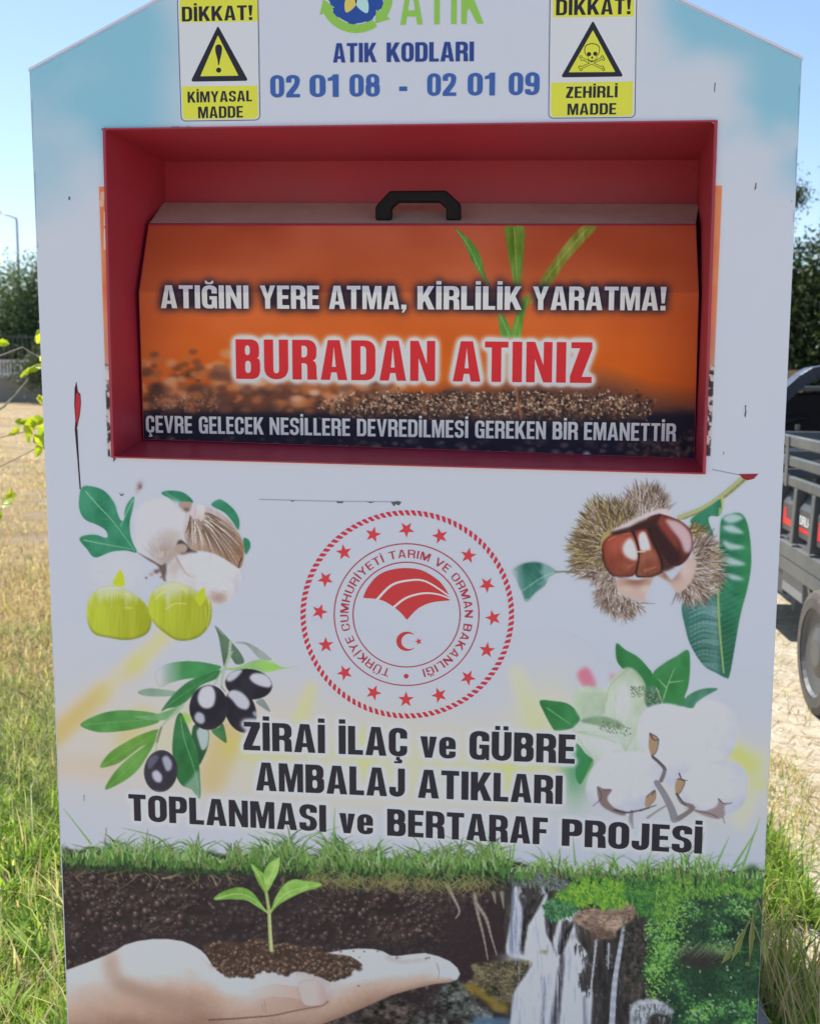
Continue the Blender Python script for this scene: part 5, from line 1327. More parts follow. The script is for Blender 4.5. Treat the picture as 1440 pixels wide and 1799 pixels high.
for i in range(900):                                  # sprays of light leaves on the sunny side of the bush
    a_ = rnd.rand(); X, Y = 350 + 260 * a_ + 60 * rnd.randn(), 1150 - 720 * a_ + 110 * rnd.randn()
    if X < 330 or Y > 1250: continue
    q_ = ZB([(X, Y)])[0]; c.leafdab(*q_, 3 + 4 * rnd.rand(), 2.2, rnd.rand() * 6.3, [(96, 152, 62), (120, 170, 76), (74, 124, 60), (140, 182, 104)][rnd.randint(4)], .85, keep=True)
c.tint(np.exp(-(((c.X - ZB([(780, 0)])[0][0]) / 44) ** 2 + ((c.Y - ZB([(0, 920)])[0][1]) / 17) ** 2) ** 2), (52, 46, 46), .85)
for i in range(70): q_ = ZB([(640 + 380 * rnd.rand(), 770 + 90 * rnd.rand())])[0]; c.line([q_, (q_[0] - 18, q_[1] + 14 + 6 * rnd.rand())], 1.4, .7, [(128, 138, 112), (98, 118, 84)][i % 2], .5, keep=True)
# hanging green over the falls
def greens(poly_, n_, cols, w_=2.6, L=10, ang=1.3, sp=.7, base=None):
    M_ = c.mask(cr(ZW(poly_)), 2.5)
    if base is not None: c.over(M_, base, .9)
    ys, xs = np.where(M_ > .5)
    for i in rnd.randint(0, len(xs), n_):
        c.leafdab(c.x0 + xs[i] * c.st, c.y0 + ys[i] * c.st, L * (.5 + rnd.rand()), w_, ang + sp * rnd.randn(), cols[rnd.randint(len(cols))], .85)
greens([(800, 470), (860, 440), (960, 440), (1080, 470), (1050, 520), (930, 575), (830, 600), (800, 540)], 380, [(60, 112, 70), (40, 84, 56), (96, 142, 100)], base=(52, 100, 66))
greens([(870, 420), (960, 350), (1080, 270), (1250, 260), (1440, 330), (1440, 470), (1280, 510), (1180, 480), (1090, 490), (1000, 450)], 900, [(112, 158, 52), (84, 136, 54), (60, 112, 52), (136, 172, 64)], base=(86, 136, 56))
greens([(1440, 300), (1620, 290), (1700, 380), (1660, 560), (1540, 560), (1500, 480), (1440, 430)], 500, [(58, 112, 60), (40, 84, 50), (88, 136, 60)], base=(50, 96, 58))
greens([(1700, 260), (1900, 250), (2200, 280), (2500, 300), (2500, 420), (2350, 420), (2250, 380), (2100, 430), (1900, 420), (1780, 560), (1700, 640), (1660, 560)], 1100, [(100, 146, 60), (70, 118, 58), (46, 88, 52), (124, 160, 70)], base=(66, 112, 58))
greens([(500, 300), (560, 200), (700, 190), (840, 210), (900, 280), (980, 300), (900, 370), (760, 330), (600, 330)], 500, [(96, 104, 108), (64, 72, 76), (120, 128, 130), (78, 100, 76)], L=8, base=(82, 90, 94))
# the hand
top = ZS([(40, 968), (75, 960), (200, 915), (330, 865), (400, 830), (450, 797), (540, 770), (640, 757), (740, 757), (840, 772), (900, 797), (960, 832), (1000, 872), (1040, 940)])
fing = ZH([(480, 765), (560, 750), (650, 742), (740, 745), (800, 760), (840, 783), (880, 788), (960, 777), (1050, 769), (1130, 788), (1200, 818), (1245, 858), (1261, 895), (1245, 927), (1200, 945), (1110, 955), (980, 985), (850, 1022), (700, 1090), (560, 1150), (430, 1200), (300, 1270), (200, 1420)])
outl = top + fing + [(440, 1880), (90, 1880)]
Mh = c.mask(outl, .7)
ytop = np.interp(c.X[0], [110, 170, 220, 280, 340, 400, 440, 520, 560, 620, 680, 740, 790, 812], [1704, 1685, 1662, 1650, 1652, 1700, 1712, 1706, 1700, 1690, 1688, 1690, 1700, 1715])
d = (c.Y - ytop[None, :]); span = np.interp(c.X[0], [110, 280, 420, 560, 700, 812], [95, 130, 90, 90, 55, 26])
v = np.clip(d / span[None, :], 0, 1.25)
v = np.clip(v + .16 * (c.noise(70, 36, 3) - .5), 0, 1.2)[..., None]
pale, skin, deep = np.array((190, 190, 195)), np.array((180, 154, 140)), np.array((146, 116, 102))
k_ = np.where(v < .4, pale, np.where(v < .75, pale + (skin - pale) * (v - .4) / .35, skin + (deep - skin) * (v - .75) / .45))
c.over(Mh, k_ + (c.noise(5, 5, 2)[..., None] - .5) * 5)
rim = Mh * np.clip(1 - blur(Mh, 4), 0, 1); c.tint(rim * (c.Y > ytop[None, :] + 18), (128, 98, 88), .9)
def soft_line(l, w0, w1, k_, a, s_):
    c2 = Canvas(SX0, 1395, SX1, SY1, 1.5); c2.line(l, w0, w1, (0, 0, 0)); c.tint(blur(c2.a, s_) * Mh, k_, a)
soft_line(ZS([(360, 890), (370, 980), (430, 1060), (620, 1130), (760, 1150)]), 26, 30, (160, 134, 120), .7, 5)
soft_line(ZS([(100, 1160), (250, 1120), (380, 1130)]), 40, 40, (178, 160, 150), .5, 8)
soft_line(ZS([(420, 1230), (500, 1210), (560, 1250)]), 24, 20, (186, 158, 144), .6, 5)
soft_line(ZS([(420, 1060), (560, 1110), (700, 1160), (900, 1190)]), 20, 16, (150, 122, 110), .5, 5)
# thumb
th = ZH([(-260, 1180), (-200, 1060), (-80, 960), (0, 905), (60, 880), (130, 868), (200, 870), (260, 885), (300, 879), (370, 893), (430, 922), (470, 955), (483, 1010), (468, 1060), (430, 1086), (350, 1100), (250, 1120), (130, 1146), (0, 1157), (-150, 1170)])
Mt = c.mask(cr(th), 4.5)
yt = np.interp(c.X[0], [365, 440, 478, 515, 560, 580], [1790, 1714, 1703, 1707, 1720, 1735]); vt = np.clip((c.Y - yt[None, :]) / 62, 0, 1.1)[..., None]
fade = np.clip((c.X - 410) / 110, 0, 1)
c.tint(Mt * fade, np.where(vt < .4, np.array((184, 180, 186)), np.where(vt < .75, np.array((182, 160, 150)), np.array((172, 142, 130)))), .9)
c.line(ZH([(-250, 1172), (-100, 1165), (0, 1157), (130, 1146), (250, 1121), (350, 1101), (430, 1087), (468, 1060)]), 3.2, 1.6, (104, 76, 70), .8, keep=True)
rim = Mt * np.clip(1 - blur(Mt, 3), 0, 1); c.tint(rim * (c.X > 520), (136, 106, 96), .8)
nl = ZH([(290, 965), (330, 938), (400, 943), (445, 985), (452, 1050), (422, 1080), (335, 1084), (305, 1040)])
Mn = c.mask(cr(nl), .8); c.tint(blur(Mn, 2.2), (140, 112, 104), .6); c.tint(Mn, (186, 172, 172), 1); c.tint(Mn * np.clip((c.X - ZH([(390, 0)])[0][0]) / 14, 0, 1), (176, 152, 148), .8)
for l in ([(85, 1060), (95, 1130)], [(70, 1080), (75, 1120)], [(1120, 830), (1135, 880), (1130, 930)], [(900, 800), (880, 792)], [(1050, 800), (1060, 812)]): c.line(ZH(l), 2, 1, (140, 108, 98), .6, keep=True)
soft_line(ZH([(480, 990), (560, 900), (660, 850)]), 14, 8, (184, 178, 184), .8, 3); soft_line(ZH([(820, 790), (900, 820), (1060, 810)]), 6, 4, (150, 140, 144), .6, 2)
soft_line(ZH([(500, 1000), (640, 985), (900, 930), (1100, 900)]), 10, 8, (174, 150, 138), .5, 4)
for x, y in ((650, 967), (620, 757), (685, 760), (765, 758), (1060, 800), (1075, 798), (880, 800), (200, 890)): c.dab(*ZH([(x, y)])[0], 2.2, 1.6, (92, 76, 72), .9, 3)
# earth in the palm
pile = ZS([(965, 800), (1010, 785), (1080, 780), (1140, 765), (1220, 790), (1290, 760), (1350, 748)]) + ZH([(60, 678), (140, 722), (215, 702), (260, 715), (290, 746), (360, 722), (420, 752), (480, 772), (600, 788), (650, 818), (677, 845), (600, 870), (560, 905), (520, 928), (480, 942), (430, 920), (370, 893), (300, 880), (240, 884), (205, 890), (130, 868), (60, 880), (0, 905)]) + ZS([(1260, 1008), (1200, 1000), (1150, 1000), (1090, 985), (1045, 935), (1000, 870)])
Mp = c.mask(pile, .8); soil_fill(c, Mp, (58, 44, 40), (104, 82, 72), (172, 148, 134), 72, 2400, (350, 1640, 645, 1735), 1.8, 6.0, .8)
for i in range(40): q_ = ZH([(-40 + 700 * rnd.rand(), 700 + 30 * rnd.randn() + 60 * rnd.rand())])[0]; c.dab(*q_, 1.6 + 1.5 * rnd.rand(), 1.5, [(130, 104, 90), (70, 52, 46)][i % 2], .8, 3)
# roots and turf
for i in range(60):
    x = 120 + 740 * rnd.rand(); y = groundline(x) + 22 + 16 * rnd.rand(); c.line([(x, y), (x + 14 * rnd.randn(), y + 12), (x + 20 * rnd.randn(), y + 16 + 26 * rnd.rand())], 2, .6, [(132, 120, 92), (98, 88, 72), (120, 128, 84)][i % 3], .7, keep=True)
for l in ([(330, 180), (300, 230), (280, 320)], [(320, 200), (380, 170), (445, 170)], [(330, 20), (322, 120), (318, 200)], [(700, 355), (790, 335), (860, 290)], [(960, 290), (1030, 340), (1065, 400)]): c.line(ZS(l), 3, 1.6, (136, 132, 110), .8)
Mg = np.clip((c.Y - groundline(c.X) + 8 + 16 * (c.noise(26, 14, 3) - .5)) / 9, 0, 1) * np.clip((groundline(c.X) + 40 - 34 * np.clip((c.X - 700) / 300, -1, 0) * 0 - c.Y) / 10, 0, 1)
c.over(Mg * np.where(c.X < 150, .25, 1) * np.clip((930 - c.X) / 70, 0, 1), np.array((38, 58, 40)) + (c.noise(12, 20, 3)[..., None] - .5) * 50, .75)
GC = [(58, 104, 48), (84, 138, 58), (112, 162, 74), (44, 80, 46), (134, 178, 96), (66, 118, 56), (100, 116, 66)]
hx = c.noise(46, 46, 3, seed=951)[0]; hx2 = c.noise(15, 15, 2, seed=952)[0]
for ps, n_, cols, w_, a_ in ((0, 1900, [(34, 58, 38), (44, 74, 42), (30, 48, 36), (58, 82, 50)], 3.4, .9), (1, 1900, [(58, 96, 50), (76, 118, 56), (64, 106, 52), (90, 128, 66), (104, 112, 72)], 2.8, .92), (2, 900, [(104, 146, 74), (92, 130, 62), (126, 160, 96), (118, 138, 82), (148, 168, 138)], 2.0, .8)):
    for i in range(n_):
        x = 104 + 1244 * rnd.rand(); i_ = int((x - c.x0) / c.st)
        if x < 150 and rnd.rand() > .35: continue
        if x > 885 and rnd.rand() < (.9 if ps == 0 else .35): continue
        hh = .25 + .8 * hx[i_] + .5 * (hx2[i_] - .5) + (.12 if 540 < x < 900 else 0)
        y = groundline(x) + (34 if ps == 0 else 26 if ps == 1 else 14) - (40 if ps < 2 else 30) * rnd.rand() ** .9 * hh
        L = (8 + 20 * rnd.rand() ** 1.9) * (.6 + .7 * hh) * (1.5 if rnd.rand() < .06 else 1)
        dx = L * (.75 * rnd.randn() + .25 * math.sin(x * .05)); k_ = np.array(cols[rnd.randint(len(cols))]) * (.85 + .3 * rnd.rand()) * (1.06 if x > 880 else 1)
        c.line([(x, y), (x + dx * .25, y - L * .62), (x + dx, y - L)], w_ * (.7 + .6 * rnd.rand()), .6, k_, a_)
for x, y, x2, y2, w_ in ((160, 1462, 112, 1420, 3), (585, 1480, 588, 1420, 4), (565, 1475, 590, 1456, 3), (1255, 1505, 1280, 1470, 5), (1290, 1500, 1330, 1455, 5), (1305, 1500, 1334, 1436, 4), (1225, 1500, 1236, 1462, 3), (900, 1490, 905, 1462, 3), (1010, 1500, 1006, 1470, 4), (1130, 1510, 1150, 1480, 2)): c.line([(x, y + 20), (x2, y2)], w_, .8, (96, 146, 66), .9)
for i in range(240):
    x = 540 + 330 * rnd.rand(); y = groundline(x) + 20 + 18 * rnd.rand(); c.line([(x, y), (x + 9 * rnd.randn(), y + 10), (x + 14 * rnd.randn(), y + 22)], 1.8, .6, [(136, 126, 84), (104, 122, 70)][i % 2], .6, keep=True)
# seedling
SLF = (118, 164, 72)
c.line(ZH([(126, 752), (118, 640), (112, 520), (98, 420), (90, 380)]), 7, 4.4, (150, 166, 104), 1); c.line(ZH([(128, 752), (121, 640), (115, 520)]), 2.4, 1.6, (196, 202, 160), .8, keep=True)
c.line(ZH([(112, 530), (60, 490), (20, 440)]), 4, 3, (150, 172, 104), 1); c.line(ZH([(116, 530), (135, 500), (170, 450)]), 4, 3, (150, 172, 104), 1)
for pts, k_, ln in ((ZS([(1045, 495), (1080, 455), (1130, 432), (1200, 413), (1270, 425), (1320, 465), (1360, 520), (1398, 580), (1330, 540), (1260, 500), (1150, 492)]), (110, 156, 72), ZS([(1060, 490), (1200, 455), (1310, 490), (1390, 570)])),
                     (ZH([(5, 230), (50, 268), (84, 300), (96, 400), (86, 405), (50, 350), (28, 300)]), (116, 160, 68), ZH([(12, 245), (60, 320), (92, 400)])),
                     (ZH([(177, 195), (170, 270), (140, 335), (98, 398), (80, 290), (108, 232), (140, 210)]), (136, 178, 92), ZH([(170, 205), (125, 300), (98, 390)])),
                     (ZH([(130, 512), (148, 440), (200, 360), (262, 325), (330, 335), (390, 340), (430, 358), (390, 380), (330, 396), (250, 432), (180, 472)]), (126, 170, 82), ZH([(140, 490), (230, 400), (420, 358)]))):
    M_ = c.mask(cr(pts), .6); c.over(M_, np.array(k_) + (c.noise(14, 14, 3)[..., None] - .5) * 34); c.line(ln, 1.6, .8, (182, 204, 140), .75, keep=True)
c.a = np.where(c.a > .985, 1, c.a)
PS.lay(c, 'seedling_and_waterfall_print', .05)
PS.cut(M_ink, front, O_)

# ------------------------------------------------------------------ artwork on the flap
LF = np.array([0.45, 0.50, 0.565])
c = Canvas(238, 395, 1234, 812, 1.6, bg=(160, 82, 46), seed=81)
t_ = np.clip((c.Y - 395) / 250, 0, 1)[..., None]; u_ = np.clip((c.X - 240) / 990, 0, 1)[..., None]
n = c.noise(200, 120, 3)[..., None]
c.c = np.array((146, 72, 52)) * (1 - t_) + np.array((182, 92, 36)) * t_ + (n - .5) * 22  # orange darker towards the top: recess shade put into the print colour
c.tint(np.clip((330 - c.X) / 90, 0, 1), (136, 70, 48), .5); c.tint(np.clip((c.X - 1120) / 120, 0, 1), (138, 66, 48), .5)
yl = 668 + 18 * np.sin(c.X / 90.) + 20 * (c.X < 420) - 6 + (c.X > 1080) * np.clip((c.X - 1080) / 60, 0, 1) * 10
c.tint(np.clip((c.Y - yl + 10) / 46, 0, 1), (78, 56, 54), .85); c.tint(np.clip((c.Y - 712 + 12 * (c.noise(60, 30, 3) - .5)) / 22, 0, 1), (27, 28, 46), .95)
for i in range(330):                                  # out-of-focus earth at the left
    x, y = 250 + 470 * rnd.rand() ** 1.25, 668 + 30 * rnd.randn() + 14; r = 4 + 12 * rnd.rand()
    if y < 612: continue
    k_ = [(170, 106, 66), (122, 84, 66), (62, 48, 50), (188, 140, 108), (150, 98, 66), (80, 60, 56)][rnd.randint(6)]
    c.dab(x, y, r, r * .7, k_, .6, 3.4, keep=True)
c.tint(np.clip((c.Y - 722) / 12, 0, 1), (28, 29, 46), .85)
Mm = c.mask(cr([(600, 735), (640, 705), (690, 690), (760, 692), (800, 682), (860, 692), (930, 684), (1000, 694), (1060, 692), (1110, 704), (1142, 718), (1120, 735), (1000, 745), (800, 745)]), 3)
soil_fill(c, Mm, (50, 42, 44), (104, 80, 68), (190, 160, 130), 83, 0, (560, 680, 1150, 745))
for i in range(260):
    x = 570 + 570 * rnd.rand(); y = 716 + 11 * rnd.randn(); r = 3 + 5 * rnd.rand()
    c.dab(x, y, r, r * .7, [(40, 34, 38), (96, 72, 60), (58, 46, 46), (128, 98, 78)][rnd.randint(4)], .75, 3, rnd.rand() * 3, keep=True)
for i in range(2600):
    x = 560 + 590 * rnd.rand(); y = 710 + 12 * rnd.randn(); i_, j_ = int((x - c.x0) / c.st), int((y - c.y0) / c.st)
    if Mm[j_, i_] < .3 and rnd.rand() < .85: continue
    a = rnd.rand() * 6.3; L = 1.5 + 3.5 * rnd.rand(); c.seg((x, y), (x + L * math.cos(a), y + L * math.sin(a)), 2.2, .9, [(186, 158, 130), (214, 196, 172), (112, 86, 72), (36, 30, 36), (140, 106, 82), (30, 27, 34), (40, 33, 38), (92, 72, 62)][rnd.randint(8)], .92, keep=True)
for i in range(160): q_ = (270 + 110 * rnd.rand(), 708 + 8 * rnd.randn()); a = rnd.rand() * 6.3; c.seg(q_, (q_[0] + 5 * math.cos(a), q_[1] + 5 * math.sin(a)), 1.6, .8, [(170, 140, 112), (90, 70, 62)][i % 2], .6, keep=True)
for i in range(240):                                  # blurred earth below
    x, y = 250 + 970 * rnd.rand(), 786 + 11 * rnd.randn(); r = 3 + 7 * rnd.rand(); c.dab(x, y, r, r * .65, [(78, 68, 72), (112, 98, 96), (34, 31, 42), (58, 50, 56), (24, 24, 36)][rnd.randint(5)], .6, 3, keep=True)
for i in range(130):
    x, y = 1090 + 130 * rnd.rand(), 775 + 20 * rnd.randn(); c.dab(x, y, 2 + 5 * rnd.rand(), 2 + 3 * rnd.rand(), [(92, 66, 60), (50, 42, 46), (126, 104, 94)][rnd.randint(3)], .5, 3, keep=True)
c.dab(413, 789, 13, 6, (150, 160, 190), .8, 4, -.2, keep=True); c.dab(1030, 798, 7, 6, (150, 156, 176), .8, 3, keep=True)
for i in range(40): x = 420 + 40 * rnd.rand() + (150 if i % 3 == 0 else 0); c.seg((x, 782 + 8 * rnd.rand()), (x + 5 * rnd.randn(), 794), 1.2, .6, (150, 156, 172), .5, keep=True)
c.dab(455, 672, 14, 7, (206, 180, 160), .6, 3, keep=True); c.dab(552, 690, 10, 6, (214, 196, 180), .6, 3, keep=True); c.dab(520, 700, 12, 6, (196, 168, 146), .5, 3, keep=True)
# sprout
ZT, ZR = zf(720, 190, 2.5714), zf(720, 500, 2.3226)
c.line(ZR([(430, 420), (440, 480), (455, 548)]), 4, 5, (130, 92, 70), .9)
for pts, k0, ln in ((ZT([(200, 535), (240, 568), (290, 618), (322, 680), (334, 740), (362, 805), (330, 772), (280, 692), (245, 612)]), (66, 124, 52), ZT([(210, 548), (262, 620), (300, 700), (350, 795)])),
                    (ZT([(432, 532), (512, 532), (514, 640), (506, 740), (495, 805), (470, 797), (450, 700), (434, 600)]), (84, 122, 46), ZT([(470, 540), (478, 680), (486, 800)])),
                    (ZT([(845, 534), (780, 533), (720, 590), (660, 670), (600, 760), (560, 850), (520, 900), (590, 850), (640, 792), (700, 700), (770, 620)]), (112, 126, 52), ZT([(800, 545), (690, 670), (600, 790)])),
                    (ZR([(356, 60), (360, 110), (385, 130), (410, 180), (413, 214), (374, 214), (362, 160)]), (70, 124, 58), ZR([(366, 120), (405, 210)])),
                    (ZR([(490, 40), (460, 60), (430, 130), (413, 214), (450, 214), (462, 140), (476, 90)]), (74, 128, 50), ZR([(440, 130), (425, 210)]))):
    M_ = c.mask(cr(pts), .7); c.over(M_, np.array(k0) + (c.noise(8, 40, 3)[..., None] - .5) * 36, .95); c.line(ln, 2.2, 1, (150, 178, 120), .55, keep=True)
# halos behind the words
l9 = (283, 501, 541.5, 1170, 504, 545.5); l10 = (415, 596, 665.5, 1039, 601.5, 673); l11 = (257, 730, 760, 1186, 744, 775.5)
W9 = []
for t_, x0, x1 in (('ATIĞINI', 283, 437), ('YERE', 457, 561), ('ATMA,', 578, 714), ('KİRLİLİK', 733, 915), ('YARATMA!', 935, 1169)): W9 += word(t_, x0, x1, l9, s=.21, t=.155)
W10 = word('BURADAN', 415, 764, l10, s=.23, t=.15, track=.10) + word('ATINIZ', 795, 1038.5, l10, s=.23, t=.15, track=.10)
W11 = []
for t_, x0, x1 in (('ÇEVRE', 257, 338), ('GELECEK', 350, 463), ('NESİLLERE', 474, 615), ('DEVREDİLMESİ', 627, 822), ('GEREKEN', 834, 958), ('BİR', 970, 1014), ('EMANETTİR', 1025, 1186)): W11 += word(t_, x0, x1, l11, s=.2, t=.15, track=.085)
def tm(W):
    A = np.zeros_like(c.a)
    for o, h in W: A = np.maximum(A, c.mask(o, sub=1))
    return A
A = tm(W9); c.tint(np.clip(blur(np.clip(blur(A, 3.6) * 3, 0, 1), 3.0) * 1.1, 0, 1), (30, 30, 50), .94)
A = tm(W11); c.tint(np.clip(blur(np.clip(blur(A, 3.0) * 3, 0, 1), 3.0), 0, 1), (24, 26, 44), .9)
A = tm(W10); c.tint(np.clip(blur(np.clip(blur(A, 3.2) * 8, 0, 1), 1.3), 0, 1), (194, 196, 208), .98)
def flap_fit(s):
    X = np.clip(s.X, np.interp(s.Y, [395, 514, 772, 812], [262, 245, 253.5, 254]), np.interp(s.Y, [395, 514, 806], [1221, 1226, 1218]))
    return X, np.clip(s.Y, 396.5, 771 + (X - 252) * .0352)
c.a[:] = 1
c.mesh('seedling_print', on_flap, 0, M_inkM, flap, O_, L=LF, fit=flap_fit)
for W_, k_ in ((W9, (192, 193, 206)), (W10, (172, 44, 52)), (W11, (172, 184, 208))):
    p = Print(on_flap, LF, FOLD); p.text(W_, k_, 4); p.build('lettering', M_inkM, flap, O_)
# narrow strips of the same print beside the opening
for poly_, sd_ in (([(174, 328), (185, 328), (198.5, 802), (190, 802)], 1), ([(1254.5, 326), (1268, 326), (1247, 801), (1238, 801)], 2)):
    xs = [q[0] for q in poly_]; c = Canvas(min(xs) - 2, 322, max(xs) + 3, 806, 1.4, seed=90 + sd_)
    t_ = c.Y[..., None]
    k_ = np.where(t_ < 500, (196, 112, 76), (190, 104, 72)) + (c.noise(20, 60, 3)[..., None] - .5) * 20
    w_ = np.clip((t_ - 520) / 120, 0, 1); k_ = k_ * (1 - w_ * .55) + np.array((150, 130, 130)) * w_ * .55
    s_ = np.clip((c.Y - 640 - 20 * (c.noise(10, 20, 2) - .5)) / 14, 0, 1)
    sp = np.clip((c.noise(7, 9, 3) - .45) * 5, 0, 1)[..., None]
    c.c = k_; c.tint(s_, np.array((44, 40, 48)) * (1 - sp) + np.array((170, 164, 170)) * sp, .95)
    if sd_ == 1:
        c.tint(np.clip((470 - np.abs(c.Y - 650) * 6) / 300, 0, 1) * np.exp(-((c.Y - 560) / 30) ** 2), (110, 100, 112), .7); c.tint(np.exp(-((c.Y - 665) / 18) ** 2), (190, 186, 196), .6)
        for i in range(6): c.dab(179 + 5 * rnd.rand(), 342 + 22 * rnd.rand(), 1.0, 2.4, (204, 150, 130), .4); c.dab(184.5, 380 + 60 * rnd.rand(), .6, 4, (206, 170, 158), .35)
    c.a = c.mask(poly_, .5)
    c.mesh('print_edge', on_panel, 2, M_inkA, front, O_)
# ------------------------------------------------------------------ ground
rnd = np.random.RandomState(5)
def ground_mat():
    m, nt, b = new_mat('dry_field')
    tc = N(nt, 'ShaderNodeTexCoord')
    def noise(sc, det=6, ro=.6, sx=1.0):
        mp = N(nt, 'ShaderNodeMapping'); mp.inputs['Scale'].default_value = (sx, 1, 1)
        nt.links.new(tc.outputs['Object'], mp.inputs['Vector'])
        n = N(nt, 'ShaderNodeTexNoise', Scale=sc, Detail=det, Roughness=ro); nt.links.new(mp.outputs['Vector'], n.inputs['Vector']); return n.outputs['Fac']
    def ramp(f, stops):
        r = N(nt, 'ShaderNodeValToRGB'); e = r.color_ramp.elements
        while len(e) < len(stops): e.new(.5)
        for q, (p_, c_) in zip(e, stops): q.position = p_; q.color = (*c_, 1)
        nt.links.new(f, r.inputs['Fac']); return r.outputs['Color']
    big = ramp(noise(.55, 7, .65, .5), [(.30, (.21, .15, .085)), (.45, (.335, .25, .155)), (.6, (.42, .33, .22)), (.75, (.25, .19, .11))])
    fine = ramp(noise(38, 8, .75), [(.3, (.35, .33, .28)), (.5, (1, 1, 1)), (.72, (1.25, 1.2, 1.1))])
    mx = N(nt, 'ShaderNodeMix', data_type='RGBA', blend_type='MULTIPLY'); mx.inputs[0].default_value = .8
    nt.links.new(big, mx.inputs[6]); nt.links.new(fine, mx.inputs[7])
    gr = ramp(noise(1.1, 5, .7, .6), [(.52, (0, 0, 0)), (.68, (.55, .55, .55))])
    m2 = N(nt, 'ShaderNodeMix', data_type='RGBA'); nt.links.new(gr, m2.inputs[0]); nt.links.new(mx.outputs[2], m2.inputs[6]); m2.inputs[7].default_value = (.17, .18, .06, 1)
    nt.links.new(m2.outputs[2], b.inputs['Base Color']); b.inputs['Roughness'].default_value = .95; b.inputs['Specular IOR Level'].default_value = .1
    bp = N(nt, 'ShaderNodeBump', Strength=.9, Distance=.03); nt.links.new(noise(45, 6, .8), bp.inputs['Height']); nt.links.new(bp.outputs['Normal'], b.inputs['Normal'])
    return m
gm = MB(); xs = [-400, -60, -20, -8, 0, 8, 20, 60, 400]; ys = [-200, -20, -5, 0, 5, 12, 25, 50, 120, 900]
gv = [(x, y, 0.0) for y in ys for x in xs]
gf = [(j * len(xs) + i, j * len(xs) + i + 1, (j + 1) * len(xs) + i + 1, (j + 1) * len(xs) + i) for j in range(len(ys) - 1) for i in range(len(xs) - 1)]
gm.add(gv, gf); gm.build('ground', ground_mat(), kind='structure')

def paver_mat():
    m, nt, b = new_mat('concrete_pavers')
    tc = N(nt, 'ShaderNodeTexCoord')
    mp = N(nt, 'ShaderNodeMapping'); mp.inputs['Rotation'].default_value = (0, 0, .5)
    nt.links.new(tc.outputs['Object'], mp.inputs['Vector'])
    nz = N(nt, 'ShaderNodeTexNoise', Scale=9.0, Detail=3.0); nt.links.new(tc.outputs['Object'], nz.inputs['Vector'])
    ad = N(nt, 'ShaderNodeMix', data_type='VECTOR'); ad.inputs[0].default_value = .02
    nt.links.new(mp.outputs['Vector'], ad.inputs[4]); nt.links.new(nz.outputs['Color'], ad.inputs[5])
    br = N(nt, 'ShaderNodeTexBrick', Scale=1.0); br.inputs['Brick Width'].default_value = .2; br.inputs['Row Height'].default_value = .13; br.inputs['Mortar Size'].default_value = .008; br.inputs['Mortar Smooth'].default_value = .8
    br.inputs['Color1'].default_value = (.47, .415, .32, 1); br.inputs['Color2'].default_value = (.39, .34, .26, 1); br.inputs['Mortar'].default_value = (.27, .225, .15, 1)
    nt.links.new(ad.outputs[1], br.inputs['Vector'])
    n = N(nt, 'ShaderNodeTexNoise', Scale=14.0, Detail=9.0, Roughness=.7); nt.links.new(tc.outputs['Object'], n.inputs['Vector'])
    r = N(nt, 'ShaderNodeValToRGB'); r.color_ramp.elements[0].position = .3; r.color_ramp.elements[0].color = (.5, .45, .38, 1); r.color_ramp.elements[1].position = .7; r.color_ramp.elements[1].color = (1.15, 1.12, 1.05, 1)
    nt.links.new(n.outputs['Fac'], r.inputs['Fac'])
    mx = N(nt, 'ShaderNodeMix', data_type='RGBA', blend_type='MULTIPLY'); mx.inputs[0].default_value = 1
    nt.links.new(br.outputs['Color'], mx.inputs[6]); nt.links.new(r.outputs['Color'], mx.inputs[7])
    ns = N(nt, 'ShaderNodeTexNoise', Scale=3.4, Detail=8.0, Roughness=.72); nt.links.new(tc.outputs['Object'], ns.inputs['Vector'])   # sand and dust lying over the pavers
    rs = N(nt, 'ShaderNodeValToRGB'); rs.color_ramp.elements[0].position = .42; rs.color_ramp.elements[1].position = .58; nt.links.new(ns.outputs['Fac'], rs.inputs['Fac'])
    nf = N(nt, 'ShaderNodeTexNoise', Scale=60.0, Detail=6.0, Roughness=.7); nt.links.new(tc.outputs['Object'], nf.inputs['Vector'])
    rf = N(nt, 'ShaderNodeValToRGB'); rf.color_ramp.elements[0].color = (.20, .165, .11, 1); rf.color_ramp.elements[0].position = .36; rf.color_ramp.elements[1].color = (.52, .46, .36, 1); rf.color_ramp.elements[1].position = .6; nt.links.new(nf.outputs['Fac'], rf.inputs['Fac'])
    ms = N(nt, 'ShaderNodeMix', data_type='RGBA'); nt.links.new(rs.outputs['Color'], ms.inputs[0]); nt.links.new(mx.outputs[2], ms.inputs[6]); nt.links.new(rf.outputs['Color'], ms.inputs[7])
    nt.links.new(ms.outputs[2], b.inputs['Base Color']); b.inputs['Roughness'].default_value = .9
    bp = N(nt, 'ShaderNodeBump', Strength=.45, Distance=.01, invert=True); nt.links.new(br.outputs['Fac'], bp.inputs['Height']); nt.links.new(bp.outputs['Normal'], b.inputs['Normal'])
    return m
pm = MB(); pm.add([(-7, -9, .006), (9, -9, .006), (9, -.55, .006), (9, 9, .006), (.80, 9, .006), (.80, -.55, .006), (-7, -.55, .006)], [(0, 1, 2, 5, 6), (5, 2, 3, 4)]); pm.build('pavement', paver_mat(), kind='structure')  # paving at right; unseen front apron added to bounce light onto the panel
M_conc = paint('worn_concrete', (.30, .27, .25), .9, .22, 7, bump=.5, dirt=(.16, .13, .10), dirt_amt=.6)
km_ = MB(); 
for i in range(6): km_.box(.63, -1.2 + i * .5, -.05, .735, -1.2 + i * .5 + .492, .10)
km_.build('kerb', M_conc, bevel=.012, kind='structure')

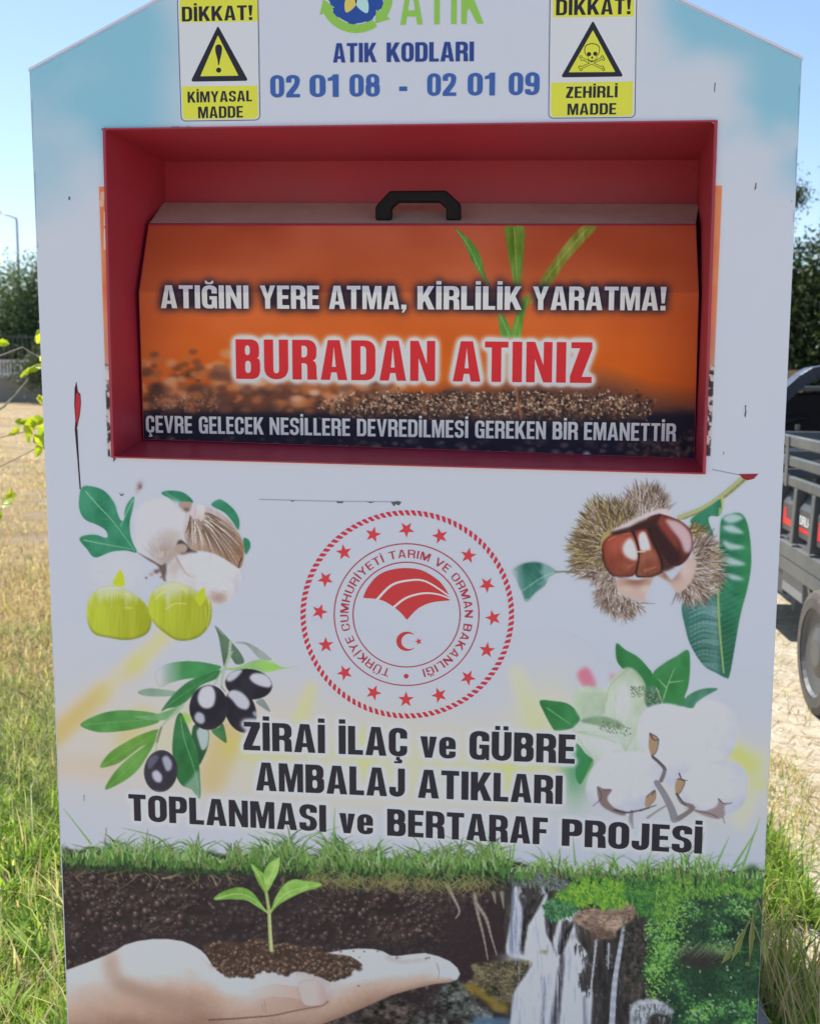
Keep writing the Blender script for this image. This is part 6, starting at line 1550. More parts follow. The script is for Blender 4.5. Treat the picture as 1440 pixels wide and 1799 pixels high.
# ------------------------------------------------------------------ grass
M_grass = attr_mat('grass_blades', .5, .52, spec=.25, tint=(1.35, 1.25, .75))
class Blades:
    def __init__(s): s.V, s.Fc, s.C, s.n = [], [], [], 0
    def add(s, x, y, h, w_, lean, az, fc, c, z0=0.0, seg=3):
        """many blades at once: arrays x,y,h,w,lean(m),az, facing, colours"""
        n = len(x); t = np.linspace(0, 1, seg + 1)
        dx, dy = np.cos(az), np.sin(az); fx, fy = np.cos(fc), np.sin(fc)
        base = s.n
        for i, ti in enumerate(t):
            wd = w_ * (1 - ti ** 1.6) * .5 + .0003
            cx_ = x + dx * lean * ti ** 2; cy_ = y + dy * lean * ti ** 2; cz_ = z0 + h * (ti - .18 * (lean / np.maximum(h, .01)) * ti ** 2)
            s.V.append(np.stack([np.stack([cx_ - fx * wd, cy_ - fy * wd, cz_], -1), np.stack([cx_ + fx * wd, cy_ + fy * wd, cz_], -1)], 1).reshape(-1, 3))
            s.C.append(np.repeat(c * (1.0), 2, 0))
        k = np.arange(n)
        for i in range(seg):
            a = base + i * 2 * n + 2 * k; b = base + (i + 1) * 2 * n + 2 * k
            s.Fc.append(np.stack([a, a + 1, b + 1, b], 1))
        s.n += (seg + 1) * 2 * n
    def build(s, name, mat): return raw_mesh(name, np.concatenate(s.V), np.concatenate(s.Fc), mat, None, np.concatenate(s.C))
def fan(pxa, pxb, da, db, n, pw=1.0):
    """points on the ground in a fan seen from the viewing position"""
    u = rnd.rand(n); d = da * (db / da) ** (u ** pw)
    px = pxa + (pxb - pxa) * rnd.rand(n); k = (px - CX) / F
    dx = k * R_[0] + F_[0]; dy = k * R_[1] + F_[1]; q = d / dy
    return CAM[0] + dx * q, CAM[1] + d
def off_bin(x, y, pad=.03): return ~((np.abs(x) < .56 + pad) & (y > -pad) & (y < DEPTH + pad))
GREEN = np.array([(.15, .29, .035), (.22, .36, .06), (.32, .44, .11), (.10, .20, .035), (.40, .46, .20)])
STRAW = np.array([(.50, .40, .25), (.60, .50, .34), (.42, .32, .19), (.66, .57, .42), (.48, .42, .23)])
def tuft(B, x, y, h, hw, wd, cols, spread=.05, z0=0.0, leanf=.45, seg=3):
    n = len(x)
    c = cols[rnd.randint(len(cols), size=n)] * (.7 + .6 * rnd.rand(n, 1))
    hh = h * (1 - hw + 2 * hw * rnd.rand(n))
    B.add(x, y, hh, wd * (.6 + .8 * rnd.rand(n)), hh * leanf * np.abs(rnd.randn(n)), rnd.rand(n) * 6.283, rnd.rand(n) * 6.283, c, z0, seg)
def patch(x, y, sc=1.7, sd=9):
    r = np.random.RandomState(sd); a = r.rand(12) * 6.28; f = (.5 + 1.6 * r.rand(12)) * sc; ph = r.rand(12) * 6.28
    return sum(np.sin((x * np.cos(a[i]) + y * np.sin(a[i])) * f[i] * 2.2 + ph[i]) for i in range(12)) / 4.0
B = Blades()
# near the bin on the left: fresh green in clumps, with dead litter between
GREY_G = np.array([(.26, .33, .14), (.33, .38, .19), (.20, .27, .10), (.42, .44, .26)])
x, y = fan(-420, 175, 1.75, 4.15, 15000, .8); k = off_bin(x, y) & (x < -.5) & (patch(x, y, 2.6) > -.35 + .5 * rnd.randn(len(x)) * .5); x, y = x[k], y[k]
tuft(B, x, y, .055, .6, .0085, GREEN, leanf=.75)
x, y = fan(-420, 175, 3.0, 5.6, 13000, .9); k = off_bin(x, y) & (x < -.5) & (rnd.rand(len(x)) < np.clip((6.6 - y - 1.55 + .9 * patch(x, y, 1.8, 41)) / 2.4, 0, 1) ** 1.5); tuft(B, x[k], y[k], .085, .5, .0075, GREY_G, leanf=.9)
x, y = fan(-420, 175, 2.75, 3.25, 4500, 1); k = off_bin(x, y) & (x < -.5); tuft(B, x[k], y[k], .08, .5, .010, GREEN * 1.1, leanf=.6)
x, y = fan(-420, 175, 1.75, 3.9, 2600, .8); k = off_bin(x, y) & (x < -.5); tuft(B, x[k], y[k], .14, .6, .005, np.vstack([GREEN, GREY_G, STRAW[:2]]), leanf=.8)
x, y = fan(-500, 175, 1.75, 5.0, 18000, .9); k = off_bin(x, y) & (x < -.5); tuft(B, x[k], y[k], .028, .8, .005, np.vstack([STRAW, STRAW, STRAW * .6]), leanf=2.6)
x, y = fan(-420, 175, 1.75, 4.4, 5000, .8); k = off_bin(x, y) & (x < -.5) & (patch(x, y, 2.2, 55) > .2); tuft(B, x[k], y[k], .05, .7, .007, np.vstack([STRAW, STRAW * .7]), leanf=1.4)
x, y = fan(-420, 175, 3.9, 7.6, 15000, .9); k = off_bin(x, y) & (x < -.5) & (rnd.rand(len(x)) < .35 + .65 * (patch(x, y, 1.2, 31) > 0)); tuft(B, x[k], y[k], .055, .7, .0065, np.vstack([STRAW, STRAW * .75, GREY_G[1:2]]), leanf=1.1)
for i in range(34):                                    # broad-leaved weeds
    x0, y0 = fan(-200, 150, 1.9, 3.6, 1); n = 14
    if x0[0] > -.62: continue
    a = rnd.rand(n) * 6.283; B.add(x0[0] + .02 * rnd.randn(n), y0[0] + .02 * rnd.randn(n), .05 + .07 * rnd.rand(n), .018 + .01 * rnd.rand(n), .05 + .05 * rnd.rand(n), a, a + 1.57, GREEN[rnd.randint(3, size=n)] * (.9 + .4 * rnd.rand(n, 1)))
# dry field behind
x, y = fan(-420, 200, 4.0, 14, 36000, 1.0); k = off_bin(x, y) & (x < -.4) & (patch(x, y, 1.3, 21) > -.5 + rnd.rand(len(x)) * .5); tuft(B, x[k], y[k], .034, .7, .006, np.vstack([STRAW, STRAW, STRAW, GREEN[2:3]]), leanf=1.1, seg=2)
x, y = fan(-420, 190, 6.5, 16, 9000, 1.0); k = (x < -.4) & (patch(x, y, 1.1, 77) + .4 * rnd.randn(len(x)) > .35); tuft(B, x[k], y[k], .07, .7, .007, np.vstack([STRAW * .55, STRAW * .8, GREY_G[:1] * .8]), leanf=1.0, seg=2)
x, y = fan(-420, 200, 12, 45, 14000, 1.0); k = x < -.4; tuft(B, x[k], y[k], .045, .6, .016, np.vstack([STRAW, STRAW, GREEN[2:3]]), leanf=1.1, seg=2)
x, y = fan(-300, 160, 5.5, 11, 9000, 1.0); k = (patch(x, y, .9, 4) > .55); tuft(B, x[k], y[k], .055, .6, .006, GREEN * .9, leanf=.7, seg=2)
# right side: along the kerb, in the paver joints
def strip(n, x0, x1, y0, y1): return x0 + (x1 - x0) * rnd.rand(n), y0 + (y1 - y0) * rnd.rand(n)
x, y = strip(3600, .735, .96, .3, 2.6); k = rnd.rand(len(x)) < np.clip(1.5 - (x - .735) / .14, .12, 1); tuft(B, x[k], y[k], .10, .7, .0042, np.vstack([GREEN, GREEN, STRAW]), leanf=.7)
x, y = strip(2600, .57, .64, -.2, 2.6); tuft(B, x, y, .13, .7, .004, np.vstack([GREEN, STRAW]), leanf=.6)
x, y = strip(1400, .78, 1.02, 1.15, 1.75); tuft(B, x, y, .09, .6, .008, GREEN, leanf=.8)
x, y = strip(2600, .78, 1.25, 1.5, 2.4); k = rnd.rand(len(x)) < .6; tuft(B, x[k], y[k], .06, .7, .003, np.vstack([STRAW, STRAW, GREEN]), leanf=1.0)
x, y = strip(900, .85, 2.6, 2.0, 6.5); tuft(B, x, y, .05, .7, .004, np.vstack([STRAW, STRAW, GREEN]), leanf=1.2)
x, y = strip(2600, .85, 2.6, 1.6, 5.5); B.add(x, y, .006 + .02 * rnd.rand(len(x)), np.full(len(x), .004), .05 + .12 * rnd.rand(len(x)), rnd.rand(len(x)) * 6.283, rnd.rand(len(x)) * 6.283, STRAW[rnd.randint(5, size=len(x))] * (.35 + .5 * rnd.rand(len(x), 1)), .006)
# long stalks standing by the bin's right edge, in its shade
n = 260; x, y = strip(n, .74, .92, .35, .95); B.add(x, y, .12 + .16 * rnd.rand(n), .005 + .003 * rnd.rand(n), .03 + .08 * rnd.rand(n), rnd.rand(n) * 6.283, rnd.rand(n) * 6.283, np.vstack([GREEN, STRAW])[rnd.randint(10, size=n)], 0, 4)
go = B.build('grass', M_grass); go['kind'] = 'stuff'

# a few wild oat stalks that lean across the lower right corner of the panel
M_oat = attr_mat('oat_straw', .6, .35, spec=.2, tint=(1.2, 1.1, .8))
def oat(base, tipx, tipy, d, seeds, label):
    o = empty('wild_oat_stalk', base, label, 'grass stalk', 'wild oat stalks by the bin')
    b0 = np.array(base); t_ = np.array(sheet(tipx, tipy, d)); mid = (b0 + t_) / 2 + np.array((.02, 0, .05))
    P_ = [(1 - t) ** 2 * b0 + 2 * t * (1 - t) * mid + t * t * t_ - b0 for t in np.linspace(0, 1, 9)]
    m = MB(); m.tube(P_, [.0013] * 5 + [.0009] * 4, 5); m.c = [(.42, .38, .20, 1)] * len(m.v); m.build('stem', M_oat, o)
    m = MB()
    for sx, sy, tx, ty in seeds:
        a = np.array(sheet(sx, sy, d)) - b0; e = np.array(sheet(tx, ty, d)) - b0
        s_ = np.cross(e - a, [0, 1, 0]); s_ = s_ / np.linalg.norm(s_) * .0045
        for q in (-1, 1):
            c_ = (a + e) / 2 + s_ * q
            m.add([a, c_ + [0, -.002, 0], e, (a + e) / 2 + [0, .002, 0]], [(0, 1, 2, 3)], [(.50, .46, .24, 1), (.30, .40, .10, 1)][q > 0])
        m.tube([P_[-1], a], .0005, 4); m.c += [(.4, .36, .2, 1)] * (len(m.v) - len(m.c))
    m.build('seed_head', M_oat, o)
oat((.74, .02, 0.0), 1318, 1612, -.03, [(1312, 1628, 1288, 1662), (1308, 1634, 1283, 1690), (1288, 1664, 1266, 1694)], 'pale oat stalk drooping over the lower right corner of the printed panel')
oat((.80, .10, 0.0), 1340, 1640, .02, [(1341, 1645, 1328, 1692), (1343, 1648, 1345, 1696)], 'green oat stalk standing just right of the printed panel, short drooping ears')
oat((.70, -.02, 0.0), 1330, 1580, -.01, [(1322, 1600, 1316, 1690), (1316, 1690, 1308, 1696)], 'thin bleached stalk hanging against the right edge of the printed panel')

# a lit clump of withered leaves beside the kerb
M_dead = attr_mat('withered_leaf', .7, .3, spec=.2)
o = empty('withered_plant', (.80, 1.52, 0), 'bright yellow withered plant beside the kerb at the right edge of the bin', 'plant')
m = MB()
for i in range(46):
    a = rnd.rand() * 6.28; r = .05 * rnd.rand() ** .5; b0 = np.array((r * math.cos(a), r * math.sin(a), .03 + .15 * rnd.rand())); L = .03 + .03 * rnd.rand(); d1 = np.array((math.cos(a + rnd.randn()), math.sin(a + rnd.randn()), .5 * rnd.randn())) * L; d2 = np.cross(d1, rnd.randn(3)); d2 = d2 / np.linalg.norm(d2) * L * .35
    m.add([b0, b0 + d1 * .5 + d2, b0 + d1, b0 + d1 * .5 - d2], [(0, 1, 2, 3)], [(.62, .50, .20, 1), (.55, .40, .14, 1), (.45, .36, .12, 1)][rnd.randint(3)])
m.build('leaf_cluster', M_dead, o)
m = MB()
for i in range(5): m.tube([(0, 0, 0), (.02 * rnd.randn(), .02 * rnd.randn(), .1), (.04 * rnd.randn(), .04 * rnd.randn(), .2)], .002, 5); 
m.c = [(.3, .2, .1, 1)] * len(m.v); m.build('stem', M_dead, o)

# ------------------------------------------------------------------ foliage
M_leaf = attr_mat('tree_leaves', .55, .25, spec=.3, tint=(1.2, 1.2, .6))
M_bark = paint('bark', (.10, .075, .055), .9, .35, 9, bump=.6)
def leaf_cards(P_, size, cols, r, droop=0.0, aspect=.55):
    n = len(P_); a = r.randn(n, 3); a /= np.linalg.norm(a, axis=1)[:, None]; a[:, 2] -= droop
    b = np.cross(a, r.randn(n, 3)); b /= np.linalg.norm(b, axis=1)[:, None]
    s_ = size * (.6 + .8 * r.rand(n, 1)); a = a * s_; b = b * s_ * aspect
    V = np.stack([P_ - a * .5, P_ + b * .5, P_ + a * .6, P_ - b * .5], 1).reshape(-1, 3)
    Fq = np.arange(4 * n).reshape(n, 4)
    C = np.repeat(cols[r.randint(len(cols), size=n)] * (.7 + .6 * r.rand(n, 1)), 4, 0)
    return V, Fq, C
def tree(loc, label, H, crown, n_clump, per, size, cols, sd, trunk_r=.14, group=None, cat='tree', name='tree', trunk_h=None, spread=.32):
    """crown = list of (cx, cy, cz, rx, ry, rz) lobes that hold leaf clumps"""
    r = np.random.RandomState(sd)
    o = empty(name, loc, label, cat, group)
    P_ = []
    lobes = np.array(crown, float); wts = lobes[:, 3] * lobes[:, 4] * lobes[:, 5]; wts /= wts.sum()
    m = MB(); top = trunk_h or H * .8
    m.tube([(0, 0, -.05), (.03 * H * .2, 0, top * .35), (-.02, .03, top * .7), (0, 0, top)], [trunk_r, trunk_r * .8, trunk_r * .5, trunk_r * .18], 9)
    for i in range(n_clump):
        L = lobes[r.choice(len(lobes), p=wts)]
        d = r.randn(3); d /= np.linalg.norm(d); rad = r.rand() ** .45
        cc_ = L[:3] + d * rad * L[3:]
        sp = size * 2.6 * (.6 + .9 * r.rand())
        P_.append(cc_ + r.randn(per, 3) * sp * np.array((1, 1, .6)))
        if i % max(1, n_clump // 26) == 0:
            zb_ = min(top * .95, max(.3, cc_[2] * (.55 + .3 * r.rand())))
            m.tube([(0, 0, zb_), tuple((np.array((0, 0, zb_)) + cc_) / 2 + (0, 0, .05 * H)), tuple(cc_)], [trunk_r * .35, trunk_r * .2, trunk_r * .06], 5)
    V, Fq, C = leaf_cards(np.concatenate(P_), size, cols, r)
    m.build('trunk', M_bark, o)
    raw_mesh('crown', V, Fq, M_leaf, o, C)
    return o
PINE = np.array([(.030, .060, .026), (.042, .078, .030), (.022, .046, .024), (.060, .095, .036), (.075, .10, .045)])
GREY = np.array([(.075, .105, .055), (.095, .125, .065), (.055, .085, .045)])
# left: trees beyond the fence, about 50 m away
def far(px, d):
    k = (px - CX) / F; h = .1297; return CAM[0] + (k * R_[0] + F_[0] + h * U_[0]) / (k * R_[1] + F_[1] + h * U_[1]) * d, CAM[1] + d
PINE_HAZE = PINE * 1.9 + .008  # paler left pines: distance haze put into the leaf colour
FT = [(-30, 52, 6.6, 2.6, 'broad dark pine at the left edge beyond the fence', PINE_HAZE), (22, 55, 7.2, 2.2, 'dark pine left of the street lamp beyond the fence', PINE_HAZE), (66, 53, 7.6, 1.9, 'tallest dark pine right of the street lamp, beside the white bin', PINE_HAZE),
      (112, 55, 8.2, 2.6, 'tall dark pine hidden behind the left edge of the white bin', PINE_HAZE)]
for i, (px, d, H, rw, lb, cols) in enumerate(FT):
    x, y = far(px, d)
    tree((x, y, 0), lb, H, [(0, 0, H * .45, rw, rw, H * .3), (0, 0, H * .72, rw * .62, rw * .62, H * .27), (rw * .5, 0, H * .35, rw * .7, rw, H * .22), (0, 0, H * .9, rw * .22, rw * .22, H * .12)], 420, 34, .15, cols, 300 + i, .2, 'dark pines beyond the fence', 'pine tree', 'pine_tree')
x, y = far(80, 47.6)
tree((x, y, 0), 'round grey-green bush standing in front of the pale fence', 3.2, [(0, 0, 1.7, 1.0, .9, 1.2), (.5, 0, 2.3, .6, .6, .8), (-.4, 0, 1.2, .8, .6, .8)], 90, 24, .16, GREY, 320, .08, None, 'bush', 'bush', 2.2)
# wall with railing
x0, y0 = far(-160, 48.4); x1, y1 = far(760, 53)
o = empty('retaining_wall', (x0, y0, 0), 'long low grey concrete wall at the far end of the dry field', 'wall', None, math.atan2(y1 - y0, x1 - x0))
LW = math.hypot(x1 - x0, y1 - y0)
m = MB(); m.box(0, 0, -.1, LW, .3, 1.18); m.build('wall_body', paint('grey_render', (.30, .28, .24), .9, .2, 2.0, dirt=(.2, .18, .15), dirt_amt=.5), o)
m = MB(); m.box(-.02, -.04, 1.182, LW + .02, .34, 1.26); m.build('coping', paint('pale_coping', (.45, .43, .38), .9, .1, 3), o)
o = empty('railing_fence', (x0, y0, 1.26), 'pale picket railing running along the top of the far wall', 'fence', None, math.atan2(y1 - y0, x1 - x0))
M_rail = paint('white_railing', (.72, .70, .66), .6, .08, 3); M_post = paint('dark_railing', (.10, .10, .11), .6, .1, 3)
m = MB(); m.box(0, .08, .02, LW, .22, .14); m.box(0, .10, .70, LW, .20, .78)
nb = int(LW / .16)
for i in range(nb): m.box(i * .16 + .03, .12, .1405, i * .16 + .11, .18, .6995)
m.build('lower_balustrade', M_rail, o)
m = MB()
for i in range(int(LW / .22)): m.box(i * .22, .13, .785, i * .22 + .035, .165, 1.86)
m.box(0, .12, 1.8605, LW, .18, 1.91)
m.build('upper_bars', M_post, o)
for i in range(int(LW / 3.2)): 
    m = MB(); m.box(i * 3.2, .06, .0, i * 3.2 + .10, .0795, 1.98); m.build('post', M_post, o)
# a far-off wood closes the field behind the bin
n_ = 15000; q_ = rnd.rand(n_) * 900 + 230; k_ = (q_ - CX) / F
rr_ = 66 + 10 * rnd.rand(n_); hh_ = 2.6 + 1.6 * np.sin(q_ * .021) + 1.0 * np.sin(q_ * .057 + 1) + .7 * np.sin(q_ * .13)
P_ = np.stack([CAM[0] + (k_ * R_[0] + F_[0]) / (k_ * R_[1] + F_[1]) * rr_, CAM[1] + rr_, .2 + (hh_ + 2.5) * rnd.rand(n_) ** .8], -1)
V, Fq, C = leaf_cards(P_, 1.1, PINE * 1.5, np.random.RandomState(8))
fw = raw_mesh('far_wood', V, Fq, M_leaf, None, C); fw['kind'] = 'stuff'
# street lamp
x, y = far(40.5, 60); o = empty('street_lamp', (x, y, 0), 'tall thin grey street lamp with a bent arm rising above the pines at the left', 'street lamp')
M_galv = paint('galvanised_steel', (.42, .44, .46), .5, .08, 3, metal=.4)
m = MB(); m.tube([(0, 0, 0), (0, 0, 5), (0, 0, 10.1), (-.03, 0, 10.22), (-.16, 0, 10.29), (-.6, 0, 10.44), (-1.0, 0, 10.58)], [.10, .085, .065, .06, .055, .05, .045], 10); m.build('pole', M_galv, o, smooth=True)
m = MB(); m.hexa([(-1.75, -.13, 10.72), (-.95, -.10, 10.50), (-.95, .10, 10.50), (-1.75, .13, 10.72), (-1.70, -.09, 10.87), (-.95, -.07, 10.66), (-.95, .07, 10.66), (-1.70, .09, 10.87)]); m.build('lamp_head', M_galv, o, bevel=.02)
m = MB(); m.box(-.14, -.14, 0.001, .14, .14, .04); m.build('base_plate', M_galv, o)

# young tree with bright leaves close to the bin on the left
YG = np.array([(.40, .52, .03), (.48, .55, .05), (.31, .45, .03), (.52, .56, .08)])
M_young = attr_mat('young_leaves', .45, .5, spec=.4, tint=(1.3, 1.25, .5))
YD = 2.2
def yp(px, py, d=0.0): return np.array(sheet(px, py, YD + d))
base = yp(-70, 1200); base[2] = 0
o = empty('young_tree', tuple(base), 'young tree with sparse bright yellow-green leaves in front of the dry field', 'young tree')
m = MB(base)
trk = [base, yp(-66, 1000), yp(-50, 800), yp(-40, 600), yp(-46, 420)]
m.tube(trk, [.016, .014, .011, .008, .003], 8)
for l in ([(-45, 745), (8, 714), (30, 690), (48, 668)], [(-48, 780), (30, 762), (70, 752), (110, 748)], [(-60, 930), (-10, 905), (14, 886)], [(-40, 640), (40, 610), (90, 640)], [(-60, 850), (60, 790), (120, 770)]): 
    m.tube([yp(*q, .03 * i) for i, q in enumerate(l)], ([.006, .0045, .003, .002] if l[0][0] == -45 else [.003, .002, .0015, .001])[:len(l)], 6)
m.build('stem', paint('grey_bark', (.36, .31, .25), .9, .2, 9), o)
V, Fq, C = [], [], []
for (px, py, L, ang) in ((50, 655, 30, -.5), (62, 645, 26, -.2), (44, 660, 22, -1.0), (64, 700, 26, .3), (72, 706, 24, -.4), (26, 740, 26, .1), (40, 744, 30, .3), (54, 736, 34, .2), (66, 752, 34, .7), (60, 766, 32, .9), (76, 742, 30, -.6), (74, 774, 30, .9), (46, 762, 26, 1.2), (80, 756, 28, .1), (36, 752, 22, 2.6), (6, 893, 30, -.9), (14, 880, 24, -.6), (4, 902, 22, 2.0), (-14, 886, 30, -2.0), (92, 690, 28, .2), (100, 742, 30, .6), (96, 768, 28, 1.1), (-20, 700, 28, -2), (-40, 560, 30, -1), (-60, 500, 30, -2), (-20, 470, 30, -.4), (-30, 430, 28, -1.2), (-70, 620, 30, 2), (-5, 600, 28, .2), (60, 598, 26, -.8)):
    L *= .82
    for kq in range(2):
        a = ang + .5 * rnd.randn() * kq; q0 = (px + 5 * rnd.randn() * kq, py + 5 * rnd.randn() * kq); dd = .08 * rnd.randn()
        p0 = yp(*q0, dd); p1 = yp(q0[0] + L * math.cos(a), q0[1] + L * math.sin(a), dd + .03 * rnd.randn()); ax_ = p1 - p0; sd_ = np.cross(ax_, np.array((.3 * rnd.randn(), 1, .5 * rnd.randn()))); sd_ = sd_ / np.linalg.norm(sd_) * np.linalg.norm(ax_) * .30
        i0 = len(V); V += [p0 - base, p0 + ax_ * .35 + sd_ - base, p0 + ax_ * .75 + sd_ * .7 - base, p1 - base, p0 + ax_ * .75 - sd_ * .7 - base, p0 + ax_ * .35 - sd_ - base, p0 + ax_ * .5 + (0, .006, 0) - base]
        Fq += [(i0, i0 + 1, i0 + 6), (i0 + 1, i0 + 2, i0 + 6), (i0 + 2, i0 + 3, i0 + 6), (i0 + 3, i0 + 4, i0 + 6), (i0 + 4, i0 + 5, i0 + 6), (i0 + 5, i0, i0 + 6)]
        C += [YG[rnd.randint(4)] * (.8 + .4 * rnd.rand())] * 7
raw_mesh('leaves', np.array(V), Fq, M_young, o, np.array(C))

# right: big dark tree, stone pillar
x, y = far(1500, 21)
tree((x, y, 0), 'large dense dark green tree behind the cargo tricycle', 6.2, [(0, 0, 2.5, 2.2, 1.6, 1.7), (-.9, .2, 2.1, 1.5, 1.2, 1.5), (.9, 0, 3.2, 1.6, 1.6, 1.7), (-.6, 0, 2.9, 1.1, 1.1, .9), (1.4, 0, 2.0, 1.4, 1.3, 1.5), (-1.2, -.3, 1.1, 1.7, 1.0, .9), (.6, -.3, 1.0, 2.2, 1.0, .9)], 1500, 44, .10, PINE * .85, 410, .2, None, 'tree', 'tree', 5.0)
x, y = far(1366, 19); tree((x, y, 0), 'slim tree top showing just past the upper right edge of the white bin', 5.4, [(.02, 0, 4.52, .17, .2, .17), (-.12, 0, 4.82, .10, .1, .16), (-.3, 0, 4.1, .15, .2, .3)], 130, 34, .05, PINE, 433, .03, None, 'tree', 'tree', 4.6)
o = empty('stone_pillar', (*far(1374, 17.5), 0), 'tan stone gate pillar seen past the right edge of the white bin', 'pillar')
m = MB(); m.box(-.26, -.26, 0, .26, .26, 1.52); m.build('shaft', paint('tan_stone', (.34, .22, .12), .9, .35, 5, bump=.6, dirt=(.2, .13, .08), dirt_amt=.7), o)
m = MB(); m.box(-.27, -.27, 1.5205, .27, .27, 1.58); m.build('cap', paint('tan_cap', (.30, .22, .14), .9, .2, 5), o)

# ------------------------------------------------------------------ cargo tricycle at the right
T0 = (1.60, 3.0, 0.0)
t_ = empty('cargo_tricycle', T0, 'dark grey cargo tricycle with a ribbed load bed parked right of the bin', 'cargo tricycle')
M_bed = paint('grey_green_steel', (.088, .10, .105), .45, .10, 4, dirt=(.26, .24, .20), dirt_amt=.35)
M_bed2 = paint('dark_grey_steel', (.055, .060, .068), .5, .12, 4, dirt=(.16, .14, .12), dirt_amt=.35)
M_blue = paint('dark_blue_plastic', (.035, .047, .075), .35, .10, 4)
M_rub = paint('tyre_rubber', (.075, .068, .062), .85, .18, 10, dirt=(.20, .17, .13), dirt_amt=.5, bump=.3)
M_rim = paint('wheel_steel', (.11, .115, .12), .5, .15, 6, metal=.3, dirt=(.2, .17, .13), dirt_amt=.4)
def tb(name, boxes, mat, parent=t_, bevel=.006):
    m = MB(T0)
    for b_ in boxes: m.box(*b_)
    return m.build(name, mat, parent, bevel=bevel)
XS, XE, YA, YB = 1.60, 2.86, 1.95, 4.45
RZ = [(1.105, 1.16), (1.005, 1.055), (.905, .955)]
side_boxes = lambda x: [(x, YA, a, x + .035, YB, b_) for a, b_ in RZ]
for x in (XS, XE): tb('side_rail', side_boxes(x), M_bed)
for yy_ in (YA, YB - .03): tb('end_rail', [(XS + .0355, yy_, a, XE - .0005, yy_ + .03, b_) for a, b_ in RZ], M_bed)
posts = [YA + .02, 2.62, 3.30, 3.98, YB - .06]
for x in (XS - .006, XE + .0355):
    for yp_ in posts: tb('rail_post', [(x, yp_, .90, x + .0055, yp_ + .06, 1.158)], M_bed)
for x, sx in ((XS, 1), (XE + .035, -1)):
    # pressed side wall: recessed dark boxes with lit sloping tops between upright ribs
    m = MB(T0); xi = x + sx * .05
    m.hexa([(xi, YA, .64), (xi + sx * .02, YA, .64), (xi + sx * .02, YB, .64), (xi, YB, .64), (xi, YA, .904), (xi + sx * .02, YA, .904), (xi + sx * .02, YB, .904), (xi, YB, .904)])
    m.build('side_wall', M_bed2, t_)
    ribs = np.arange(1.94, YB - .05, .31)
    for yr in ribs:
        m = MB(T0); m.hexa([(x - sx * .012, yr, .63), (xi - sx * .0005, yr, .63), (xi - sx * .0005, yr + .055, .63), (x - sx * .012, yr + .055, .63), (x, yr, .9035), (xi - sx * .0005, yr, .9035), (xi - sx * .0005, yr + .055, .9035), (x, yr + .055, .9035)]); m.build('rib', M_bed, t_, bevel=.004)
    m = MB(T0)
    for yr in ribs[:-1]:
        y0_, y1_ = yr + .085, yr + .29
        m.hexa([(x + sx * .012, y0_, .67), (xi - sx * .0008, y0_, .65), (xi - sx * .0008, y1_, .65), (x + sx * .012, y1_, .67), (x + sx * .012, y0_, .81), (xi - sx * .0008, y0_, .875), (xi - sx * .0008, y1_, .875), (x + sx * .012, y1_, .81)])
    m.build('pressed_panel', M_bed2, t_, bevel=.003)
tb('bed_floor', [(XS + .055, YA + .03, .645, XE - .02, YB - .03, .665)], M_bed2)
for x in (XS - .004, XE): 
    tb('sill_beam', [(x, YA, .535, x + .04, YB, .615), (x + .004, YA + .1, .46, x + .036, YB - .3, .5345)], M_bed)
tb('chassis', [(XS + .25, YA + .1, .40, XS + .33, 6.3, .50), (XE - .30, YA + .1, .40, XE - .22, 6.3, .50)], M_bed2)
tb('battery_box', [(XS + .03, 3.72, .34, XS + .24, 4.10, .4595)], paint('grey_plastic', (.20, .21, .22), .5, .1, 4))
tb('tool_box', [(XS + .05, 4.16, .30, XS + .24, 4.40, .4595)], M_bed2)
m = MB(T0); m.hexa([(XS + .005, 3.36, .28), (XS + .12, 3.36, .28), (XS + .12, 3.39, .28), (XS + .005, 3.39, .28), (XS + .005, 3.52, .459), (XS + .12, 3.52, .459), (XS + .12, 3.56, .459), (XS + .005, 3.56, .459)]); m.build('mudguard', M_bed, t_)
# printed marks on the pressed panels
class TPrint(Print): pass
def on_bed(px, py, layer): return np.stack([np.full(np.shape(px), XS + .011 - .0004 * layer), np.asarray(px), np.asarray(py)], -1)
for k_, yr in enumerate(np.arange(1.94, YB - .05, .31)[:-1]):
    ya_, yb_ = yr + .275, yr + .10; p = Print(on_bed, np.array((1., 1, 1)))
    if k_ % 2 == 1:
        G, W = layout('DRLI-', s=.2, t=.17)
        for o_, hs in G: p.add([(ya_ + (yb_ - ya_) * a / W, .735 + .045 * b_) for a, b_ in o_], [[(ya_ + (yb_ - ya_) * a / W, .735 + .045 * b_) for a, b_ in h] for h in hs], (214, 214, 214), 1)
        p.add([(ya_ + .005, .70), (yb_, .70), (yb_, .722), (ya_ + .005, .722)], [], (205, 50, 52), 1)
    else:
        p.add([(ya_ - .01, .79), (ya_ - .05, .79), (ya_ - .07, .735), (yb_ + .02, .735), (yb_ + .02, .70), (ya_ + .005, .70)], [], (210, 60, 56), 1)
    p.build('decal', M_ink, t_, T0)
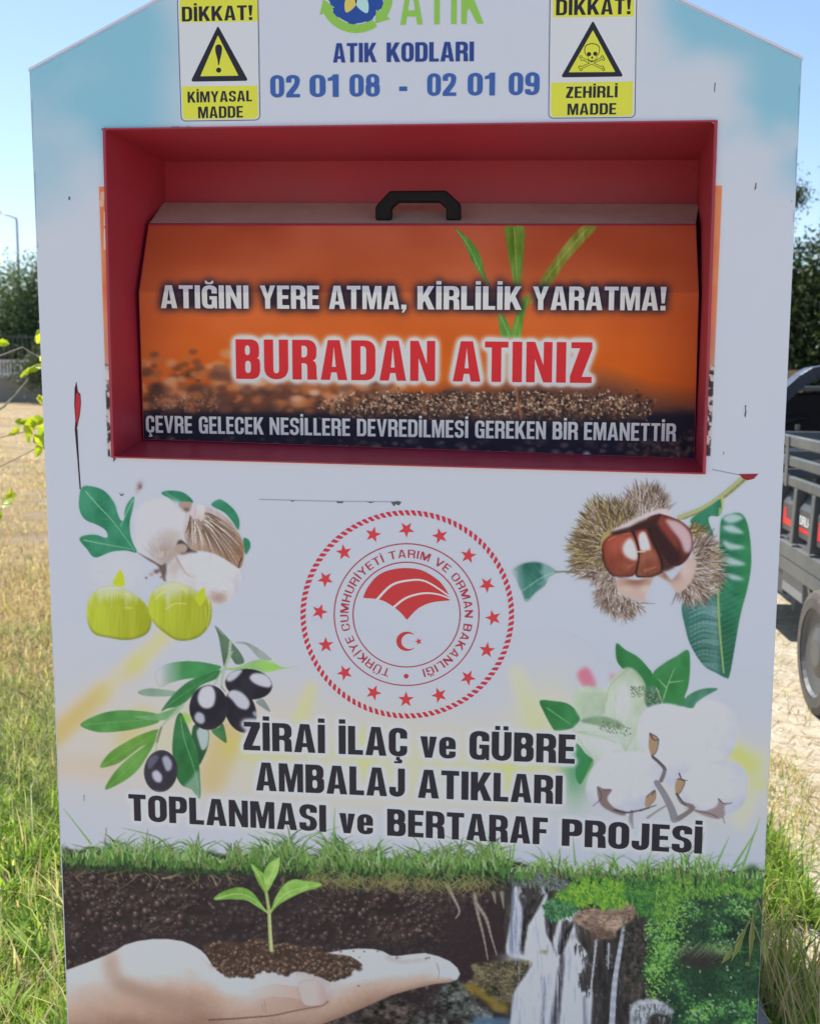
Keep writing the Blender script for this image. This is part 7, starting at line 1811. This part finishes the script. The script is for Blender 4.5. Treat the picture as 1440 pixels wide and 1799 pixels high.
# wheels
def wheel(x, y, r, wd, fat, name='wheel'):
    prof = [(-.5, .70), (-.5, .86), (-.44, .95), (-.30, 1.0), (.30, 1.0), (.44, .95), (.5, .86), (.5, .70)]
    m = MB(T0); n = 44; vs, fs = [], []
    for i in range(n):
        a = 2 * math.pi * i / n
        for a_, b_ in prof:
            rr_ = r * (b_ if b_ < .99 else b_ - (.022 if i % 2 else 0)); vs.append((x + a_ * wd, y + rr_ * math.cos(a), r + rr_ * math.sin(a)))
    k = len(prof)
    for i in range(n):
        for j in range(k - 1): fs.append((i * k + j, i * k + j + 1, ((i + 1) % n) * k + j + 1, ((i + 1) % n) * k + j))
    m.add(vs, fs); wh = m.build(name, M_rub, t_)
    m = MB(T0); sg = -1
    for s_, d0 in ((-1, .30), (1, .30)):
        ring = []
        for rr_, dx in ((.70, .47), (.66, .36), (.40, .30), (.22, .42), (.10, .42)): ring.append([(x + s_ * wd * dx, y + r * rr_ * math.cos(2 * math.pi * i / 28), r + r * rr_ * math.sin(2 * math.pi * i / 28)) for i in range(28)])
        vs = [v for q in ring for v in q]; fs = [(q * 28 + i, q * 28 + (i + 1) % 28, (q + 1) * 28 + (i + 1) % 28, (q + 1) * 28 + i) for q in range(4) for i in range(28)] + [tuple(range(4 * 28, 5 * 28))]
        m.add(vs, fs)
    m.build('rim', M_rim, wh)
wheel(XS - .045, 3.02, .275, .13, 1); wheel(XE - .0, 3.02, .275, .13, 1); wheel((XS + XE) / 2, 6.55, .27, .10, 1)
tb('axle', [(XS + .022, 2.99, .255, XE - .08, 3.05, .295)], M_bed2)
tb('footwell_shade_plate', [(XS + .02, 4.46, .30, XE, 5.45, .34)], M_bed2)  # floor plate added so the cab casts shade on the ground
# driver's place: seat, curved front hoop with screen, handlebar post
tb('seat', [(1.93, 4.62, .66, 2.56, 5.05, .99), (1.93, 4.56, .80, 2.56, 4.615, 1.30)], M_black, bevel=.03)
HX = (XS + XE) / 2
hoop = [(HX + a, z) for a, z in ((-.62, 1.0), (-.61, 1.18), (-.56, 1.26), (-.34, 1.47), (-.27, 1.515), (-.18, 1.53), (.18, 1.53), (.27, 1.515), (.34, 1.47), (.56, 1.26), (.61, 1.18), (.62, 1.0))]
m = MB(T0)
for i in range(len(hoop) - 1):
    (xa, za), (xb, zb_) = hoop[i], hoop[i + 1]
    ina = (HX + (xa - HX) * .88, 1.0 + (za - 1.0) * .86); inb = (HX + (xb - HX) * .88, 1.0 + (zb_ - 1.0) * .86)
    m.hexa([(xa, 4.95, za), (xb, 4.95, zb_), (xb, 5.12, zb_), (xa, 5.12, za), (ina[0], 4.97, ina[1]), (inb[0], 4.97, inb[1]), (inb[0], 5.10, inb[1]), (ina[0], 5.10, ina[1])])
m.build('front_hoop', M_blue, t_, bevel=.004)
m = MB(T0); m.hexa([(XS + .02, 4.96, .40), (XS + .09, 4.96, .40), (XS + .09, 5.10, .40), (XS + .02, 5.10, .40), (XS + .02, 4.96, .9995), (XS + .09, 4.96, .9995), (XS + .09, 5.10, .9995), (XS + .02, 5.10, .9995)]); m.build('hoop_leg', M_blue, t_); m = MB(T0); m.hexa([(XE - .05, 4.96, .40), (XE + .02, 4.96, .40), (XE + .02, 5.10, .40), (XE - .05, 5.10, .40), (XE - .05, 4.96, .9995), (XE + .02, 4.96, .9995), (XE + .02, 5.10, .9995), (XE - .05, 5.10, .9995)]); m.build('hoop_leg', M_blue, t_)
tb('dashboard', [(HX - .42, 5.50, 1.0, HX + .42, 5.58, 1.36)], M_black, bevel=.02)
fr_ = [(HX - .44, 5.47, 1.37, HX + .44, 5.59, 1.40), (HX - .46, 5.47, .98, HX - .425, 5.59, 1.3695), (HX + .425, 5.47, .98, HX + .46, 5.59, 1.3695)]
tb('screen_frame', fr_, M_bed)
tb('front_cowl', [(HX - .30, 5.60, .45, HX + .30, 6.0, 1.0)], M_blue, bevel=.06)
m = MB(T0); m.tube([(HX, 6.5, .28), (HX, 6.2, .8), (HX, 5.9, 1.14)], .03, 8); m.build('fork', M_bed2, t_)
m = MB(T0); m.tube([(HX - .42, 5.30, 1.16), (HX - .2, 5.45, 1.20), (HX, 5.62, 1.18), (HX + .2, 5.45, 1.20), (HX + .42, 5.30, 1.16)], .016, 8); m.build('handlebar', M_black, t_)
m = MB(T0); m.tube([(1.80, 4.60, .95), (1.80, 4.60, 1.16)], .006, 6); m.tube([(1.80, 4.60, 1.16), (1.80, 4.60, 1.19)], .014, 8); m.build('lever', M_rim, t_)
